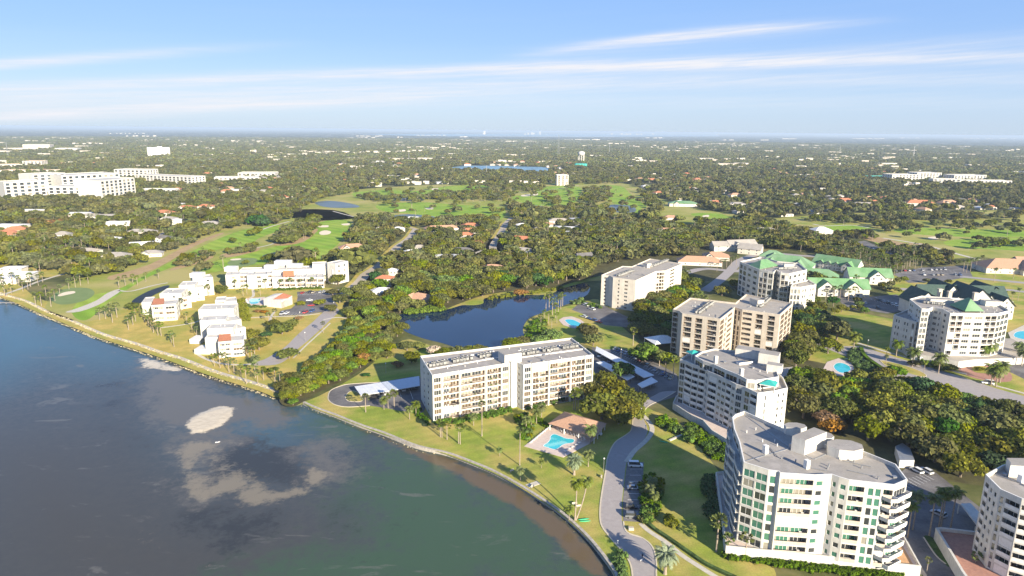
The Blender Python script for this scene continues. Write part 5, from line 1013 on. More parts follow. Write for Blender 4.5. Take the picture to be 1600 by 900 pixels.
# clubhouse
q = G(1572, 424); cottage(q, 48, 26, -.12, 5, 7, 'clay_pale', 'long clubhouse with a clay tile hip roof at the right edge', 'hip', 'cream', [(12, 16, 6, -1)], 'clubhouse', 'clubhouse', 6)
q = G(1618, 420); cottage(q, 40, 22, -.05, 5.5, 6, 'clay_pale', 'clay roofed wing running off the right edge behind the clubhouse', 'gable', 'cream', [], 'clubhouse', 'clubhouse', 5)
RFM = {'r': 'clay', 'p': 'clay_pale', 'g': 'roofgrey', 'w': 'roofwhite', 't': 'rooftan', 'd': 'dkgreen', 'o': 'clay', 'b': 'asphalt', 'G': 'metgreen'}
WD = {'r': 'terracotta', 'p': 'pale clay', 'g': 'grey', 'w': 'white', 't': 'tan', 'd': 'dark green', 'o': 'orange clay', 'b': 'dark', 'G': 'green'}
HZ = [  # px, py, width, depth, rot, eave, rise, roof, kind, where
 (655, 471, 19, 15, -.35, 3.4, 3.2, 'p', 'hip', 'on the near left shore of the pond'), (602, 445, 14, 9, -.1, 6, 2.2, 'r', 'hip', 'above the left corner of the pond, two storeys'), (597, 460, 17, 12, .2, 3.2, 2.4, 'w', 'hip', 'between the pond and the wooded bank'), (613, 433, 9, 8, 0, 6, 2, 'w', 'hip', 'right behind the two storey terracotta one'),
 (642, 399, 20, 12, .5, 3.4, 2.6, 'w', 'hip', 'in the wood right of the diagonal street'), (655, 391, 16, 11, .3, 3.4, 2.4, 't', 'hip', 'tucked behind another in the wood right of the diagonal street'), (700, 406, 24, 12, .05, 4.5, .6, 'w', 'hip', 'in the middle of the wood above the pond'), (722, 396, 24, 13, .0, 3.4, 3, 'b', 'hip', 'joined to the trees above the flat white one'), (690, 360, 44, 13, .35, 3.4, 3.2, 'p', 'hip', 'long, facing the golf pond'), (735, 356, 24, 13, .3, 3.4, 3.2, 'r', 'hip', 'on the golf course edge, upper one'), (733, 364, 22, 12, .2, 3.4, 3.0, 'r', 'hip', 'on the golf course edge, middle one'), (727, 371, 20, 12, .2, 3.4, 3.0, 'r', 'hip', 'on the golf course edge, lower one'), (731, 377, 22, 14, -.3, 3.2, 2.6, 't', 'hip', 'below the terracotta trio'), (762, 399, 22, 13, -.3, 3.2, 2.6, 't', 'hip', 'left of the side street'), (770, 423, 20, 12, 0, 3.4, 2.6, 'p', 'hip', 'deep in the wood behind the pond'), 
 (814, 378, 30, 15, -.2, 3.6, 3.4, 'o', 'hip', 'alone among the trees at the centre'), (817, 395, 18, 11, -.3, 3.4, 2.4, 'g', 'hip', 'below the orange roof'), (826, 400, 16, 10, -.3, 3.4, .6, 'w', 'hip', 'just right of a grey roof below the orange one'), (912, 409, 16, 11, .35, 5.5, 3.4, 'b', 'gable', 'above the far end of the pond'), (842, 362, 17, 11, -.2, 3.4, 2.4, 'g', 'hip', 'left of the white pair near the fairways'), (814, 357, 16, 10, .5, 5.0, 2, 'w', 'hip', 'small, above the orange roof'), (873, 348, 30, 14, .05, 3.4, 3, 't', 'hip', 'at the foot of the middle fairway'), (856, 354, 16, 10, 0, 3.4, 2.4, 'p', 'hip', 'just left below the tan one at the fairway'), (882, 360, 26, 14, -.2, 4.5, .7, 'w', 'hip', 'largest of the white ones by the fairway'), (896, 368, 20, 12, -.2, 4.5, .7, 'w', 'hip', 'lowest of the white ones by the fairway'), (915, 357, 30, 14, .1, 4.5, 1.4, 'g', 'hip', 'long, right of the white pair'), 
 (1044, 366, 30, 14, -.1, 5, 3, 'p', 'hip', 'hidden in dark trees right of centre'), (1050, 343, 28, 14, 0, 3.4, 3, 'p', 'hip', 'between the dark trees and the right fairway'), (1196, 364, 26, 14, -.3, 4, 3, 't', 'hip', 'beside the pink flowering tree'), (1092, 413, 42, 16, -.15, 3.6, 4.4, 'p', 'hip', 'large, near the boulevard right of the pond tower'), (1118, 405, 26, 16, -.2, 3.6, 4, 'p', 'hip', 'just behind the large pale clay one'), (1132, 391, 30, 14, .1, 6, 4, 'g', 'gable', 'two storey row, left part, with red walls below'), (1156, 390, 34, 16, .25, 6, 5, 'g', 'gable', 'two storey row, middle part'), (1172, 396, 24, 15, -.5, 6, 4.5, 'g', 'gable', 'two storey row, right part'),
 (12, 442, 17, 13, .3, 5, 1.2, 'w', 'hip', 'at the left edge above the beach, front'), (36, 438, 19, 13, .2, 6, 1.4, 'w', 'hip', 'right part of the mansion at the left edge'), (22, 427, 18, 12, .2, 5, 1.4, 'w', 'hip', 'behind the mansion at the left edge'), (99, 374, 17, 12, .2, 6, 3.2, 'g', 'hip', 'alone in the palms on the left'), (8, 371, 34, 20, .5, 4, 4, 'r', 'hip', 'cut by the left edge'), (26, 364, 26, 16, .5, 4, 4, 'r', 'hip', 'second large one at the left edge'), (20, 356, 40, 18, 0, 4, 1, 'w', 'hip', 'at the left edge above the terracotta pair'), (55, 332, 40, 14, 0, 4, 1, 'w', 'hip', 'upper left among trees'), (120, 337, 46, 16, .1, 4, 1.2, 'w', 'hip', 'long, upper left'), (146, 340, 30, 14, -.2, 3.4, 2.6, 't', 'hip', 'right of the long white one upper left'), (170, 341, 34, 16, .2, 3.4, 2.6, 'g', 'hip', 'upper left, below the hospital'), (186, 356, 26, 14, .4, 6, 2.4, 'w', 'gable', 'two storeys, tall white walls, left wood'), (176, 352, 20, 12, .4, 3.4, 2.6, 'g', 'hip', 'behind the tall white walled one'), (168, 378, 28, 14, .45, 3.4, 2.4, 'w', 'hip', 'in the left wood, below the tall one'), (222, 366, 32, 14, .1, 3.4, 3, 'g', 'hip', 'left wood, near the far street'), (221, 386, 36, 14, .4, 3.4, 2.4, 'w', 'hip', 'long, just above the fairway trees'), (183, 404, 24, 14, .1, 3.4, 3, 'g', 'hip', 'lowest one of the left wood, by the fairway'), (137, 396, 26, 12, -.2, 3.4, 2.4, 't', 'hip', 'in the palms of the left wood'), (256, 376, 20, 13, .1, 3.4, 2.6, 'b', 'hip', 'left wood, its roof nearly black'), (258, 337, 26, 15, -.1, 5, 3.4, 'r', 'hip', 'upper left, walls cream'), (265, 348, 20, 13, .1, 6, 2.4, 'g', 'hip', 'just below the terracotta one upper left'), (277, 350, 12, 9, .4, 6, 1.2, 'w', 'hip', 'small and tall, beside the grey one'), (293, 329, 26, 14, .1, 5, 3, 'r', 'hip', 'second of the upper left pair'), (323, 328, 24, 13, .1, 6, 3, 'o', 'hip', 'upper left, orange walls'), (328, 353, 26, 14, .3, 3.4, 3, 'g', 'hip', 'left wood, nearest the big dark tree'), (278, 322, 34, 14, .0, 4, 1, 'w', 'hip', 'upper left behind the terracotta pair'), (238, 400, 20, 12, .3, 3.4, 2.6, 'g', 'hip', 'between the trees along the fairway'), 
 (545, 401, 24, 14, -.1, 3.4, 2.8, 'g', 'hip', 'right end of the low white building, by the fairway'), (551, 391, 28, 14, .4, 3.4, 3.6, 'p', 'hip', 'behind the grey one by the fairway'), (600, 362, 26, 13, -.2, 3.4, 2.4, 'w', 'hip', 'left of the diagonal street, upper end'), (622, 363, 16, 12, .3, 5, 2, 'w', 'hip', 'small, at the bend of the street'), (646, 345, 26, 14, -.1, 3.4, 2.6, 'w', 'hip', 'beside the golf pond'),
 (1067, 322, 48, 22, -.08, 5, 4, 'G', 'hip', 'wide pale green roof beside the right fairway'), (1117, 320, 26, 16, .1, 4, 4, 'r', 'hip', 'right of the pale green roof'), (1150, 322, 30, 16, .1, 4, 3, 'g', 'hip', 'in the trees right of the fairway'), (1180, 321, 26, 16, -.1, 4, 4, 'p', 'hip', 'next to a grey one right of the fairway'), (1318, 318, 34, 18, .1, 5, 5, 'r', 'hip', 'first of three across the right golf holes'), (1435, 322, 46, 18, -.1, 6, 5, 'o', 'hip', 'white walled, behind the right golf holes'), (1480, 321, 34, 16, .2, 5, 5, 'p', 'hip', 'in the dark trees behind the right golf holes'), (1518, 319, 34, 18, .1, 5, 5, 'p', 'hip', 'far right behind the golf holes'), (1348, 324, 40, 16, -.1, 5, 4, 'g', 'hip', 'right of the first terracotta one across the golf'), (1282, 368, 22, 16, .1, 7, 4, 'w', 'hip', 'white, at the start of the right golf course')]
for i, (px, py, w, d, rz, ev, ri, rc, kd, where) in enumerate(HZ):
    gb = [(-w*.25, min(9, w*.35), 1.5, -1)] if (ri > 2.2 and w > 18 and i % 2 == 0) else []
    nm = {'G': 'clubhouse'}.get(rc, 'house')
    if px < 1060 or py > 380: w *= .95
    cottage(G(px, py), w, d, rz, ev, ri, RFM[rc], f'house with a {WD[rc]} roof {where}', kd, 'white' if i % 3 else 'cream', gb, 'house', 'house', 3)
# pavilion by the left pool, with a terracotta half roof
P = ccw(GP([(422, 481), (443, 486), (449, 478), (428, 466)], 0)); P = rect(G(435, 477), 15, 12, -.35); open_(P); o = empty('pavilion', (*G(435, 477), 0), label='white pavilion with a terracotta lean-to roof between the left swimming pool and the parking lot', cat='pavilion')
b = MB(); b.prism(P, 0, 5.5, 0); b.build('wall', ['white'], o); b = MB(); a_, b2, c_, d_ = [Vector(p) for p in P]
b.quad((*((a_+b2)/2), 5.4), (*b2, 4.2), (*c_, 6.4), (*((d_+c_)/2), 7.6)); b.quad((*a_, 5.6), (*((a_+b2)/2), 5.5), (*((d_+c_)/2), 7.6), (*d_, 6.4)); b.m[-1] = 1
b.quad((*b2, 0), (*c_, 0), (*c_, 6.4), (*b2, 4.2)); b.m[-1] = 1; b.tri((*c_, 6.4), (*d_, 6.4), (*((d_+c_)/2), 7.6)); b.m[-1] = 1; b.quad((*c_, 5.4), (*d_, 5.4), (*d_, 6.4), (*c_, 6.4)); b.m[-1] = 1; b.quad((*d_, 5.4), (*a_, 5.4), (*a_, 5.6), (*d_, 6.4)); b.m[-1] = 1
b.build('roof', ['clay', 'white'], o)
# cabana by the main pool
q0 = G(904, 668); o = empty('pool_cabana', (*q0, 0), label='brown shingled hip roof cabana open towards the kidney shaped pool', cat='cabana')
P = ccw(GP([(856, 661.6), (930, 684), (948.5, 661.6), (882, 643)], 3)); open_(P); rf = MB(); hip(rf, P, 3.0, 3.2, k=.55); rf.build('roof', ['clay_pale'], o)
Q = inset(P, 3.4); wl = MB(); wl.prism(Q, 0, 3.0); wl.build('wall', ['beige'], o); Q = inset(P, .7)
for i in range(4):
    for t in (0, .33, .66): 
        a, c = Q[i], Q[(i+1) % 4]; po = MB(); po.box(a[0]+(c[0]-a[0])*t, a[1]+(c[1]-a[1])*t, 0, .3, .3, 3.0); po.build('post', ['trim'], o)
# pools: deck, water, coping
def pool(label, deck, water, dz=.05, m='deck', rim=True):
    P = ccw(GP(deck)); open_(P); b = MB(); b.prism(P, 0, dz+.1); d = b.build('pool_deck', [m]); tag(d, kind='structure')
    Wp = ccw(smooth_poly(GP(water), 4)); c = Wp[0]; r = empty('swimming_pool', (c[0], c[1], dz), label=label, cat='swimming pool')
    b = MB(); b.cap(Wp, dz+.115); b.build('water', ['poolw'], r)
    if rim:
        Q = inset(Wp, -.35); b = MB()
        for i in range(len(Wp)): j = (i+1) % len(Wp); b.quad((*Q[i], dz+.13), (*Q[j], dz+.13), (*Wp[j], dz+.13), (*Wp[i], dz+.13)); b.quad((*Wp[i], dz+.13), (*Wp[j], dz+.13), (*Wp[j], dz+.10), (*Wp[i], dz+.10))
        b.build('coping', ['trim'], r)
pool('kidney shaped turquoise pool in front of the brown roofed cabana', [(819, 697.5), (856, 668), (872, 664), (932, 684), (920, 694), (880, 715)], [(849.5, 697), (856, 692), (860, 687), (860.5, 682.5), (865.5, 679), (874, 681.5), (884, 685.5), (895.5, 687), (896.5, 690.5), (893, 692.5), (885.5, 693.5), (879, 695.5), (873, 700), (866.5, 702.5), (857, 700)])
pool('rectangular pool behind the low white building on the left shore', [(381, 478), (380, 467), (414, 464), (414, 476), (392, 479)], [(391, 474.5), (391, 467.5), (403, 467), (407, 467.2), (403, 474)])
pool('blunt cornered pool on the bank between the pond and the beige tower', [(873, 500.4), (880, 496), (893, 494.5), (906, 499), (918, 507.6), (908, 513.5), (895, 513), (880, 508)], [(883, 500.5), (893, 499.5), (902, 503), (911, 508.5), (905, 511), (897, 510.5), (890, 507.5)])
pool('round turquoise pool under the trees beside the boulevard', [(1286, 577), (1292, 566), (1310, 560), (1330, 566), (1335, 578), (1318, 588), (1300, 586)], [(1303, 573), (1308, 568), (1317, 568), (1327, 573), (1328, 579), (1318, 583), (1308, 580)], m='deck')
pool('pool at the right edge behind the broad white tower', [(1582, 536), (1575, 520), (1600, 508), (1640, 515), (1640, 540)], [(1586, 527), (1592, 518), (1625, 520), (1620, 532)], m='concrete')
# deck chairs round the main pool
ck = MB(); ck.box(0, 0, .28, .6, 1.3, .08); ck.box(0, .85, .34, .6, .6, .08)
ck.v = [(x, y, z+max(0, y-.55)*.9) for x, y, z in ck.v]
seatm = ck.mesh('seat', ['canvas']); lg = MB()
for sx in (-.25, .25):
    for sy in (-.5, .5): lg.box(sx, sy, 0, .06, .06, .3)
legm = lg.mesh('frame', ['trim'])
def lounger(px, py, rz, label, group):
    q = G(px, py, .16); r = empty('sun_lounger', (q[0], q[1], .16), rz, label=label, cat='sun lounger', group=group); link('seat', seatm, r); link('frame', legm, r)
for i in range(8): lounger(829+i*4.2, 692.5-i*3.5, -.9, 'white sun lounger in the row along the left edge of the kidney pool deck', 'loungers left of the kidney pool')
for i in range(9): lounger(872+i*5.2, 672+i*1.9, .35, 'white sun lounger in the row between the kidney pool and the cabana', 'loungers by the cabana')
for i in range(6): lounger(884+i*5.5, 706-i*3.4, 2.3, 'white sun lounger on the shaded near side of the kidney pool', 'loungers on the near side of the kidney pool')
for i in range(4): lounger(384+i*1.2, 469+i*2, .2, 'white sun lounger beside the rectangular pool on the left', 'loungers by the rectangular pool')
# carports
def carport(label, pts, z, m, nseams=10, group=None):
    P = ccw(GP(pts, z)); open_(P); c = P[0]; r = empty('carport', (c[0], c[1], 0), label=label, cat='carport', group=group)
    b = MB(); b.prism(P, z-.25, z, 0); b.build('roof', [m], r); e = [Vector(p) for p in P]
    i = max(range(4), key=lambda i: (e[(i+1) % 4]-e[i]).length); a, b_, c_, d = e[i], e[(i+1) % 4], e[(i+2) % 4], e[(i+3) % 4]
    n = max(3, int((b_-a).length/6)); sm = MB()
    for k_ in range(int((b_-a).length/1.5)):
        t = (k_+.5)/int((b_-a).length/1.5); p = a+(b_-a)*t; q = d+(c_-d)*t; sm.box((p.x+q.x)/2, (p.y+q.y)/2, z+.01, .12, (p-q).length*.98, .07, math.atan2(q.y-p.y, q.x-p.x)-math.pi/2)
    sm.build('roof_ribs', [m], r)
    for k_ in range(n+1):
        t = k_/n*.94+.03
        for u in (.25, .75): p = a+(b_-a)*t; q = d+(c_-d)*t; w = p+(q-p)*u; po = MB(); po.box(w.x, w.y, 0, .18, .18, z-.25); po.build('post', ['steel'], r)
carport('ribbed pale carport left of the long white building, its white outer half', [(553.8, 603.8), (563.8, 617.5), (608.5, 610.8), (595, 597.3)], 3.0, 'carport'); carport('ribbed blue grey carport touching the long white building', [(595.5, 597.2), (609, 610.6), (656, 602.5), (655, 587.5)], 3.0, 'carport2')
carport('longest white carport right of the long white building', [(930, 548), (1006, 590), (1022, 586), (932, 541)], 3.0, 'carport'); carport('shorter white carport under the bright green tree', [(931, 566), (980, 594), (992, 588), (943, 564)], 3.0, 'carport'); carport('small white carport nearest the road', [(996, 600), (1003, 606), (1028, 596), (1018, 589)], 3.0, 'carport')
# white canvas shelter by the tan tower; grey shed and small white gatehouse
b = MB(); q = G(1033, 540); o = empty('tent_roof', (*q, 0), label='pale blue white canopy roof in the shade left of the tan tower', cat='canopy'); P = rect(q, 16, 14, .3); hip(b, P, 3.5, 3); b.build('roof', ['canvas'], o); 
for p in inset(P, .5): po = MB(); po.box(*p, 0, .3, .3, 3.5); po.build('post', ['trim'], o)
open_(P)
q = G(1413, 712); o = empty('shed', (*q, 0), label='small flat roofed shed with a pale far end behind the large white building', cat='shed'); P = ccw(GP([(1406, 719), (1429, 719), (1422, 700), (1410, 692), (1399, 697)], 3.2)); open_(P); b = MB(); b.prism(P, 0, 3.2, 0, 1); b.build('wall', ['white', 'steel'], o)
q = G(1282, 588); o = empty('roof_canopy', (*q, 0), label='flat tan canopy roof right of the stepped white building', cat='canopy'); P = ccw(GP([(1222, 588), (1218, 575), (1239, 573), (1240, 592), (1229, 598)], 6)); b = MB(); b.prism(P, 0, 6, 0, 1); b.build('wall', ['white', 'rooftan'], o); open_(P)

# ---------------------------------------------------------------- cars
def car_parts(kind):
    L, Wd, H1, H2 = {'sedan': (4.6, 1.8, .85, 1.42), 'suv': (4.8, 1.95, 1.0, 1.75), 'van': (5.4, 2.0, 1.1, 2.2)}[kind]
    prof = {'sedan': [(-L/2, .35), (-L/2, .8), (-L*.3, H1+.04), (L*.22, H1), (L/2-.1, .72), (L/2, .35)], 'suv': [(-L/2, .4), (-L/2, H1), (-L*.3, H1+.05), (L*.25, H1), (L/2-.08, .85), (L/2, .4)], 'van': [(-L/2, .4), (-L/2, H1), (-L*.3, H1+.05), (L*.3, H1), (L/2-.06, .9), (L/2, .4)]}[kind]
    top = {'sedan': [(-L*.36, H1), (-L*.20, H2), (L*.08, H2), (L*.24, H1-.02)], 'suv': [(-L*.47, H1), (-L*.42, H2), (L*.10, H2), (L*.27, H1-.02)], 'van': [(-L*.48, H1), (-L*.46, H2), (L*.20, H2), (L*.33, H1-.02)]}[kind]
    b = MB(); n = len(prof)
    for s in (-1, 1):
        f = [(x, s*Wd/2, z) for x, z in prof]; k0 = len(b.v); b.v += f; b.f.append(tuple(k0+i for i in (range(n) if s < 0 else range(n-1, -1, -1)))); b.m.append(0)
    for i in range(n):
        j = (i+1) % n; b.quad((prof[i][0], -Wd/2, prof[i][1]), (prof[i][0], Wd/2, prof[i][1]), (prof[j][0], Wd/2, prof[j][1]), (prof[j][0], -Wd/2, prof[j][1]))
    yi = Wd/2-.22; b.quad((top[1][0], -yi, H2), (top[2][0], -yi, H2), (top[2][0], yi, H2), (top[1][0], yi, H2))
    g_ = MB()
    for i in range(3):
        y0, y1 = (Wd/2-.08 if i == 0 else yi), (yi if i < 2 else Wd/2-.08)
        if i == 1: continue
        g_.quad((top[i][0], -y0, top[i][1]), (top[i+1][0], -y1, top[i+1][1]), (top[i+1][0], y1, top[i+1][1]), (top[i][0], y0, top[i][1]))
    for s in (-1, 1):
        q = [(top[0][0], s*(Wd/2-.08), top[0][1]), (top[3][0], s*(Wd/2-.08), top[3][1]), (top[2][0], s*yi, H2), (top[1][0], s*yi, H2)]
        g_.quad(*(q if s < 0 else q[::-1]))
    w = MB()
    for i in range(10):
        a0, a1_ = 2*math.pi*i/10, 2*math.pi*(i+1)/10
        w.quad((.33*math.cos(a0), -.1, .33*math.sin(a0)), (.33*math.cos(a1_), -.1, .33*math.sin(a1_)), (.33*math.cos(a1_), .1, .33*math.sin(a1_)), (.33*math.cos(a0), .1, .33*math.sin(a0)))
        for s in (-.1, .1): w.tri((0, s, 0), (.33*math.cos(a0), s, .33*math.sin(a0)), (.33*math.cos(a1_), s, .33*math.sin(a1_)))
    h = MB(); h.box(0, 0, 0, .06, .35, .14)
    return dict(L=L, W=Wd, body=b.mesh('body', ['canvas']), glass=g_.mesh('window_glass', ['g_dark']), wheel=w.mesh('wheel', ['dark']), head=h.mesh('headlight', ['trim']), z=.62)
CP = {k_: car_parts(k_) for k_ in ('sedan', 'suv', 'van')}
def paint(n, c): return mat('car_paint_'+n, c, .3, tuple(v*.95 for v in c), 1, spec=.6)
PC = dict(white=paint('white', (.78, .78, .77)), silver=paint('silver', (.45, .46, .48)), grey=paint('grey', (.16, .17, .18)), black=paint('black', (.02, .02, .024)), blue=paint('blue', (.04, .10, .28)), red=paint('red', (.45, .03, .03)), beige=paint('beige', (.45, .38, .28)))
def car(px, py, rz, kind, colr, where, group=None, z=.06):
    q = G(px, py); c = CP[kind]; r = empty('parked_car', (q[0], q[1], z), rz, label=f'{colr} {kind} {where}', cat='car', group=group)
    o = link('body', c['body'], r); o.material_slots[0].link = 'OBJECT'; o.material_slots[0].material = PC[colr]
    link('window_glass', c['glass'], r)
    for sx in (-1, 1):
        for sy in (-1, 1): link('wheel', c['wheel'], r, (sx*c['L']*.31, sy*(c['W']/2-.08), .33))
    for sy in (-1, 1): link('headlight', c['head'], r, (c['L']/2-.04, sy*c['W']*.33, c['z']))
car(993, 729, -.05, 'van', 'white', 'with racks on top, in the first bay beside the main road'); car(990, 764, -.05, 'sedan', 'silver', 'alone in the bays beside the main road'); car(986, 794, -.05, 'sedan', 'black', 'in the bays beside the main road, left of the last one'); car(988, 808, -.05, 'suv', 'grey', 'in the last bay of the main road'); 
car(932, 679, -.4, 'sedan', 'white', 'parked on the lawn beside the cabana corner'); car(600, 616, 1.9, 'sedan', 'white', 'half under the white carport end'); car(595, 622, 1.9, 'sedan', 'grey', 'beside the white one at the carport end')
def lot(p0, p1, n, rz, where, group, skip=.25, kinds=('sedan', 'suv')):
    seen = {}
    for i in range(n):
        if random.random() < skip: continue
        c = random.choice(['white', 'white', 'silver', 'silver', 'grey', 'grey', 'black', 'blue', 'red', 'beige']); k_ = random.choice(kinds); t = i/max(1, n-1)
        car(p0[0]+(p1[0]-p0[0])*t, p0[1]+(p1[1]-p0[1])*t, rz+random.choice([0, math.pi]), k_, c, where, group+f', {c} {k_}s')
lot((467, 458.5), (512, 456.5), 9, 1.5, 'in the back row of the lot left of the diagonal street', 'cars in the back row of the left lot'); lot((482, 466), (486, 478), 4, .2, 'in the middle row of the lot left of the diagonal street', 'cars in the middle row of the left lot'); lot((441, 491), (462, 488), 4, 1.4, 'at the near edge of the left lot by the hedge', 'cars at the near edge of the left lot'); lot((477, 489), (488, 487), 2, 1.4, 'near the red tree in the left lot', 'cars near the red tree in the left lot', 0)
lot((912, 496), (936, 504), 4, -.9, 'beside the pool of the beige pond tower', 'cars beside the pond tower pool', 0); lot((916, 478), (925, 484), 2, -.9, 'at the entrance of the beige pond tower', 'cars at the pond tower entrance', 0)
lot((962, 546), (1000, 563), 8, 1.05, 'in the row above the longest white carport', 'cars above the long white carport', .3); lot((1012, 572), (1048, 592), 7, 1.05, 'in the row at the right end of the longest carport', 'cars right of the long carport', .3); lot((938, 557), (990, 586), 8, 1.05, 'sheltering below the longest white carport', 'cars below the long white carport', .2); lot((620, 612), (650, 606), 4, 1.9, 'under the blue grey carport', 'cars under the blue grey carport', .2)
lot((1362, 466), (1400, 478), 7, 1.3, 'in the blue shaded lot left of the hotel', 'cars in the shaded hotel lot, near row', .2); lot((1352, 474), (1385, 488), 6, 1.3, 'in the front row of the shaded lot left of the hotel', 'cars in the shaded hotel lot, front row', .3); lot((1300, 452), (1325, 466), 5, .9, 'in the lot below the green roofed cottages', 'cars below the cottages', .3); lot((1338, 478), (1352, 486), 3, .4, 'on the drive behind the broad white tower', 'cars behind the broad tower', 0)
lot((1400, 424), (1490, 421), 14, 1.3, 'in the far lot above the hotel, upper row', 'cars in the far hotel lot, upper row', .25); lot((1430, 430), (1500, 430), 11, 1.3, 'in the far lot above the hotel, lower row', 'cars in the far hotel lot, lower row', .25); lot((1345, 384), (1392, 399), 8, .9, 'in the small lot by the straw slope', 'cars by the straw slope', .3)
car(1432, 737, 1.9, 'suv', 'white', 'left one of the white pair behind the large white building'); car(1447, 738, 1.9, 'suv', 'white', 'right one of the white pair behind the large white building'); car(1466, 805, 2.1, 'suv', 'silver', 'between the royal palms by the driveway'); car(1270, 587, -.2, 'sedan', 'white', 'under trees beside the round pool'); car(1543, 600, 2.8, 'van', 'white', 'turning by the brick driveway circle'); car(1130, 452, 1.0, 'sedan', 'silver', 'on the street beside the green roofed tower'); car(1560, 468, 0, 'sedan', 'black', 'on the road right of the hotel')

# ---------------------------------------------------------------- small things
# walker with a white dog on the road
def person(px, py, rz, label, top='cloth_d', leg='cloth_d'):
    q = G(px, py); z = .04
    J = [(0, 0, .95), (0, 0, 1.15), (0, .0, 1.38), (0, 0, 1.5), (0, .02, 1.64), (.1, .02, .92), (.12, .12, .5), (.12, .22, .06), (.12, .32, .04), (-.1, -.02, .92), (-.12, -.05, .5), (-.12, -.25, .1), (-.12, -.14, .03), (.2, 0, 1.4), (.27, -.12, 1.15), (.26, .0, .92), (-.2, 0, 1.4), (-.27, .1, 1.15), (-.25, .28, .98)]
    E = [(0, 1), (1, 2), (2, 3), (3, 4), (0, 5), (5, 6), (6, 7), (7, 8), (0, 9), (9, 10), (10, 11), (11, 12), (2, 13), (13, 14), (14, 15), (2, 16), (16, 17), (17, 18)]
    rd = [.15, .14, .16, .06, .11, .1, .075, .05, .04, .1, .075, .05, .04, .07, .05, .04, .07, .05, .04]
    me = bpy.data.meshes.new('person'); me.from_pydata(J, E, []); o = link('person', me, None, (q[0], q[1], z), rz); me.materials.append(M[leg])
    sk = o.modifiers.new('skin', 'SKIN'); 
    for i, v in enumerate(me.skin_vertices[0].data): v.radius = (rd[i], rd[i]); v.use_root = i == 0
    o.modifiers.new('sub', 'SUBSURF').levels = 1; tag(o, label, 'person')
    b = MB(); b.tube([(0, 0, 1.5), (0, .02, 1.6), (0, .02, 1.7), (0, .02, 1.78)], [.07, .125, .125, .05], 8); hd = link('hair', b.mesh('hair', ['dark']), o)
    b = MB(); b.tube([(0, 0, .98), (0, 0, 1.2), (0, 0, 1.42)], [.19, .18, .22], 8); link('shirt', b.mesh('shirt', [top]), o)
person(1003.5, 873.5, .6, 'person in dark clothes walking on the near end of the grey road')
q = G(1002, 877); J = [(-.3, 0, .42), (0, 0, .45), (.3, 0, .46), (.45, 0, .62), (.6, 0, .6), (-.3, .1, .2), (-.3, .1, .02), (-.3, -.1, .2), (-.3, -.1, .02), (.28, .1, .2), (.28, .1, .02), (.28, -.1, .2), (.28, -.1, .02), (-.48, 0, .6)]
me = bpy.data.meshes.new('dog'); me.from_pydata(J, [(0, 1), (1, 2), (2, 3), (3, 4), (0, 5), (5, 6), (0, 7), (7, 8), (2, 9), (9, 10), (2, 11), (11, 12), (0, 13)], []); o = link('dog', me, None, (q[0], q[1], .04), .5); me.materials.append(M['cloth_w']); o.modifiers.new('skin', 'SKIN')
for i, v in enumerate(me.skin_vertices[0].data): r_ = [.14, .14, .15, .1, .07, .05, .04, .05, .04, .05, .04, .05, .04, .03][i]; v.radius = (r_, r_); v.use_root = i == 0
o.modifiers.new('sub', 'SUBSURF').levels = 1; tag(o, 'small white dog beside the walker on the road', 'dog')
person(965, 851, 2.2, 'person in white standing at the left kerb of the near road end', 'cloth_w', 'cloth_w')
# street lamps
lp = MB(); lp.tube([(0, 0, 0), (0, 0, 4.6)], [.09, .06], 6); lpm = lp.mesh('pole', ['steel']); lh = MB(); lh.tube([(0, 0, 4.55), (0, 0, 4.7), (0, 0, 5.0), (0, 0, 5.1)], [.12, .28, .24, .05], 8); lhm = lh.mesh('lamp_head', ['trim'])
def lamp(px, py, label, s=1.0): q = G(px, py); r = empty('street_lamp', (*q, 0), label=label, cat='street lamp'); r.scale = (s, s, s); link('pole', lpm, r); link('lamp_head', lhm, r)
for x, y, l in ((943, 737, 'street lamp at the left kerb below the cabana shade'), (1008, 684, 'street lamp at the right kerb of the road bend'), (1001, 656, 'street lamp near the upper road bend'), (469, 500, 'street lamp left of the diagonal grey road'), (477, 533, 'street lamp right of the diagonal grey road'), (603, 583, 'lamp standing alone in the shaded lawn left of the long building'), (522, 484, 'tall lamp at the top of the diagonal grey road'), (575, 410, 'street pole on the left side of the diagonal street'), (1355, 545, 'lamp beside the boulevard near the palms'), (970, 560, 'lamp above the longest carport')): lamp(x, y, l, 1.1)
# benches, picnic table, kayaks, buoys
def kayak(px, py, z, rz, label, m='kayak'):
    q = G(px, py, z); b = MB(); b.tube([(-1.9, 0, .25), (-1.2, 0, .2), (0, 0, .18), (1.2, 0, .2), (1.9, 0, .25)], [.04, .26, .34, .26, .04], 8); b.v = [(x, y, .2+(z_-.2)*.55) for x, y, z_ in b.v]; o = link('kayak', b.mesh('kayak', [m]), None, (q[0], q[1], z), rz); tag(o, label, 'kayak')
kayak(1066, 681, .05, .4, 'green kayak lying beside the white slide wall on the lawn'); kayak(1072, 683, .05, .2, 'second green kayak nearest the round shrubs'); kayak(1037, 691, .05, -.5, 'pale green kayak furthest left on the lawn', 'kayak'); kayak(912, 812, .05, .2, 'green kayak beside the leaning palm trunks'); kayak(914, 815, .05, .1, 'second green kayak, nearer the seawall')
b = MB(); a, c = G(1046, 689, 0), G(1073, 677, 0); b.box((a[0]+c[0])/2, (a[1]+c[1])/2, 0, math.dist(a, c), .9, .5, math.atan2(c[1]-a[1], c[0]-a[0])); o = b.build('low_wall', ['concrete']); tag(o, 'low pale wall ending at the green kayaks on the lawn', 'wall')
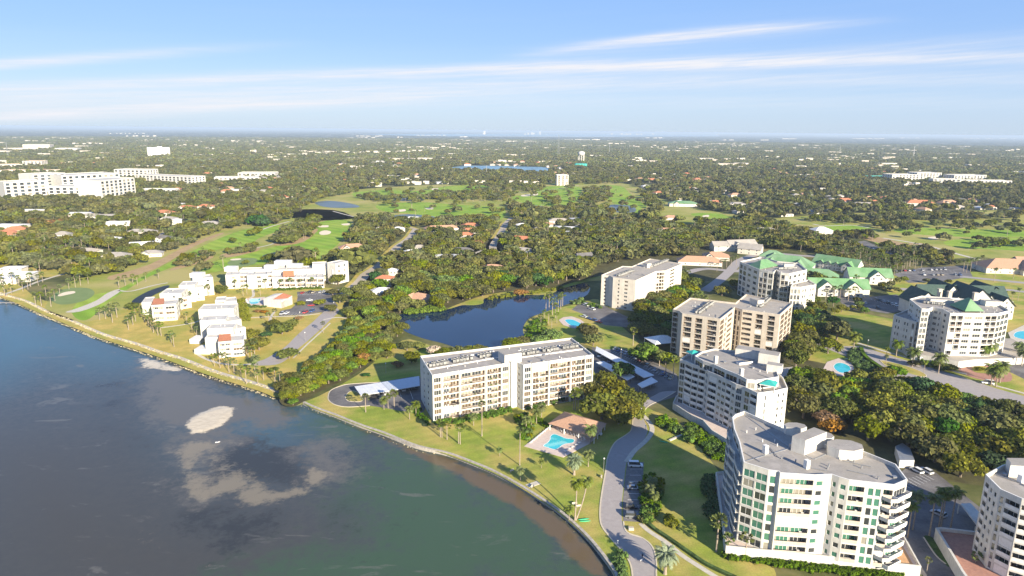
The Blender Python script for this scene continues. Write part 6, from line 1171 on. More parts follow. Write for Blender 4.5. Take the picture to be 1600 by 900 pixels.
def bench(px, py, rz, label):
    q = G(px, py); r = empty('bench', (*q, .04), rz, label=label, cat='bench'); b = MB(); b.box(0, 0, .42, 1.8, .45, .06); link('seat', b.mesh('seat', ['concrete']), r); b = MB(); b.box(0, .22, .5, 1.8, .06, .4); link('backrest', b.mesh('backrest', ['concrete']), r)
    b = MB(); b.box(-.7, 0, 0, .1, .4, .42); m_ = b.mesh('leg', ['steel']); link('leg', m_, r); link('leg', m_, r, (1.4, 0, 0))
for x, y, rz, l in ((898, 789, .3, 'bench between the leaning palms and the seawall'), (905, 793, .2, 'bench right of the leaning palm trunk'), (832, 762, 1.0, 'bench at the seawall corner by the little palm'), (940, 746, 1.4, 'bench at the left kerb under the shade edge'), (800, 737, .8, 'bench in the lawn near the tall palm')): bench(x, y, rz, l)
b = MB(); q = G(833, 757); b.box(q[0], q[1], .02, 5, 2.4, .12, .6); o = b.build('jetty_slab', ['concrete']); tag(o, 'pale concrete slab stepping over the seawall by the little palm', 'slab')
for x, y, l in ((986, 757, 'upper'), (986, 828, 'lower')): 
    b = MB(); q = G(x, y); b.box(q[0], q[1], 0, 1.6, 1.0, .9); o = b.build('utility_box', ['beige']); tag(o, f'small tan utility box, {l} one by the parking bays', 'utility box')
# little boat on the bay
q = G(340, 691, ZW); o = empty('dinghy', (*q, ZW), .4, label='tiny pale dinghy on the bay just below the bare sandbar', cat='boat'); b = MB(); b.tube([(-1.6, 0, .25), (-1.5, 0, .25), (0, 0, .25), (1.2, 0, .3), (1.9, 0, .4)], [.1, .6, .65, .45, .04], 8); b.v = [(x, y, z if z < .35 else .35) for x, y, z in b.v]; link('hull', b.mesh('hull', ['canvas']), o); b = MB(); b.box(0, 0, .34, .25, 1.1, .05); link('thwart', b.mesh('thwart', ['steel']), o)
o.scale = (.55, .55, .55)
b = MB()
a, c = G(0, 471, 0), G(20, 470, 0); b.box((a[0]+c[0])/2, (a[1]+c[1])/2-3, -.4, 30, 1.6, .15, 0)
for i in range(8): b.box((a[0]+c[0])/2-13+i*3.7, (a[1]+c[1])/2-3, -1.6, .25, .25, 1.4)
o = b.build('jetty', ['roofgrey']); tag(o, 'thin grey jetty at the left edge of the shore', 'jetty')

# ---------------------------------------------------------------- hospital and other far buildings
def block(name, label, cat, boxes, group=None, mats=('white', 'shadewall', 'roofpale', 'trim'), glass='dark', rz=0, fl=4.0, bay=6.0, ty='t'):
    """boxes: (front-left px at ground, front-right px at ground, depth, height)"""
    P0 = G(*boxes[0][0]); B_ = Bld(name, label, cat, P0, group=group); B_.mats = list(mats)
    for fl_, fr_, dep, h in boxes:
        a, c = Vector(G(*fl_)), Vector(G(*fr_)); d = (c-a).normalized(); n = Vector((-d.y, d.x)); P = [tuple(a), tuple(c), tuple(c+n*dep), tuple(a+n*dep)]; open_(inset(P, -8))
        L = (c-a).length; nf = max(1, round((h-1)/fl)); nb = max(1, int(L/bay)) if bay else 1
        cols = [((i+.22)/nb, (i+.78)/nb, ty, 1) for i in range(nb)] if bay else None
        side = [((i+.3)/max(1, int(dep/bay)), (i+.7)/max(1, int(dep/bay)), ty, 1) for i in range(max(1, int(dep/bay)))] if bay and dep > bay else None
        B_.body(P, 0, h, nf, {0: cols, 1: side if P[1][0] < 0 else None, 3: side if P[0][0] > 0 else None}, glass=glass, par=.8)
    B_.done(); return B_
block('hospital', 'large white hospital complex at the upper left', 'hospital', [((10, 313), (75, 309), 40, 30), ((77, 312), (160, 312), 50, 22), ((160, 313), (213, 306), 50, 33), ((100, 306), (190, 300), 60, 36), ((55, 306), (106, 302), 40, 38)], bay=10, fl=5.4)
block('hospital_wing', 'long white wing behind the hospital, to its right', 'hospital', [((212, 287), (300, 291), 40, 20), ((180, 283), (232, 284), 40, 27)], bay=10, fl=5.4)
block('hospital_annex', 'low white annex in front of the hospital right end', 'building', [((220, 303), (274, 303), 22, 9)], bay=7)
block('office_building', 'white office building with a tiered flat roof right of the hospital', 'building', [((335, 286), (405, 285), 50, 12), ((372, 279), (430, 279), 50, 14)], bay=9)
block('apartment_building', 'salmon apartment complex at the left edge above the hospital', 'apartment building', [((0, 265), (36, 264), 40, 14), ((36, 261), (66, 261), 40, 18)], mats=('cream', 'shadewall', 'clay', 'trim'), bay=9)
block('apartment_building', 'low salmon building with a red roof at the left edge', 'apartment building', [((0, 272), (52, 272), 40, 10)], mats=('cream', 'shadewall', 'clay', 'trim'), bay=0)
block('apartment_building', 'small salmon building with a red roof right of the salmon complex', 'apartment building', [((70, 271), (90, 271), 30, 9)], mats=('cream', 'shadewall', 'clay', 'trim'), bay=0)
block('mall', 'wide tan building far at the upper left', 'building', [((36, 233), (78, 233), 90, 24), ((20, 236), (60, 235), 60, 14)], mats=('cream', 'shadewall', 'rooftan', 'trim'), bay=0)
block('mall', 'pale flat building far at the upper left, right of the tan one', 'building', [((86, 236), (121, 236), 80, 14)], bay=0)
b_ = Bld('tower_block', 'pale greenish ribbed tower block far left above the hospital', 'building', G(231, 245)); sil = MB()
for i in range(9): q = G(233+i*3.9, 244.5); sil.tube([(q[0], q[1], 0), (q[0], q[1], 38+(4 if i in (4, 5) else 0))], 5.6, 10)
b_.part('bay', sil, ['roofwhite'])
block('white_tower', 'white seven storey building standing alone beyond the fairways near the water tower', 'apartment building', [((870, 290), (888, 290), 18, 24.5)], fl=4.6, bay=7, ty='b')
block('apartment_building', 'white four storey apartment block nearest the right edge of the skyline wood, left one', 'apartment building', [((1393, 284), (1435, 284), 40, 19)], bay=9, fl=4.5)
block('apartment_building', 'white apartment block in the middle of the right distant group', 'apartment building', [((1432, 282), (1470, 282), 40, 21)], bay=9, fl=4.5)
block('apartment_building', 'long white apartment block in front of the right distant group', 'apartment building', [((1457, 290), (1500, 291), 30, 17), ((1500, 291), (1580, 292), 30, 15)], bay=9, fl=4.5)
block('apartment_building', 'grey roofed apartment block behind the long one, far right', 'apartment building', [((1490, 284), (1540, 284), 40, 18)], bay=9, fl=4.5)
block('warehouse', 'teal roofed shed left of the right distant apartment group', 'warehouse', [((1365, 281), (1394, 281), 40, 9)], mats=('teal', 'shadewall', 'teal', 'trim'), bay=0)
o = empty('water_tank', (*G(908, 263), 0), label='group of teal tanks at the foot of the water tower', cat='tank'); b = MB()
for i in range(4): q = G(901+i*4.2, 264); b.tube([(q[0], q[1], 0), (q[0], q[1], 17), (q[0], q[1], 19)], [8, 8, .5], 12)
b.build('tank', ['teal'], o)
# water tower
q = G(908, 253.5); o = empty('water_tower', (*q, 0), label='white domed water tower beyond the golf course', cat='water tower'); b = MB(); b.tube([(0, 0, 27), (0, 0, 29), (0, 0, 36), (0, 0, 40), (0, 0, 43), (0, 0, 44)], [9, 13, 14, 12.5, 7, 1], 20); link('tank', b.mesh('tank', ['white'], smooth=True), o)
b = MB(); b.tube([(0, 0, 0), (0, 0, 28)], 2.2, 10); link('riser', b.mesh('riser', ['white']), o)
for i in range(8): a = i*math.pi/4; b = MB(); b.tube([(12.5*math.cos(a), 12.5*math.sin(a), 0), (12*math.cos(a), 12*math.sin(a), 30)], .9, 6); link('leg', b.mesh('leg', ['white']), o)
def mast(px, py, h, w, label):
    q = G(px, py); o = empty('lattice_mast', (*q, 0), label=label, cat='mast'); b = MB()
    for i in range(3): a = i*2.094; b.tube([(w*math.cos(a), w*math.sin(a), 0), (w*.15*math.cos(a), w*.15*math.sin(a), h)], .35, 4)
    n = int(h/(w*1.6))
    for k_ in range(n):
        z0, z1 = h*k_/n, h*(k_+1)/n; r0, r1 = w*(1-.85*z0/h), w*(1-.85*z1/h)
        for i in range(3): a, c = i*2.094, (i+1)*2.094; b.tube([(r0*math.cos(a), r0*math.sin(a), z0), (r1*math.cos(c), r1*math.sin(c), z1)], .22, 3)
    link('lattice', b.mesh('lattice', ['steel']), o)
mast(872.5, 243, 105, 6, 'tall lattice radio mast left of the water tower'); mast(1427, 246, 60, 3, 'thin mast far right above the apartment group'); mast(952, 240, 55, 3, 'thin mast far beyond the water tower'); mast(1071, 233, 60, 3, 'thin distant mast right of centre'); mast(13, 247, 60, 3, 'thin mast at the far left edge'); mast(760, 277, 32, 1.5, 'pole left of the far lake'); mast(639, 252, 45, 2, 'thin mast left of the far lake'); mast(1312, 240, 45, 2, 'thin mast among the far right trees')
# far town: pale flat buildings, one object each
FT = []
def ft(x0, x1, y, h, m, n): FT.append((x0, x1, y, h, m, n))
rows_ = [(80, 115, 217, 'w', 6), (170, 230, 209, 'w', 8), (110, 170, 226, 'w', 7), (195, 245, 213, 'w', 6), (270, 310, 229, 'w', 5), (320, 335, 234, 'w', 3), (360, 375, 222, 'w', 2), (390, 402, 238, 'r', 3), (540, 585, 216, 'w', 6), (555, 600, 213, 'w', 5), (620, 630, 215, 'w', 2), (650, 700, 212, 'w', 6), (716, 732, 214, 'w', 2), (614, 626, 228, 'w', 1), (655, 674, 231, 'w', 2), (688, 705, 231, 'w', 2), (1010, 1035, 216, 'w', 3), (1130, 1145, 219, 'w', 2), (1185, 1199, 219, 'w', 2), (1016, 1058, 232, 'w', 6), (1200, 1222, 247, 'w', 4), (1292, 1330, 249, 'w', 4), (1340, 1366, 249, 'w', 4), (1455, 1510, 248, 'w', 7), (1535, 1592, 236, 'w', 8), (1560, 1600, 246, 'w', 5), (1290, 1310, 213, 'w', 4), (1330, 1380, 217, 'w', 6), (1400, 1440, 216, 'w', 5), (1500, 1590, 217, 'w', 8), (1225, 1245, 217, 'w', 3), (985, 1012, 252, 'w', 4), (972, 1015, 262, 'w', 5), (1000, 1025, 274, 'w', 3), (1070, 1082, 257, 'w', 2), (1085, 1100, 269, 'w', 2), (1185, 1200, 246, 'w', 2), (1325, 1350, 286, 'w', 4), (1410, 1440, 291, 'w', 3), (1385, 1415, 267, 'w', 4), (1540, 1562, 263, 'w', 3), (1500, 1530, 273, 'w', 4), (1560, 1600, 271, 'w', 4), (1270, 1290, 300, 'w', 2), (1230, 1240, 292, 'w', 1), (545, 600, 263, 'w', 6), (550, 575, 279, 'w', 3), (470, 500, 244, 't', 4), (480, 620, 240, 't', 14), (620, 660, 238, 't', 5), (400, 460, 243, 'r', 8), (410, 470, 247, 't', 6), (440, 478, 260, 't', 4), (400, 430, 262, 'w', 3), (350, 390, 268, 'w', 4), (300, 340, 265, 'w', 4), (210, 270, 262, 't', 6), (245, 256, 254, 'r', 2), (375, 400, 246, 'w', 3), (600, 660, 279, 'w', 4), (625, 640, 284, 't', 2), (690, 745, 267, 'w', 6), (740, 760, 288, 'w', 3), (795, 845, 288, 't', 5), (770, 800, 253, 'w', 4), (640, 670, 288, 't', 3), (560, 600, 291, 't', 3), (940, 960, 254, 'w', 2), (920, 945, 245, 't', 3), (840, 860, 254, 't', 3), (875, 905, 243, 't', 3), (100, 130, 257, 'w', 3), (150, 175, 249, 't', 3), (300, 330, 243, 'w', 3), (1120, 1160, 290, 'w', 3), (1080, 1110, 285, 't', 2), (1150, 1180, 262, 'w', 2), (1220, 1260, 262, 'w', 2), (1240, 1290, 276, 't', 3), (1590, 1600, 258, 'w', 1), (950, 975, 226, 'w', 3), (1250, 1300, 228, 'w', 3), (0, 40, 216, 'w', 4), (40, 75, 222, 'w', 3), (440, 520, 221, 'w', 4), (760, 830, 222, 'w', 4), (870, 940, 219, 'w', 5), (1090, 1180, 226, 'w', 4)]
wd = {'w': 'white', 't': 'tan', 'r': 'red roofed'}
def zone(x, y):
    h = 'far left' if x < 320 else 'left of centre' if x < 640 else 'behind the golf course centre' if x < 960 else 'right of the water tower' if x < 1280 else 'far right'
    v = 'on the skyline' if y < 222 else 'in the distant tree belt' if y < 245 else 'in the wooded suburb'
    return f'{v}, {h}'
cm = {}
for m_ in 'wtr':
    b = MB(); b.box(0, 0, 0, 1, 1, 1, 0, 0, 1); cm[m_] = b.mesh('building', {'w': ['cream', 'roofpale'], 't': ['cream', 'rooftan'], 'r': ['cream', 'clay']}[m_])
for x0, x1, y, m_, n in rows_:
    for i in range(n):
        x = x0+(x1-x0)*(i+.5)/n+random.uniform(-.3, .3)*(x1-x0)/n; yy = y+random.uniform(-.7, .7)*(1 if y > 225 else .4)
        q = G(x, yy); w = (G(x0+(x1-x0)/n, y)[0]-G(x0, y)[0])*random.uniform(.5, .95); w = min(w, 130); h = random.uniform(5, 9)*(1 if y > 240 else 1.6)
        o = link('building', cm[m_], None, (q[0], q[1], 0), random.uniform(-.2, .2)); o.scale = (w, random.uniform(.4, .8)*min(w, 60), h); EXCL.append(rect(q, w+14, 60, 0))
        z_ = zone(x, y); tag(o, f'small {wd[m_]} flat building {z_}', 'building', f'{wd[m_]} buildings {z_}')
for i in range(26):
    x = random.choice([random.gauss(836, 10), random.gauss(770, 20), random.gauss(980, 20), random.gauss(1300, 30), random.uniform(700, 1350)]); q = G(x, 208.0+x*.0028); h = random.choice([60, 80, 100, 140, 40]); o = link('skyline_tower', cm['w'], None, (q[0], q[1], 0), 0); o.scale = (45, 45, h*.7); tag(o, 'pale tower faint on the horizon across the far bay', 'skyscraper', 'towers on the horizon')
# ---------------------------------------------------------------- trees
def ico():
    t = (1+5**.5)/2; v = [(-1, t, 0), (1, t, 0), (-1, -t, 0), (1, -t, 0), (0, -1, t), (0, 1, t), (0, -1, -t), (0, 1, -t), (t, 0, -1), (t, 0, 1), (-t, 0, -1), (-t, 0, 1)]
    v = np.array(v)/math.sqrt(1+t*t); f = [(0, 11, 5), (0, 5, 1), (0, 1, 7), (0, 7, 10), (0, 10, 11), (1, 5, 9), (5, 11, 4), (11, 10, 2), (10, 7, 6), (7, 1, 8), (3, 9, 4), (3, 4, 2), (3, 2, 6), (3, 6, 8), (3, 8, 9), (4, 9, 5), (2, 4, 11), (6, 2, 10), (8, 6, 7), (9, 8, 1)]
    return v, f
IV, IF = ico()
def crown(name, lobes, cards, size, leafm, seed, core=.78, up=.35):
    """lobes: (x, y, z, r, squash); cards: number of leaf sprays over all lobes"""
    r_ = np.random.default_rng(seed); V = []; F = []
    if core:
        for x, y, z, r, sq in lobes:
            n0 = len(V); jit = r_.uniform(.8, 1.15, 12)
            for k_, p in enumerate(IV): V.append((x+p[0]*r*core*jit[k_], y+p[1]*r*core*jit[k_], z+p[2]*r*core*sq*jit[k_]))
            F += [tuple(n0+i for i in f) for f in IF]
    w = np.array([l[3]**2 for l in lobes]); w /= w.sum(); pick = r_.choice(len(lobes), cards, p=w)
    for li in pick:
        x, y, z, r, sq = lobes[li]; d = r_.normal(size=3); d[2] += .25; d /= np.linalg.norm(d); rr = r*r_.uniform(.78, 1.12)
        c = np.array([x, y, z])+d*rr*np.array([1, 1, sq])
        n = d+r_.normal(size=3)*.55; n[2] += up; n /= np.linalg.norm(n)
        a = np.cross(n, r_.normal(size=3)); a /= np.linalg.norm(a); b_ = np.cross(n, a); s = size*r_.uniform(.6, 1.3)
        n0 = len(V)
        for u, v_ in ((-.5, -.35), (.45, -.5), (.55, .4), (-.4, .5)): V.append(tuple(c+a*u*s*r_.uniform(.7, 1.3)+b_*v_*s*r_.uniform(.7, 1.3)-n*s*.1*abs(u)))
        F.append((n0, n0+1, n0+2, n0+3))
    me = bpy.data.meshes.new(name); me.from_pydata(V, [], F); me.materials.append(M[leafm]); me.update(); return me
def oak_lobes(Rr, H, n, seed, flat=.62):
    r_ = np.random.default_rng(seed); L = [(0, 0, H-Rr*flat*1.0, Rr*.55, flat)]
    for i in range(n):
        a = 2*math.pi*i/n*1.62+r_.uniform(-.4, .4); d = Rr*r_.uniform(.35, .78); z = H-Rr*flat*(.75+.9*(d/Rr)**2)+r_.uniform(-.6, .5)
        L.append((d*math.cos(a), d*math.sin(a), z, Rr*r_.uniform(.26, .42), r_.uniform(.6, .85)))
    return L
def trunk(name, H, r, limbs, seed, m='bark', lean=.0):
    rr = random.Random(seed); b = MB(); b.tube([(0, 0, 0), (lean*.4, 0, H*.25), (lean, 0, H*.5)], [r*1.25, r, r*.8], 7)
    for i in range(limbs):
        a = 2*math.pi*i/limbs+rr.uniform(-.4, .4); d = H*rr.uniform(.28, .45); b.tube([(lean, 0, H*rr.uniform(.34, .48)), (lean+d*.5*math.cos(a), d*.5*math.sin(a), H*.62), (lean+d*math.cos(a), d*math.sin(a), H*.8)], [r*.6, r*.4, r*.18], 5)
    return b.mesh(name, [m])
OAK = [(crown('crown', oak_lobes(6.6, 9.6, 13, s), 1050, .95, 'leaf', s), trunk('trunk', 9, .42, 5, s)) for s in range(5)]
OAKM = [(crown('crown', oak_lobes(6.6, 9.6, 10, 20+s), 420, 1.35, 'leaf', 20+s), trunk('trunk', 9, .42, 3, s)) for s in range(4)]
LEAFS = {}
def leafed(m, n=3):
    if m not in LEAFS: LEAFS[m] = [(crown('crown', oak_lobes(6.6, 9.6, 12, 40+s), 900, 1.0, m, 40+s), trunk('trunk', 9, .4, 4, s)) for s in range(n)]
    return LEAFS[m]
def tall_lobes(seed):
    r_ = np.random.default_rng(seed); return [(r_.uniform(-1.6, 1.6), r_.uniform(-1.6, 1.6), 3+8*i/9, 2.6-abs(i-3.5)*.22, .9) for i in range(9)]
BUSH = [crown('crown', [(r_x, r_y, .9, .95, .95) for r_x, r_y in ((0, 0), (.8, .3), (-.7, .4), (.1, -.8))], 190, .38, m, 60+i) for i, m in enumerate(('leafg', 'hedge', 'leafy'))]
def palm_fan(seed, m='frond', n=26, Rr=1.75, trunkh=7.5, r=.19):
    """cabbage palm: round head of fan leaves"""
    rr = random.Random(seed); b = MB()
    for i in range(n):
        a = rr.uniform(0, 6.283); e = math.asin(rr.uniform(-.55, .98)); d = Vector((math.cos(a)*math.cos(e), math.sin(a)*math.cos(e), math.sin(e))); c = d*Rr*.62; up = Vector((0, 0, 1)); s = d.cross(up); s = s.normalized() if s.length > .1 else Vector((1, 0, 0)); u = s.cross(d)
        b.tri(tuple(d*.2), tuple(c+s*.05), tuple(c-s*.05))
        K = 7; fr = Rr*rr.uniform(.6, .85); pr = None
        for k_ in range(K+1):
            t = (k_/K-.5)*3.6; p = c+(d*math.cos(t*.5)+s*math.sin(t*.5)*1.0)*fr*(1 if k_ % 2 else .72)+u*(-.12*abs(t))*fr-up*.18*fr
            if pr is not None: b.tri(tuple(c), tuple(pr), tuple(p))
            pr = p
    b.v = [(x, y, z+trunkh) for x, y, z in b.v]; return b.mesh('crown', [m])
def palm_feather(seed, m='frond', n=22, L=3.2, trunkh=9, droop=1.0, wid=.55, e0=-.35, e1=1.25):
    rr = random.Random(seed); b = MB()
    for i in range(n):
        a = i*2.399+rr.uniform(-.2, .2); e = e1-(e1-e0)*(i+.5)/n+rr.uniform(-.1, .1); h = Vector((math.cos(a), math.sin(a), 0)); s = Vector((-h.y, h.x, 0)); K = 7; l = L*rr.uniform(.85, 1.1); p = Vector((0, 0, 0)); an = e; pts = [p.copy()]
        for k_ in range(K): p = p+(h*math.cos(an)+Vector((0, 0, 1))*math.sin(an))*l/K; pts.append(p.copy()); an -= droop*.26*(.6+k_*.16)
        for k_ in range(K):
            t = (k_+.5)/K; w = wid*math.sin(math.pi*min(.97, .12+t*.85))*1.25; q0, q1 = pts[k_], pts[k_+1]; dn = Vector((0, 0, -w*.45)); f = (q1-q0)*.55
            for sg in (-1, 1):
                for o_ in (0, .5):
                    m0 = q0+(q1-q0)*o_; m1 = q0+(q1-q0)*(o_+.42)
                    b.quad(tuple(m0), tuple(m1), tuple(m1+s*sg*w+dn+f), tuple(m0+s*sg*w+dn+f))
    b.v = [(x, y, z+trunkh) for x, y, z in b.v]; return b.mesh('crown', [m])
def palm_trunk(h, r, lean=(0, 0), m='palmbark', bulge=1.0):
    b = MB(); K = 6; b.tube([(lean[0]*(1-(1-i/K)**1.7), lean[1]*(1-(1-i/K)**1.7), h*i/K) for i in range(K+1)], [r*(1.35 if i == 0 else bulge if i < 4 else .85) for i in range(K+1)], 7); return b.mesh('trunk', [m])
TREES = {'sabal': [(palm_fan(s), palm_trunk(7.6, .2)) for s in range(4)],
         'royal': [(palm_feather(10+s, n=16, L=3.0, trunkh=12.2, droop=1.1, wid=.7), palm_trunk(12.2, .22)) for s in range(2)],
         'date': [(palm_feather(20+s, 'frondb', n=46, L=3.9, trunkh=5.6, droop=.9, wid=.5, e0=-.7), palm_trunk(5.6, .42)) for s in range(2)],
         'washy': [(palm_fan(30+s, n=20, Rr=1.35, trunkh=14.2), palm_trunk(14.2, .19)) for s in range(2)],
         'coco': [(palm_feather(40+s, n=20, L=3.1, trunkh=5.2, droop=1.2, wid=.6), palm_trunk(5.2, .17)) for s in range(2)]}
VN = {'sabal': 'cabbage_palm', 'royal': 'royal_palm', 'date': 'date_palm', 'washy': 'fan_palm', 'coco': 'feather_palm'}
placed = []
def plant(kind, x, y, s, label, name=None, group=None, cat=None, z=0, sz=1.0, parts=None, rz=None, shift=None):
    cr, tr = parts or random.choice(TREES[kind]); o = empty(name or VN[kind], (x, y, z), random.uniform(0, 6.28) if rz is None else rz, label=label, cat=cat or ('palm tree' if kind in VN else 'tree'), group=group)
    o.scale = (s, s, s*sz); link('crown', cr, o); 
    if tr is not None: link('trunk', tr, o)
    placed.append((x, y, 3.0*s)); return o
# named palms: kind, px, py, scale, label
PALMS = [('washy', 812, 727, 1.0, 'tallest slender fan palm on the lawn left of the kidney pool'), ('washy', 753, 681.5, 1.0, 'slender fan palm leaning against the face of the long white building'), ('washy', 691, 655, .80, 'slender fan palm in front of the second bay of the long building'),
 ('sabal', 688, 683, .85, 'left trunk of the palm pair near the near corner of the long building'), ('sabal', 690.5, 683.5, .8, 'right trunk of the palm pair near the near corner of the long building'), ('sabal', 698.5, 687, .85, 'single palm right of the pair at the building corner'), ('sabal', 716.5, 693, .95, 'palm leaning left of the V shaped pair on the lawn'), ('sabal', 719, 694, .95, 'palm leaning right of the V shaped pair on the lawn'),
 ('sabal', 571.5, 644, .95, 'palm in front of the outer end of the ribbed carport'), ('sabal', 606.5, 638, .75, 'left of the two palms in front of the blue grey carport'), ('sabal', 616, 637, .95, 'right of the two palms in front of the blue grey carport'), ('coco', 780.6, 712.8, .55, 'tiny palm on the lawn left of the tallest fan palm'), ('coco', 813, 751, .8, 'small feather palm at the concrete slab by the seawall'), ('coco', 889, 813, .8, 'small dark palm beside the leaning twins'),
 ('sabal', 896, 640, 1.0, 'left palm of the trio behind the cabana'), ('sabal', 899, 641, 1.15, 'middle palm of the trio behind the cabana'), ('sabal', 903, 640, 1.05, 'right palm of the trio behind the cabana'), ('coco', 922, 694, 1.25, 'palm standing over the front of the cabana roof'), ('date', 897, 742, 1.0, 'silvery date palm on the lawn below the kidney pool'), ('coco', 919, 729, 1.0, 'yellowish palm left of the shaded grass by the road'), ('coco', 846, 731, .5, 'low palm left of the silvery date palm'),
 ('date', 1039, 897, 1.1, 'big pale date palm at the bottom right of the road end'), ('sabal', 1119, 862, 1.35, 'tall palm left of the large building terrace'), ('sabal', 1136, 871, .85, 'short palm at the terrace corner'), ('sabal', 1164, 874, .95, 'short palm in front of the green glass windows'),
 ('royal', 1411, 836, .90, 'left palm of the lit pair beside the large white building'), ('royal', 1418, 840, .90, 'right palm of the lit pair beside the large white building'), ('royal', 1426, 828, 1.0, 'shaded palm behind the lit pair'), ('royal', 1452, 837, 1.05, 'first royal palm left of the brick terrace'), ('royal', 1466, 829, 1.1, 'second royal palm at the corner of the brick terrace'), ('royal', 1470, 825, 1.0, 'third royal palm at the corner of the brick terrace'), ('royal', 1485, 826, 1.05, 'royal palm behind the brick terrace wall'),
 ('sabal', 1448, 893, .5, 'yellow green palm at the bottom edge right of the terrace'), ('sabal', 1522, 893, .7, 'palm at the bottom edge below the brick terrace'), ('sabal', 989, 540, 1.2, 'lone palm above the longest carport'), ('sabal', 1052, 585, 1.1, 'palm at the right end of the parking lot by the tan tower'), ('sabal', 1040, 583, .9, 'palm left of the tall one at the right end of the parking lot'), ('coco', 1030, 572, 1.3, 'spreading palm beside the bright tree in the parking lot'),
 ('sabal', 505, 520, .8, 'palm at the kerb of the diagonal grey road'), ('sabal', 398, 553, 1.0, 'palm at the near right corner of the middle stepped building'), ('sabal', 385, 553, .9, 'palm touching the near right corner of the middle stepped building'), ('coco', 400, 575, 1.1, 'palm leaning over the footpath by the seawall'), ('sabal', 353, 568, .7, 'palm in front of the middle stepped building'), ('sabal', 358, 582, .95, 'palm near the seawall below the middle stepped building'), ('sabal', 366, 584, .9, 'second palm near the seawall below the middle stepped building'), ('sabal', 399, 590, .9, 'upper palm of the dry lawn cluster before the mangroves'), ('sabal', 403, 600, .8, 'lower palm of the dry lawn cluster before the mangroves'), ('sabal', 430, 600, .95, 'palm at the left end of the mangrove hedge'), ('sabal', 438, 604, .85, 'second palm at the left end of the mangrove hedge')]
for k_, px, py, s, l in PALMS: plant(k_, *G(px, py), s, l)
q = G(898, 813)
for (lx, ly), sc, l in (((.4, 1.2), 1.0, 'straight trunk of the twin palms at the seawall'), ((3.4, 2.6), .98, 'leaning trunk of the twin palms at the seawall')):
    o = empty('date_palm', (q[0]+lx*.1, q[1], 0), 0, label=l, cat='palm tree'); c = link('crown', palm_feather(50, 'frond', n=26, L=3.0, trunkh=12.6, droop=1.25, wid=.55, e0=-.6), o, (lx, ly, 0)); link('trunk', palm_trunk(12.6, .22, (lx, ly)), o)
_pp = []
for px_, sp_ in (([(1300, 398), (1345, 396), (1395, 412), (1440, 412), (1440, 418), (1390, 432), (1345, 425), (1320, 410)], 8.5), ([(1350, 392), (1400, 404), (1440, 404), (1395, 396)], 8.5), ([(100, 385), (150, 380), (160, 396), (110, 400)], 12), ([(60, 398), (110, 392), (118, 402), (60, 408)], 12)):
    P = GP(px_); 
    for xx_ in np.arange(min(p[0] for p in P), max(p[0] for p in P), sp_):
        for yy_ in np.arange(min(p[1] for p in P), max(p[1] for p in P), sp_):
            a_, b_ = xx_+random.uniform(-3, 3), yy_+random.uniform(-3, 3)
            if inpoly(P, np.array([a_]), np.array([b_]))[0]: _pp.append((a_, b_))
for a_, b_ in _pp: plant('sabal', a_, b_, random.uniform(.85, 1.15), 'cabbage palm of the palm grove above the cottages' if a_ > 0 else 'cabbage palm in the palm garden of the left neighbourhood', group='palms above the cottages' if a_ > 0 else 'palms of the left neighbourhood')
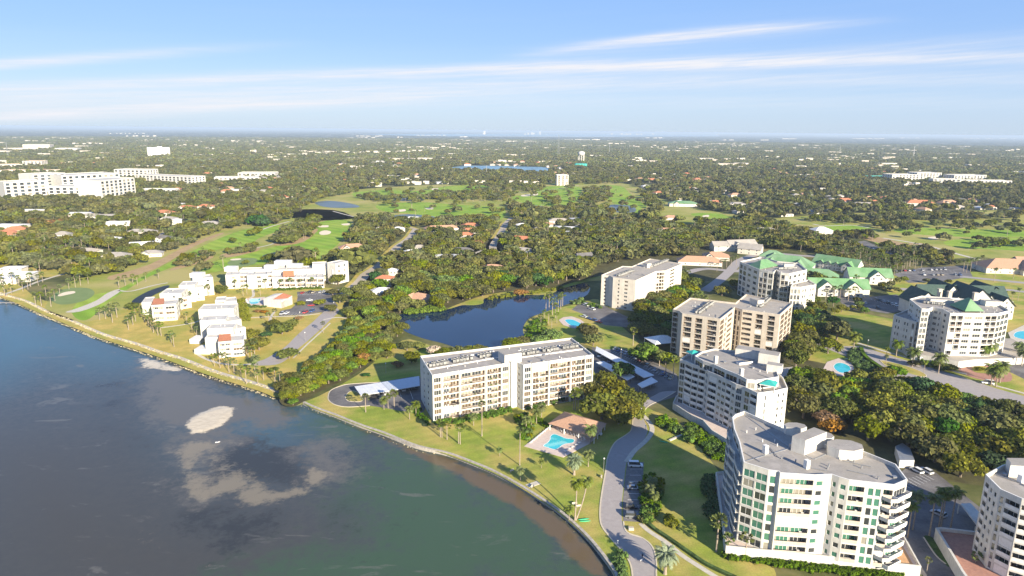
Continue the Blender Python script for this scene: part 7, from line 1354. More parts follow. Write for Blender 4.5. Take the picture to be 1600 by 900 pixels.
GRP = [('sabal', [(56, 477), (65, 478), (72, 462), (80, 479), (86, 470), (94, 462)], 'cabbage palm in the row left of the putting green', 1.0), ('sabal', [(156, 500), (165, 498), (176, 504), (183, 496), (172, 494)], 'cabbage palm in the loose cluster right of the cart path end', 1.0), ('sabal', [(201, 515), (208, 508), (212, 502)], 'cabbage palm left of the nearest stepped building', .9), ('sabal', [(240, 520), (247, 524), (252, 525), (236, 514)], 'cabbage palm in the clump below the nearest stepped building', .95), ('sabal', [(226, 503), (232, 508), (238, 500), (221, 496)], 'cabbage palm at the front of the nearest stepped building', .85), ('sabal', [(272, 542), (268, 536)], 'cabbage palm alone on the lawn between the seawall and the stepped buildings', .95),
 ('sabal', [(274, 490), (283, 486), (290, 480), (296, 474), (303, 470), (312, 466), (318, 463), (326, 463), (268, 496)], 'cabbage palm along the right side of the nearest stepped building', .95), ('sabal', [(4, 450), (50, 436), (58, 430), (20, 446), (48, 448)], 'cabbage palm among the white beach houses at the left edge', 1.1), ('sabal', [(300, 515), (308, 528), (292, 505), (335, 572), (344, 575), (388, 560), (394, 565), (377, 590), (412, 594), (385, 600)], 'cabbage palm scattered between the seawall and the middle stepped building', .9), ('sabal', [(440, 452), (455, 452), (470, 451), (488, 451), (402, 450), (415, 451), (368, 452), (508, 446), (515, 440)], 'cabbage palm along the front of the wide low building', .9), ('coco', [(640, 655), (650, 648), (740, 665), (830, 668), (838, 662), (822, 672), (846, 652), (600, 640)], 'feather palm on the lawn in front of the long building', .9), ('sabal', [(8, 463), (18, 459), (36, 455), (44, 452), (30, 447), (60, 446), (67, 441)], 'cabbage palm by the beach house at the left edge', 1.0), ('sabal', [(108, 452), (118, 449), (126, 446), (138, 443)], 'cabbage palm beside the left fairway bend', 1.0), ('sabal', [(186, 450), (196, 446), (208, 444), (215, 446), (228, 440), (248, 436)], 'cabbage palm on the straw strip between the fairways', .9),
 ('sabal', [(407, 462), (420, 505), (430, 500), (380, 462), (386, 460), (357, 446), (372, 444)], 'cabbage palm around the left pool lawn', .8), ('sabal', [(868, 497), (872, 488), (876, 483), (879, 478), (853, 482), (858, 480), (863, 492)], 'slim palm in the clump on the bank above the pool', 1.25), ('sabal', [(850, 500), (857, 506), (862, 512), (870, 505), (845, 509)], 'lower palm in the clump on the bank above the pool', .9),
 ('royal', [(1384, 563), (1443, 585), (1383, 575)], 'date palm in the boulevard median', .62), ('coco', [(1333, 548), (1425, 573), (1466, 583), (1400, 556)], 'palm in the grass strip between the boulevard and the broad tower', 1.6), ('coco', [(1538, 566), (1545, 563), (1556, 604), (1562, 598), (1548, 602), (1590, 560), (1596, 572)], 'palm around the brick driveway circle', 1.6), ('royal', [(1510, 426), (1516, 424), (1524, 422), (1533, 418), (1505, 424), (1553, 440), (1583, 436)], 'tall palm beside the clay roofed clubhouse', .85), ('royal', [(1580, 476), (1590, 470), (1568, 474)], 'palm on the lawn right of the hotel', .7),
 ('sabal', [(1290, 468), (1302, 466), (1325, 470), (1283, 462), (1312, 466), (1335, 468), (1345, 460), (1270, 466)], 'palm in front of the green roofed cottages', 1.0), ('sabal', [(1128, 420), (1135, 418), (1120, 424), (1142, 416), (1150, 414)], 'palm along the avenue left of the green hip tower', 1.0), ('coco', [(1100, 478), (1092, 474), (1085, 482)], 'palm behind the tan tower', 1.5), ('sabal', [(1262, 486), (1250, 484), (1272, 480)], 'palm at the foot of the white tower lower wing', .9), ('coco', [(1022, 790), (1018, 770), (1015, 780)], 'pale leafed palm in the hedge beside the parking bays', .8)]
for k_, pts, l, s in GRP:
    for px, py in pts: plant(k_, *G(px, py), s*random.uniform(.85, 1.12), l, group=l.split(' ', 2)[2] if False else l+'s')
# named single trees: leaf material, px, py, crown radius, height factor, label
LT = [('leaf', 940, 655, 9.5, 1.05, 'big broad oak at the right end of the long white building'), ('leaf', 968, 662, 9.5, 1.05, 'big broad oak between the cabana and the road'), ('leaf', 955, 630, 9, 1.05, 'oak behind the two big ones at the long building end'), ('leaf', 982, 640, 7.5, 1, 'oak at the road corner beside the parking lot'), ('leaf', 925, 622, 7, 1, 'oak touching the right bays of the long building'), ('leaf', 945, 604, 6, 1, 'oak by the carport end'), ('leaf', 990, 655, 6, .9, 'smaller oak left of the road bend'),
 ('leafg', 973, 592, 7, 1.0, 'bright green tree rising over the shorter carport'), ('leafg', 1008, 564, 8.5, .9, 'bright green tree in the parking lot right of the longest carport'), ('leaf', 1020, 562, 6, .85, 'olive tree right of the bright one in the parking lot'), ('leaf', 1040, 570, 6, .9, 'olive tree at the right end of the lot'), ('leaf', 918, 528, 6.5, 1, 'olive tree at the back right corner of the long building'), ('leaf', 927, 540, 6, .9, 'olive tree behind the right end of the long building'), ('leafy', 914, 518, 5, .8, 'yellowish tree below the pond tower pool'),
 ('leafp', 678, 556, 4.6, 1.05, 'bare pale twigged tree behind the left end of the long building'), ('leaf', 695, 560, 5.5, .8, 'first round tree on the pond bank behind the long building'), ('leaf', 715, 558, 6, .8, 'second round tree on the pond bank behind the long building'), ('leaf', 735, 556, 5.5, .8, 'third round tree on the pond bank behind the long building'), ('leaf', 750, 553, 5, .8, 'fourth round tree on the pond bank behind the long building'), ('leaf', 800, 545, 6.2, .8, 'round tree behind the penthouse of the long building'), ('leaf', 816, 541, 5.6, .8, 'round tree right of the one behind the penthouse'), ('leafg', 860, 535, 7, .9, 'leafy tree above the right wing of the long building'), ('leafg', 843, 540, 6, .85, 'leafy tree between the pond and the right wing'),
 ('leafo', 620, 574, 3.4, .8, 'small rusty brown tree on the shaded lawn'), ('leaf', 643, 567, 5, 1, 'olive tree right of the rusty one, at the left end of the long building'), ('leafd', 572, 588, 2.6, .45, 'dark round shrub alone on the lawn above the carport'), ('leafo', 569, 565, 4, .9, 'rusty tree on the edge of the mangrove hedge'), ('leafy', 653, 545, 4, .8, 'small yellow green tree near the pond corner'),
 ('leaf', 441, 522, 7, .85, 'broad tree between the diagonal road and the pool lawn, upper one'), ('leaf', 405, 547, 7, .85, 'broad tree right of the middle stepped building'), ('leaf', 393, 530, 6, .8, 'tree at the back of the broad one beside the stepped building'), ('leaf', 452, 560, 6.5, .62, 'spreading tree overhanging the grey road'), ('leafd', 416, 527, 4, .7, 'small dark tree between the two broad ones'), ('leafo', 468, 500, 3, .7, 'small red orange tree beside the lot'), ('leafy', 500, 476, 5, .6, 'yellow green tree in the middle of the left lot'), ('leafo', 402, 488, 3, .5, 'low reddish tree below the left pool, left one'), ('leafo', 412, 489, 3, .5, 'low reddish tree below the left pool, right one'), ('leaf', 440, 603, 3, .6, 'olive shrub tree at the footpath end'), ('leaf', 420, 583, 3.2, .6, 'low tree by the footpath near the seawall'), ('leaf', 428, 581, 3, .6, 'second low tree by the footpath near the seawall'),
 ('leafo', 1288, 668, 6.5, .9, 'large rusty orange tree behind the large white building'), ('leafo', 1302, 676, 6, .85, 'right hand rusty tree behind the large white building'), ('leafo', 812, 462, 5, .8, 'orange brown cypress on the far pond bank'), ('leafo', 820, 461, 4, .8, 'smaller orange cypress on the far pond bank'), ('leafd', 402, 352, 13, 1.15, 'big dark green tree above the fairway bend'), ('leafd', 412, 354, 11, 1.1, 'right half of the dark green clump above the fairway bend'), ('leafg', 700, 452, 12, 1.0, 'bright green dome shaped tree on the pond left bank'), ('leafy', 905, 437, 10, 1.0, 'yellow leafed tree at the far end of the pond'), ('leafy', 885, 438, 9, 1.0, 'yellow leafed tree left of the one at the far end of the pond'), ('leafy', 166, 366, 9, .9, 'yellow green tree in the left neighbourhood'), ('leafpink', 1191, 358, 8, 1, 'pink flowering tree right of centre'), ('leafpink', 1178, 366, 6, .8, 'smaller pink tree left of the pink flowering one'), ('leafy', 1178, 376, 9, 1, 'yellow tree below the pink flowering pair'), ('leafg', 1400, 590, 6, .8, 'yellow green tree at the hedge end by the boulevard'),
 ('leaf', 1416, 609, 6, .85, 'first oak overhanging the lower edge of the boulevard, from the left'), ('leaf', 1450, 616, 6.5, .85, 'second oak overhanging the lower edge of the boulevard'), ('leaf', 1478, 624, 6, .85, 'third oak overhanging the lower edge of the boulevard'), ('leafg', 1505, 631, 5.5, .8, 'bright tree overhanging the lower edge of the boulevard'), ('leaf', 1532, 641, 6, .85, 'last oak overhanging the boulevard towards the right edge'), ('leaf', 520, 462, 5, .8, 'tree at the upper corner of the left lot'), ('leaf', 531, 474, 6, .9, 'tree at the right corner of the left lot'), ('leaf', 516, 487, 5, .8, 'tree between the left lot and the grey road'), ('leaf', 540, 463, 6, .9, 'tree where the diagonal street meets the left lot'), ('leafy', 471, 477, 3.5, .7, 'small yellow tree at the pavilion side of the left lot'), ('leaf', 1430, 572, 4, .6, 'small tree at the foot of the broad tower, left of the palms'), ('leaf', 1472, 578, 4.5, .6, 'small dark tree at the foot of the broad tower'), ('leaf', 1486, 579, 4, .6, 'small tree left of the brick driveway circle'), ('leaf', 1530, 579, 3, .5, 'little tree in the middle of the brick driveway circle'),
 ('leaf', 426, 512, 5, .8, 'oak beside the footpath below the left pool, left one'), ('leaf', 456, 512, 5, .8, 'oak between the footpath and the grey road'), ('leaf', 344, 458, 6, .8, 'oak between the two left stepped buildings, far end'), ('leaf', 207, 484, 5, .8, 'oak at the back corner of the nearest stepped building'), ('leaf', 560, 463, 7, .95, 'oak right of the diagonal street end'), ('leaf', 605, 560, 4, .8, 'oak on the lawn between pond and mangroves, lower'), ('leafy', 610, 548, 4, .8, 'yellowish tree on the lawn between pond and mangroves'), ('leaf', 636, 548, 5, .9, 'oak at the near corner of the pond'), ('leaf', 1150, 452, 7, .9, 'oak at the left foot of the green hip tower'), ('leaf', 1128, 462, 7, .9, 'oak on the avenue behind the tan tower'), ('leaf', 1085, 452, 8, .95, 'oak where the avenue meets the grove'), ('leaf', 1418, 700, 8, 1, 'oak at the far side of the small shed'), ('leaf', 1460, 722, 8, 1, 'oak right of the white car pair'), ('leaf', 1500, 745, 7, 1, 'oak over the far end of the shaded lot'),
 ('leafo', 60, 352, 12, .8, 'reddish brown tree right of the terracotta roofs, left one'), ('leafo', 85, 354, 12, .8, 'reddish brown tree right of the terracotta roofs, right one'), ('leafo', 744, 388, 8, .9, 'orange tinted tree beside the side street')]
for m_, px, py, rad_, hf, l in LT:
    s = rad_/6.6; cr, tr = random.choice(OAK) if m_ == 'leaf' else random.choice(leafed(m_)); 
    plant(m_, *G(px, py), s, l, name={'leafp': 'bare_tree', 'leafo': 'rusty_tree', 'leafpink': 'flowering_tree'}.get(m_, 'oak_tree' if m_ == 'leaf' else 'broadleaf_tree'), parts=(cr, tr), sz=hf*max(.75, min(1.0, 1.25/s)))
    placed[-1] = (placed[-1][0], placed[-1][1], rad_*.8)

# woods: polygons of the photograph, spacing in metres, label
WOODS = [([(540, 500), (545, 470), (560, 452), (600, 448), (622, 462), (628, 500), (640, 520), (618, 545), (590, 520), (565, 500)], 8.2, 1.0, 'leaf', 'oak in the wood left of the pond'),
 ([(560, 452), (575, 430), (610, 400), (640, 380), (700, 372), (770, 372), (800, 380), (800, 450), (760, 462), (745, 466), (715, 470), (700, 480), (660, 488), (628, 484), (600, 470)], 10.0, 1.12, 'leaf', 'oak in the wood above the pond'),
 ([(800, 375), (900, 366), (1000, 352), (1090, 362), (1110, 380), (1080, 402), (1010, 402), (940, 418), (915, 432), (890, 444), (850, 450), (800, 452)], 10.5, 1.15, 'leaf', 'oak in the dark wood behind the pond'),
 ([(1090, 350), (1200, 350), (1260, 365), (1290, 380), (1280, 395), (1200, 390), (1130, 380), (1095, 375)], 10.5, 1.15, 'leaf', 'oak in the dark wood left of the right golf course'),
 ([(992, 478), (1010, 462), (1040, 440), (1068, 425), (1090, 440), (1075, 470), (1050, 490), (1048, 530), (1010, 545), (985, 520), (975, 495)], 8.5, 1.15, 'leaf', 'oak in the grove between both beige towers'),
 ([(1238, 505), (1265, 492), (1300, 500), (1322, 535), (1300, 560), (1270, 575), (1240, 575), (1232, 540)], 9, 1.2, 'leaf', 'oak in the grove before the boulevard'),
 ([(1240, 600), (1280, 590), (1330, 590), (1385, 600), (1450, 612), (1540, 640), (1640, 668), (1640, 760), (1560, 745), (1480, 730), (1440, 715), (1390, 690), (1330, 690), (1260, 670), (1238, 640)], 9.2, 1.15, 'leaf', 'oak in the wood behind the large building'),
 ([(1340, 590), (1375, 588), (1395, 602), (1360, 606)], 8, .9, 'leaf', 'oak beside the boulevard hedge'),
 ([(100, 430), (140, 415), (210, 400), (260, 378), (320, 358), (395, 348), (440, 340), (430, 350), (380, 352), (330, 366), (290, 384), (230, 408), (180, 428), (120, 438)], 9.5, 1.05, 'leaf', 'oak in the belt above the left fairway'),
 ([(268, 418), (290, 402), (330, 396), (334, 402), (300, 416)], 8, .85, 'leaf', 'oak in the island between left fairways'), ([(348, 398), (380, 388), (402, 385), (400, 392), (365, 400)], 8, .85, 'leaf', 'oak in the island left of the dark golf pond'), ([(425, 380), (445, 362), (480, 345), (498, 346), (496, 356), (478, 374), (450, 384)], 9, 1.15, 'leaf', 'oak in the dark clump beside the near fairway'), ([(415, 420), (440, 405), (470, 404), (500, 398), (480, 412), (440, 420)], 9, .7, 'leaf', 'low oak behind the wide low white building'),
 ([(500, 430), (545, 385), (560, 345), (640, 345), (640, 370), (590, 410), (560, 436), (540, 452), (530, 448)], 10.5, 1.1, 'leaf', 'oak left of the diagonal street'), ([(640, 345), (800, 345), (800, 372), (640, 380)], 12.5, 1.0, 'leaf', 'oak between the houses facing the golf pond'), ([(800, 345), (900, 347), (1000, 342), (1000, 352), (900, 366), (800, 376)], 12, 1.05, 'leaf', 'oak between the houses facing the middle fairway'),
 ([(-20, 395), (0, 345), (100, 345), (200, 338), (330, 325), (430, 325), (440, 338), (330, 356), (250, 378), (200, 400), (140, 412), (80, 430), (-20, 415)], 13, 1.05, 'leaf', 'oak among the houses of the left neighbourhood'), ([(1255, 372), (1290, 368), (1330, 380), (1370, 395), (1400, 405), (1420, 430), (1390, 445), (1340, 432), (1280, 400)], 9, .85, 'leaf', 'oak in the planted strip above the green roofed cottages'), ([(440, 420), (500, 410), (540, 412), (560, 430), (540, 445), (510, 440)], 30, .9, 'leaf', 'oak near the right end of the low white building'),
 ([(1400, 404), (1440, 400), (1480, 408), (1500, 414), (1440, 418), (1396, 428)], 8, .7, 'leaf', 'small tree in the strip beside the far hotel lot'), ([(1395, 440), (1420, 440), (1430, 455), (1400, 458), (1370, 452)], 7.5, .75, 'leaf', 'small tree left of the hotel'), ([(1440, 441), (1500, 441), (1510, 446), (1440, 449)], 8, .6, 'leaf', 'small tree between the far lot and the hotel'), ([(1318, 440), (1345, 470), (1352, 490), (1340, 494), (1325, 476)], 8, .6, 'leaf', 'small tree between the two lots by the cottages'), ([(1085, 440), (1120, 425), (1130, 440), (1105, 465)], 9, .8, 'leaf', 'small tree on the street corner left of the green hip tower'), ([(1240, 486), (1290, 470), (1330, 482), (1320, 495), (1280, 490), (1250, 500)], 14, .6, 'leaf', 'small tree on the lawn below the cottages')]
EXCL.append(GP([(1286, 562), (1340, 556), (1345, 585), (1330, 604), (1290, 600)]))
GAPS = [(690, 405), (655, 393)]
def ok_at(x, y, rad_):
    for ex, ey, er in placed:
        if (ex-x)**2+(ey-y)**2 < (er+rad_*.45)**2: return False
    return True
cand = []
for h_ in HZ:
    q = G(h_[0], h_[1]); d_ = math.hypot(*q); ux, uy = -q[0]/d_, -q[1]/d_; w_ = h_[2]*.5; l_ = 20 if d_ < 900 else 30
    EXCL.append([(q[0]-uy*w_, q[1]+ux*w_), (q[0]+uy*w_, q[1]-ux*w_), (q[0]+uy*w_+ux*l_, q[1]-ux*w_+uy*l_), (q[0]-uy*w_+ux*l_, q[1]+ux*w_+uy*l_)])
EB = [(P, min(p[0] for p in P)-3, max(p[0] for p in P)+3, min(p[1] for p in P)-3, max(p[1] for p in P)+3) for P in EXCL]
def excluded(X, Y):
    r = np.zeros(X.shape, bool)
    for P, x0, x1, y0, y1 in EB:
        m_ = (X > x0) & (X < x1) & (Y > y0) & (Y < y1)
        if m_.any(): idx_ = np.where(m_)[0]; r[idx_] |= inpoly(P, X[idx_], Y[idx_])
    return r
for px, sp_, sc, lm, lab in WOODS:
    P = GP(px); xs_ = [p[0] for p in P]; ys_ = [p[1] for p in P]
    gx, gy = np.meshgrid(np.arange(min(xs_), max(xs_), sp_), np.arange(min(ys_), max(ys_), sp_*.9)); gx[::2] += sp_/2
    X_ = gx.ravel()+rng.uniform(-.36, .36, gx.size)*sp_; Y_ = gy.ravel()+rng.uniform(-.36, .36, gx.size)*sp_
    k_ = inpoly(P, X_, Y_); X_, Y_ = X_[k_], Y_[k_]; k_ = ~excluded(X_, Y_); X_, Y_ = X_[k_], Y_[k_]
    # keep crowns clear of open polygons a few metres to the near side
    k_ = ~excluded(X_+2.5, Y_-2.5) & ~excluded(X_-3, Y_-3); X_, Y_ = X_[k_], Y_[k_]
    for x, y in zip(X_, Y_):
        if ok_at(x, y, 5): cand.append((math.hypot(x, y), x, y, sc*random.uniform(.78, 1.16)*sp_/9.5*(.95 if sp_ < 12 else .8), lab))
cand.sort()
def PXY(x, y, z=0):
    X, Yv, Z = x, y*_sp+(z-CAM_H)*_cp, y*_cp-(z-CAM_H)*_sp; a, b_ = FPX*X/Z, FPX*Yv/Z
    return 800+a*_c-b_*_s, 450-(a*_s+b_*_c)
WB = {w_[4]: (min(p[0] for p in w_[0]), max(p[0] for p in w_[0]), min(p[1] for p in w_[0]), max(p[1] for p in w_[0])) for w_ in WOODS}
def where(lab, x, y, nx_=5, ny_=3):
    a, b_ = PXY(x, y); x0, x1, y0, y1 = WB[lab]; i = min(nx_-1, max(0, int((a-x0)/(x1-x0)*nx_))); j = min(ny_-1, max(0, int((b_-y0)/(y1-y0)*ny_)))
    return ', '+['back', 'middle', 'front'][j]+' row, '+['far left', 'centre left', 'centre', 'centre right', 'far right'][i]
ADJ = ['olive', 'greyish green', 'yellowish', 'deep green']
near, farc = cand[:300], cand[300:]
for d, x, y, s, lab in near:
    v = random.random()
    if v < .10: parts_, nm, cat_, l2 = random.choice(leafed('leafy')), 'broadleaf_tree', 'tree', lab.replace('oak', 'yellowish tree', 1)
    elif v < .24: parts_, nm, cat_, l2 = random.choice(leafed('leafg')), 'broadleaf_tree', 'tree', lab.replace('oak', 'bright green tree', 1)
    elif v < .33: parts_, nm, cat_, l2 = random.choice(leafed('leafd')), 'broadleaf_tree', 'tree', lab.replace('oak', 'dark green tree', 1)
    else: parts_, nm, cat_, l2 = random.choice(OAK), 'oak_tree', 'tree', 'olive '+lab
    l2 += where(lab, x, y); plant('leaf', x, y, s, l2, name=nm, group=l2, cat=cat_, parts=parts_, sz=random.uniform(.85, 1.2))
# mangrove and hedge shrubs
def shrub(px_poly, sp_, s0, s1, mi, lab, name='shrub', zs=1.0):
    P = GP(px_poly); xs_ = [p[0] for p in P]; ys_ = [p[1] for p in P]
    gx, gy = np.meshgrid(np.arange(min(xs_), max(xs_), sp_), np.arange(min(ys_), max(ys_), sp_)); X_ = gx.ravel()+rng.uniform(-.35, .35, gx.size)*sp_; Y_ = gy.ravel()+rng.uniform(-.35, .35, gx.size)*sp_; k_ = inpoly(P, X_, Y_)
    for x, y in zip(X_[k_], Y_[k_]):
        s = random.uniform(s0, s1); o = link(name, BUSH[mi if mi >= 0 else random.choice([0, 0, 1, 2])], None, (x, y, 0), random.uniform(0, 6.28)); o.scale = (s, s, s*zs); a_, b2_ = PXY(x, y); yy_ = [p[1] for p in px_poly]; t_ = (b2_-min(yy_))/(max(yy_)-min(yy_)); l2 = lab+', '+['far end', 'upper middle', 'centre', 'lower middle', 'near end'][min(4, max(0, int(t_*5)))]+(', left side' if a_ < sum(p[0] for p in px_poly)/len(px_poly) else ', right side'); tag(o, l2, 'shrub', l2)
BD = [(np.array([v.co[:] for v in me_.vertices]), [tuple(p.vertices) for p in me_.polygons]) for me_ in BUSH]
def hedgerow(px_poly, sp_, s0, s1, mi, lab, zs=1.0):
    P = GP(px_poly); xs_ = [p[0] for p in P]; ys_ = [p[1] for p in P]
    gx, gy = np.meshgrid(np.arange(min(xs_), max(xs_), sp_), np.arange(min(ys_), max(ys_), sp_)); X_ = gx.ravel()+rng.uniform(-.3, .3, gx.size)*sp_; Y_ = gy.ravel()+rng.uniform(-.3, .3, gx.size)*sp_; k_ = inpoly(P, X_, Y_); V = []; F = []; n0 = 0
    if not k_.any(): return
    for x, y in zip(X_[k_], Y_[k_]):
        s = random.uniform(s0, s1); a = random.uniform(0, 6.28); v, f = BD[mi if mi >= 0 else random.choice([0, 1, 2])]; c, q_ = math.cos(a), math.sin(a)
        V.append(np.stack([x+s*(v[:, 0]*c-v[:, 1]*q_), y+s*(v[:, 0]*q_+v[:, 1]*c), v[:, 2]*s*zs], 1)); F += [tuple(i+n0 for i in ff) for ff in f]; n0 += len(v)
    me = bpy.data.meshes.new('hedge'); me.from_pydata(np.concatenate(V).tolist(), [], F); me.materials.append(BUSH[mi if mi >= 0 else 0].materials[0]); tag(link('hedge', me), lab, 'hedge')
MANG = leafed('leafg')+leafed('leafy', 2)
P = GP([(445, 628), (440, 612), (455, 596), (480, 575), (515, 550), (540, 522), (548, 506), (575, 508), (592, 520), (612, 548), (590, 562), (560, 578), (545, 592), (508, 606), (480, 620), (466, 632)])
gx, gy = np.meshgrid(np.arange(min(p[0] for p in P), max(p[0] for p in P), 5.0), np.arange(min(p[1] for p in P), max(p[1] for p in P), 5.0)); X_ = gx.ravel()+rng.uniform(-1.6, 1.6, gx.size); Y_ = gy.ravel()+rng.uniform(-1.6, 1.6, gx.size); k_ = inpoly(P, X_, Y_)
for x, y in zip(X_[k_], Y_[k_]):
    if ok_at(x, y, 3): a_, b2_ = PXY(x, y); l2 = 'mangrove in the diagonal belt, '+['lower', 'lower middle', 'middle', 'upper middle', 'upper'][min(4, max(0, int((632-b2_)/25)))]+(' left edge' if a_ < 445+(632-b2_)*1.05 else ' right edge' if a_ > 480+(632-b2_)*1.0 else ' core'); v = random.random(); plant('leaf', x, y, random.uniform(.5, .72), l2, name='mangrove_tree', group=l2, cat='tree', parts=random.choice(MANG if v < .75 else OAK), sz=random.uniform(.85, 1.1)); placed.pop()
plant('leafg', *G(458, 633), .42, 'single rounded mangrove at the tip of the creek mouth', name='mangrove_tree', cat='tree', parts=leafed('leafg')[0], sz=.9)
shrub([(1001, 815), (1003, 790), (1010, 745), (1030, 740), (1033, 770), (1026, 800), (1012, 816)], 2.4, .9, 1.6, -1, 'leafy shrub in the hedge right of the parking bays'); shrub([(1040, 810), (1050, 806), (1062, 816), (1050, 824), (1040, 818)], 2.2, .8, 1.3, 2, 'yellow green shrub in the mound right of the bays'); shrub([(1022, 664), (1040, 650), (1066, 672), (1060, 678), (1035, 668)], 2.8, 1.0, 1.7, 0, 'bright shrub on the lawn left of the green kayaks')
shrub([(1072, 678), (1084, 670), (1108, 688), (1100, 696), (1080, 694)], 3.0, 1.2, 1.9, 0, 'round shrub beside the green kayaks'); shrub([(1096, 696), (1112, 682), (1138, 704), (1136, 726), (1115, 718), (1100, 706)], 2.6, .9, 1.5, 1, 'shrub in the planting below the stepped building terrace'); hedgerow([(1072, 660), (1090, 668), (1120, 690), (1137, 700), (1137, 706), (1110, 692), (1080, 672)], 2.4, .7, 1.1, 1, 'low shrub at the foot of the stepped building terrace')
hedgerow([(1131, 866), (1133, 876), (1200, 885), (1300, 898), (1410, 912), (1415, 900), (1300, 885), (1200, 874)], 1.7, .7, 1.05, 0, 'clipped bright shrub in the hedge along the large building terrace'); hedgerow([(1100, 755), (1118, 745), (1120, 790), (1130, 850), (1120, 850), (1100, 800)], 2.6, .9, 1.5, 1, 'shaded shrub left of the large building terrace wall'); hedgerow([(958, 862), (974, 862), (984, 888), (985, 915), (975, 915), (965, 890)], 1.6, .6, .9, 0, 'bright shrub in the strip between the seawall and the road end')
hedgerow([(820, 640), (870, 622), (886, 616), (886, 624), (840, 640)], 2.2, .5, .9, 1, 'low hedge shrub along the right wing of the long building'); hedgerow([(680, 662), (740, 650), (800, 638), (802, 645), (740, 658), (684, 668)], 2.0, .5, .9, -1, 'garden shrub along the front of the long building'); hedgerow([(640, 640), (652, 636), (676, 664), (670, 668), (655, 656)], 2.2, .5, .9, 1, 'shaded shrub at the left end wall of the long building'); shrub([(800, 655), (822, 648), (838, 664), (826, 688), (812, 690), (816, 668)], 2.3, .6, 1.2, -1, 'shrub in the bed left of the kidney pool')
hedgerow([(1330, 545), (1340, 545), (1345, 562), (1385, 588), (1375, 594), (1345, 580), (1325, 566)], 2.6, .8, 1.2, 1, 'dark hedge shrub curving round the round pool'); hedgerow([(1420, 560), (1430, 556), (1500, 572), (1494, 580), (1450, 574)], 3.0, .7, 1.2, 1, 'shrub at the foot of the broad white tower'); hedgerow([(835, 655), (840, 652), (860, 668), (856, 672)], 1.6, .5, .8, 1, 'hedge shrub beside the footpath to the cabana')
hedgerow([(386, 476), (392, 478), (415, 479), (415, 482), (385, 481)], 2.2, .5, .8, 1, 'hedge shrub below the rectangular pool'); hedgerow([(425, 452), (500, 449), (505, 451), (425, 455)], 2.2, .6, .9, 1, 'hedge shrub along the front of the wide low building'); hedgerow([(372, 470), (380, 468), (392, 500), (384, 505), (374, 490)], 2.8, .8, 1.2, 2, 'yellow green shrub right of the middle stepped building'); hedgerow([(700, 486), (640, 492), (626, 490), (640, 484), (690, 480)], 3, 1.0, 1.6, 0, 'reed clump on the near left shore of the pond'); hedgerow([(760, 466), (820, 458), (880, 448), (882, 452), (820, 462), (762, 470)], 3.6, .8, 1.5, 2, 'yellow reed clump on the far shore of the pond')
shrub([(820, 528), (824, 512), (840, 500), (852, 500), (850, 520), (835, 535)], 3.2, .8, 1.4, 0, 'shrub on the grassy point of the pond'); hedgerow([(888, 474), (905, 468), (915, 470), (900, 478)], 3.2, .9, 1.5, 0, 'shrub on the pond bank left of the pond tower'); shrub([(900, 470), (935, 478), (942, 484), (925, 482)], 3.0, .7, 1.2, 1, 'shrub at the pond tower entrance')
# low clipped hedge beside the curving footpath
ribbon('hedge', [(1008, 812), (1020, 826), (1045, 843), (1075, 864), (1105, 884), (1150, 905)], 1.1, .03, 'hedge', .8, label='low clipped hedge following the curving footpath at the bottom right', cat='hedge'); ribbon('hedge', [(1345, 546), (1352, 560), (1380, 580)], 2, .03, 'hedge', 1.6, label='tall clipped hedge between the round pool and the boulevard', cat='hedge')
# shadowed scrub of the left palms and reeds are part of the stuff below

# ---------------------------------------------------------------- distant woods as instanced masses
def far_tree(seed, n=5, cards=70):
    return crown('far_crown', oak_lobes(6.6, 9.6, n, seed), cards, 2.3, 'leaffar', seed, core=.84)
def clump(seed):
    r_ = np.random.default_rng(seed); L = [(r_.uniform(-14, 14), r_.uniform(-14, 14), r_.uniform(3.5, 6.5), r_.uniform(4.5, 7.5), .75) for _ in range(9)]
    return crown('far_clump', L, 60, 4.2, 'leaffar', seed, core=.95)
def wpalm(seed):
    me = palm_fan(seed, n=20, Rr=1.9, trunkh=8.0); b = MB(); b.v = [v.co[:] for v in me.vertices]; b.f = [tuple(p.vertices) for p in me.polygons]; b.m = [0]*len(b.f); b.tube([(0, 0, 0), (0, 0, 8)], .22, 5, 1); return b.mesh('palm', ['frond', 'palmbark'])
def instcol(name, meshes):
    c = bpy.data.collections.new(name)
    for i, me in enumerate(meshes): o = bpy.data.objects.new('%s_source' % name, me); c.objects.link(o)
    return c
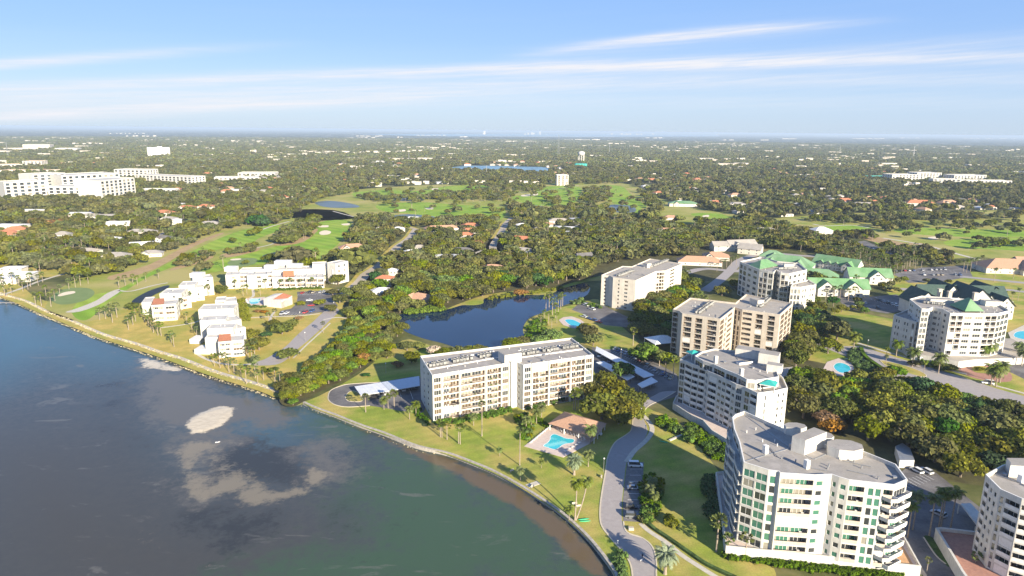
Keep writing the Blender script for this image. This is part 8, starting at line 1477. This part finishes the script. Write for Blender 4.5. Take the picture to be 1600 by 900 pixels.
def scatter(name, pts, scl, rot, col, label, cat=None):
    me = bpy.data.meshes.new(name); me.from_pydata([tuple(p) for p in pts], [], [])
    a = me.attributes.new('scl', 'FLOAT_VECTOR', 'POINT'); a.data.foreach_set('vector', np.asarray(scl, dtype=float).ravel()); a = me.attributes.new('rot', 'FLOAT_VECTOR', 'POINT'); a.data.foreach_set('vector', np.asarray(rot, dtype=float).ravel())
    o = link(name, me); ng = bpy.data.node_groups.new(name, 'GeometryNodeTree'); ng.interface.new_socket('Geometry', in_out='INPUT', socket_type='NodeSocketGeometry'); ng.interface.new_socket('Geometry', in_out='OUTPUT', socket_type='NodeSocketGeometry')
    gi = ng.nodes.new('NodeGroupInput'); go = ng.nodes.new('NodeGroupOutput'); m2p = ng.nodes.new('GeometryNodeMeshToPoints'); ip = ng.nodes.new('GeometryNodeInstanceOnPoints'); ci = ng.nodes.new('GeometryNodeCollectionInfo'); ci.inputs['Collection'].default_value = col; ci.inputs['Separate Children'].default_value = True; ci.inputs['Reset Children'].default_value = True
    ns = ng.nodes.new('GeometryNodeInputNamedAttribute'); ns.data_type = 'FLOAT_VECTOR'; ns.inputs[0].default_value = 'scl'; nr = ng.nodes.new('GeometryNodeInputNamedAttribute'); nr.data_type = 'FLOAT_VECTOR'; nr.inputs[0].default_value = 'rot'
    l = ng.links.new; l(gi.outputs[0], m2p.inputs[0]); l(m2p.outputs[0], ip.inputs['Points']); l(ci.outputs[0], ip.inputs['Instance']); ip.inputs['Pick Instance'].default_value = True
    rv = ng.nodes.new('FunctionNodeRandomValue'); rv.data_type = 'INT'; rv.inputs['Min'].default_value = 0; rv.inputs['Max'].default_value = len(col.objects)-1; rv.inputs['Seed'].default_value = 5
    l([s_ for s_ in rv.outputs if s_.type == 'INT'][0], ip.inputs['Instance Index']); e2r = ng.nodes.new('FunctionNodeEulerToRotation'); l(nr.outputs[0], e2r.inputs[0]); l(e2r.outputs[0], ip.inputs['Rotation']); l(ns.outputs[0], ip.inputs['Scale']); l(ip.outputs[0], go.inputs[0])
    md = o.modifiers.new('scatter', 'NODES'); md.node_group = ng; tag(o, label, cat, kind='stuff'); return o
RES = 4.0; RX0, RY0, RNX, RNY = -4400, 300, 2200, 1500
RAST = np.zeros((RNY, RNX), bool)
def block_(x, y, w, corr):
    d = np.hypot(x, y); ux, uy = -x/d, -y/d
    for a in np.arange(-w, w+.1, RES*.8):
        for l in np.arange(-w*.6, corr, RES*.8):
            i = ((x-uy*a+ux*l-RX0)/RES).astype(int); j = ((y+ux*a+uy*l-RY0)/RES).astype(int); k = (i >= 0) & (i < RNX) & (j >= 0) & (j < RNY); RAST[j[k], i[k]] = True
def free(x, y):
    i = ((x-RX0)/RES).astype(int); j = ((y-RY0)/RES).astype(int); k = (i >= 0) & (i < RNX) & (j >= 0) & (j < RNY); r = np.ones(x.shape, bool); r[k] = ~RAST[j[k], i[k]]; return r
midc = instcol('mid_tree', [far_tree(100+i, 7, 190) for i in range(5)]+[m_[0] for m_ in OAKM[:3]]+[wpalm(70), wpalm(71)])
n = len(farc); scatter('woodland', [(x, y, 0) for _, x, y, _, _ in farc], [(s*random.uniform(.85, 1.2),)*2+(s*random.uniform(.85, 1.15),) for _, _, _, s, _ in farc], [(0, 0, random.uniform(0, 6.28)) for _ in farc], midc, 'dense olive oak woodland filling the blocks between houses beyond the named trees')
def vnoise(x, y, sc, seed):
    r_ = np.random.default_rng(seed); g_ = r_.random((256, 256)); u = x/sc; v = y/sc; i = np.floor(u).astype(int); j = np.floor(v).astype(int); fu = u-i; fv = v-j; fu = fu*fu*(3-2*fu); fv = fv*fv*(3-2*fv)
    a = g_[i % 256, j % 256]; b_ = g_[(i+1) % 256, j % 256]; c = g_[i % 256, (j+1) % 256]; d = g_[(i+1) % 256, (j+1) % 256]; return (a*(1-fu)+b_*fu)*(1-fv)+(c*(1-fu)+d*fu)*fv
for P in [GP(w_[0]) for w_ in WOODS]: EB.append((P, min(p[0] for p in P), max(p[0] for p in P), min(p[1] for p in P), max(p[1] for p in P)))
NEAROPEN = [GP([(-400, 1200), (-200, 430), (-60, 420), (0, 400), (100, 420), (260, 378), (420, 345), (540, 345), (1000, 350), (1100, 350), (1250, 352), (1640, 400), (1900, 420), (2400, 1200)])]
for P in NEAROPEN+FAROPEN: EB.append((P, min(p[0] for p in P), max(p[0] for p in P), min(p[1] for p in P), max(p[1] for p in P)))
for P in [GP([(560, 209.6), (700, 208.6), (900, 208.2), (1120, 209.8), (1125, 213.8), (1000, 214.2), (900, 215.0), (700, 213.8), (620, 212.4)])]: EB.append((P, min(p[0] for p in P), max(p[0] for p in P), min(p[1] for p in P), max(p[1] for p in P)))
def wedge(r0, r1, sp_, thr, seed, a=R(44), jit=.42):
    gx, gy = np.meshgrid(np.arange(-r1*math.sin(a), r1*math.sin(a), sp_), np.arange(r0*.5, r1, sp_)); X_ = gx.ravel(); Y_ = gy.ravel(); X_ = X_+rng.uniform(-jit, jit, X_.size)*sp_; Y_ = Y_+rng.uniform(-jit, jit, X_.size)*sp_
    d = np.hypot(X_, Y_); k_ = (d > r0) & (d < r1) & (np.abs(np.arctan2(X_, Y_)) < a); X_, Y_ = X_[k_], Y_[k_]
    nzv = vnoise(X_+9000, Y_, 45, seed)*.5+vnoise(X_+9000, Y_, 160, seed+1)*.3+vnoise(X_+9000, Y_, 500, seed+2)*.2; k_ = nzv > thr; X_, Y_ = X_[k_], Y_[k_]
    # long straight gaps where streets run
    st = (np.abs(((X_*.96+Y_*.28) % 170)-85) > 3.5) & (np.abs(((Y_*.96-X_*.28) % 320)-160) > 4); X_, Y_ = X_[st], Y_[st]
    k_ = inpoly(LAND, X_, Y_) | (np.hypot(X_, Y_) > 2990); X_, Y_ = X_[k_], Y_[k_]; k_ = ~excluded(X_, Y_); return X_[k_], Y_[k_]
HM = []
for rm, wm_, w_, d_, ev_, ri_ in (('roofgrey', 'white', 20, 13, 3.2, 2.4), ('rooftan', 'cream', 19, 12, 3.2, 3), ('roofgrey', 'white', 20, 12, 3.2, 3), ('clay_pale', 'cream', 21, 13, 4, 3.4), ('clay', 'white', 22, 14, 5, 3.4), ('roofwhite', 'white', 30, 16, 4.5, .8), ('roofgrey', 'cream', 17, 12, 5.5, 3), ('roofwhite', 'cream', 18, 12, 3.2, 2.6)):
    b = MB(); P = rect((0, 0), w_, d_, 0); b.prism(P, 0, ev_, 0); hip(b, P, ev_, ri_, 1, ov=.6)
    for sx in (-.3, 0, .3): b.box(sx*w_, -d_/2-.03, .9, 1.6, .08, 1.4, 0, 2)
    HM.append(b.mesh('small_house', [wm_, rm, 'g_dark']))
HM2 = []
for rm, wm_ in (('roofgrey', 'cream'), ('rooftan', 'beige'), ('roofpale', 'cream'), ('roofgrey', 'beige')): b = MB(); b.box(0, 0, 0, 34, 20, 6.5, 0, 0, 1); HM2.append(b.mesh('far_building', [wm_, rm]))
def housefield(r0, r1, gx_, gy_, thr, seed, keep):
    X_, Y_ = wedge(r0, r1, gx_, 0, seed, jit=.25) if False else (None, None)
    a, b_ = np.meshgrid(np.arange(-r1*.72, r1*.72, gx_), np.arange(r0*.6, r1, gy_)); X_ = (a*.96-b_*.28*0+a*0).ravel()+rng.uniform(-.2, .2, a.size)*gx_; Y_ = b_.ravel()+rng.uniform(-.2, .2, a.size)*gy_
    d = np.hypot(X_, Y_); k = (d > r0) & (d < r1) & (np.abs(np.arctan2(X_, Y_)) < R(43)); X_, Y_ = X_[k], Y_[k]
    nz_ = vnoise(X_+7000, Y_, 350, seed)*.6+vnoise(X_+7000, Y_, 110, seed+1)*.4; k = (nz_ > thr) & (rng.random(X_.size) < keep); X_, Y_ = X_[k], Y_[k]
    k = (inpoly(LAND, X_, Y_) | (np.hypot(X_, Y_) > 2990)) & ~excluded(X_, Y_); return X_[k], Y_[k]
XH, YH = housefield(900, 2700, 30, 44, .48, 21, .40); block_(XH, YH, 9, 20)
XG, YG = housefield(2700, 9000, 60, 90, .60, 25, .2); k_ = np.hypot(XG, YG) < 4600; block_(XG[k_], YG[k_], 12, 22)
sh_ = rng.uniform(.8, 1.15, XH.size); scatter('small_houses', np.stack([XH, YH, XH*0], 1), np.stack([sh_, sh_, sh_], 1), np.stack([XH*0, XH*0, rng.choice([.28, .28+math.pi/2, .2, .35], XH.size)], 1), instcol('house', HM), 'hundreds of small pale roofed houses dotted through the far tree cover')
sh_ = rng.uniform(.5, 1.5, XG.size); scatter('far_buildings', np.stack([XG, YG, XG*0], 1), np.stack([sh_*rng.uniform(.8, 1.6, XG.size), sh_, rng.uniform(.9, 1.9, XG.size)], 1), np.stack([XG*0, XG*0, rng.uniform(-.2, .2, XG.size)], 1), instcol('building', HM2), 'countless pale buildings sprinkled through the woods towards the horizon')
X1, Y1 = wedge(380, 2600, 11.5, .33, 3); k_ = free(X1, Y1); X1, Y1 = X1[k_], Y1[k_]
s1 = rng.uniform(.55, 1.38, X1.size)*1.15; big = vnoise(X1+5000, Y1, 160, 9)*.55+.72; s1 = s1*big
scatter('tree_belt', np.stack([X1, Y1, X1*0], 1), np.stack([s1, s1, s1*rng.uniform(.8, 1.2, s1.size)], 1), np.stack([X1*0, X1*0, rng.uniform(0, 6.28, X1.size)], 1), instcol('belt_tree', [far_tree(200+i) for i in range(6)]), 'endless tree cover of the suburb beyond the golf course')
X2, Y2 = wedge(2600, 9500, 27, .36, 13); k_ = free(X2, Y2); X2, Y2 = X2[k_], Y2[k_]
s2 = rng.uniform(.6, 1.1, X2.size)
scatter('distant_wood', np.stack([X2, Y2, X2*0-1], 1), np.stack([s2, s2, s2*rng.uniform(.8, 1.3, s2.size)], 1), np.stack([X2*0, X2*0, rng.uniform(0, 6.28, X2.size)], 1), instcol('distant_clump', [clump(300+i) for i in range(5)]), 'blue green woods running to the horizon')
# loose golf course trees
GT = [([(560, 302), (760, 292), (900, 293), (960, 292), (1020, 330), (900, 330), (700, 344), (600, 334)], 34), ([(1280, 340), (1620, 345), (1620, 385), (1500, 392), (1400, 372), (1290, 360)], 40), ([(1260, 440), (1300, 445), (1340, 448), (1345, 462), (1300, 452), (1265, 448)], 8), ([(300, 432), (340, 415), (430, 400), (470, 390), (440, 412), (350, 424)], 20), ([(760, 288), (800, 288), (850, 292), (850, 300), (770, 298)], 12), ([(852, 318), (868, 312), (884, 318), (870, 324)], 12), ([(902, 314), (925, 296), (950, 300), (952, 314), (925, 320)], 11), ([(1000, 300), (1015, 300), (1040, 330), (1028, 336), (1010, 322)], 12), ([(560, 310), (600, 311), (760, 300), (800, 304), (800, 316), (700, 312), (590, 316)], 11), ([(430, 330), (470, 308), (560, 296), (560, 300), (500, 312), (450, 345)], 11), ([(600, 345), (690, 348), (780, 346), (780, 352), (600, 352)], 10), ([(785, 320), (830, 326), (950, 335), (950, 345), (800, 345)], 11), ([(880, 322), (900, 320), (945, 325), (940, 332), (900, 332)], 11), ([(1255, 346), (1280, 338), (1600, 336), (1600, 342), (1500, 345), (1300, 350)], 11), ([(1368, 350), (1400, 346), (1440, 352), (1440, 362), (1372, 364)], 13), ([(1450, 350), (1600, 352), (1600, 358), (1460, 358)], 14), ([(1540, 380), (1600, 384), (1600, 390), (1540, 388)], 13), ([(1290, 365), (1330, 366), (1380, 376), (1340, 378), (1300, 372)], 11), ([(330, 395), (420, 350), (440, 345), (350, 395)], 16), ([(700, 290), (760, 282), (980, 280), (980, 287), (860, 289), (750, 290)], 13), ([(1376, 384), (1400, 390), (1440, 392), (1480, 404), (1470, 412), (1420, 404), (1380, 394)], 9)]
gp = []
for px, sp_ in GT:
    P = GP(px); x0, x1, y0, y1 = min(p[0] for p in P), max(p[0] for p in P), min(p[1] for p in P), max(p[1] for p in P); gx, gy = np.meshgrid(np.arange(x0, x1, sp_), np.arange(y0, y1, sp_)); X_ = gx.ravel()+rng.uniform(-.4, .4, gx.size)*sp_; Y_ = gy.ravel()+rng.uniform(-.4, .4, gx.size)*sp_; k_ = inpoly(P, X_, Y_) & (rng.random(X_.size) < .8)
    gp += [(x, y) for x, y in zip(X_[k_], Y_[k_])]
sg = rng.uniform(.5, 1.3, len(gp)); scatter('golf_course_trees', [(x, y, 0) for x, y in gp], np.stack([sg, sg, sg], 1), [(0, 0, random.uniform(0, 6.28)) for _ in gp], midc, 'oaks in belts and islands between the far fairways')

# woods outside the frame, on the right and towards the camera
P = [(85, -60), (85, 90), (130, 125), (250, 150), (480, 470), (900, 980), (1500, 1000), (900, 100), (500, -60)]
gx, gy = np.meshgrid(np.arange(80, 1500, 11.0), np.arange(-60, 1000, 11.0)); X_ = gx.ravel()+rng.uniform(-4, 4, gx.size); Y_ = gy.ravel()+rng.uniform(-4, 4, gx.size); k_ = inpoly(P, X_, Y_) & ((X_ > .80*Y_+40) | (Y_ < 120)) & (vnoise(X_+900, Y_+900, 60, 77) > .33); X_, Y_ = X_[k_], Y_[k_]; k_ = ~excluded(X_, Y_); X_, Y_ = X_[k_], Y_[k_]
so = rng.uniform(.7, 1.3, X_.size); scatter('side_woodland', np.stack([X_, Y_, X_*0], 1), np.stack([so, so, so], 1), np.stack([X_*0, X_*0, rng.uniform(0, 6.28, X_.size)], 1), midc, 'oak woodland continuing on the right beyond the last building')

# ---------------------------------------------------------------- air
hz = MB(); HB = 152000; hz.prism([(-HB, -HB), (HB, -HB), (HB, HB), (-HB, HB)], -4.0, 126.0, bottom=True); hz.quad((-HB, HB, -4), (HB, HB, -4), (HB, -HB, -4), (-HB, -HB, -4))
hm = bpy.data.materials.new('haze'); hm.use_nodes = True; t = hm.node_tree; t.nodes.clear(); pv = N(t, 'ShaderNodeVolumePrincipled', i_Density=6.8e-5, i_Anisotropy=.0); pv.inputs['Color'].default_value = (.56, .70, .88, 1); mo = N(t, 'ShaderNodeOutputMaterial'); lk(t, pv.outputs[0], mo.inputs['Volume'])
tag(hz.build('haze', [hm]), kind='stuff', label='thin blue haze over the distance')
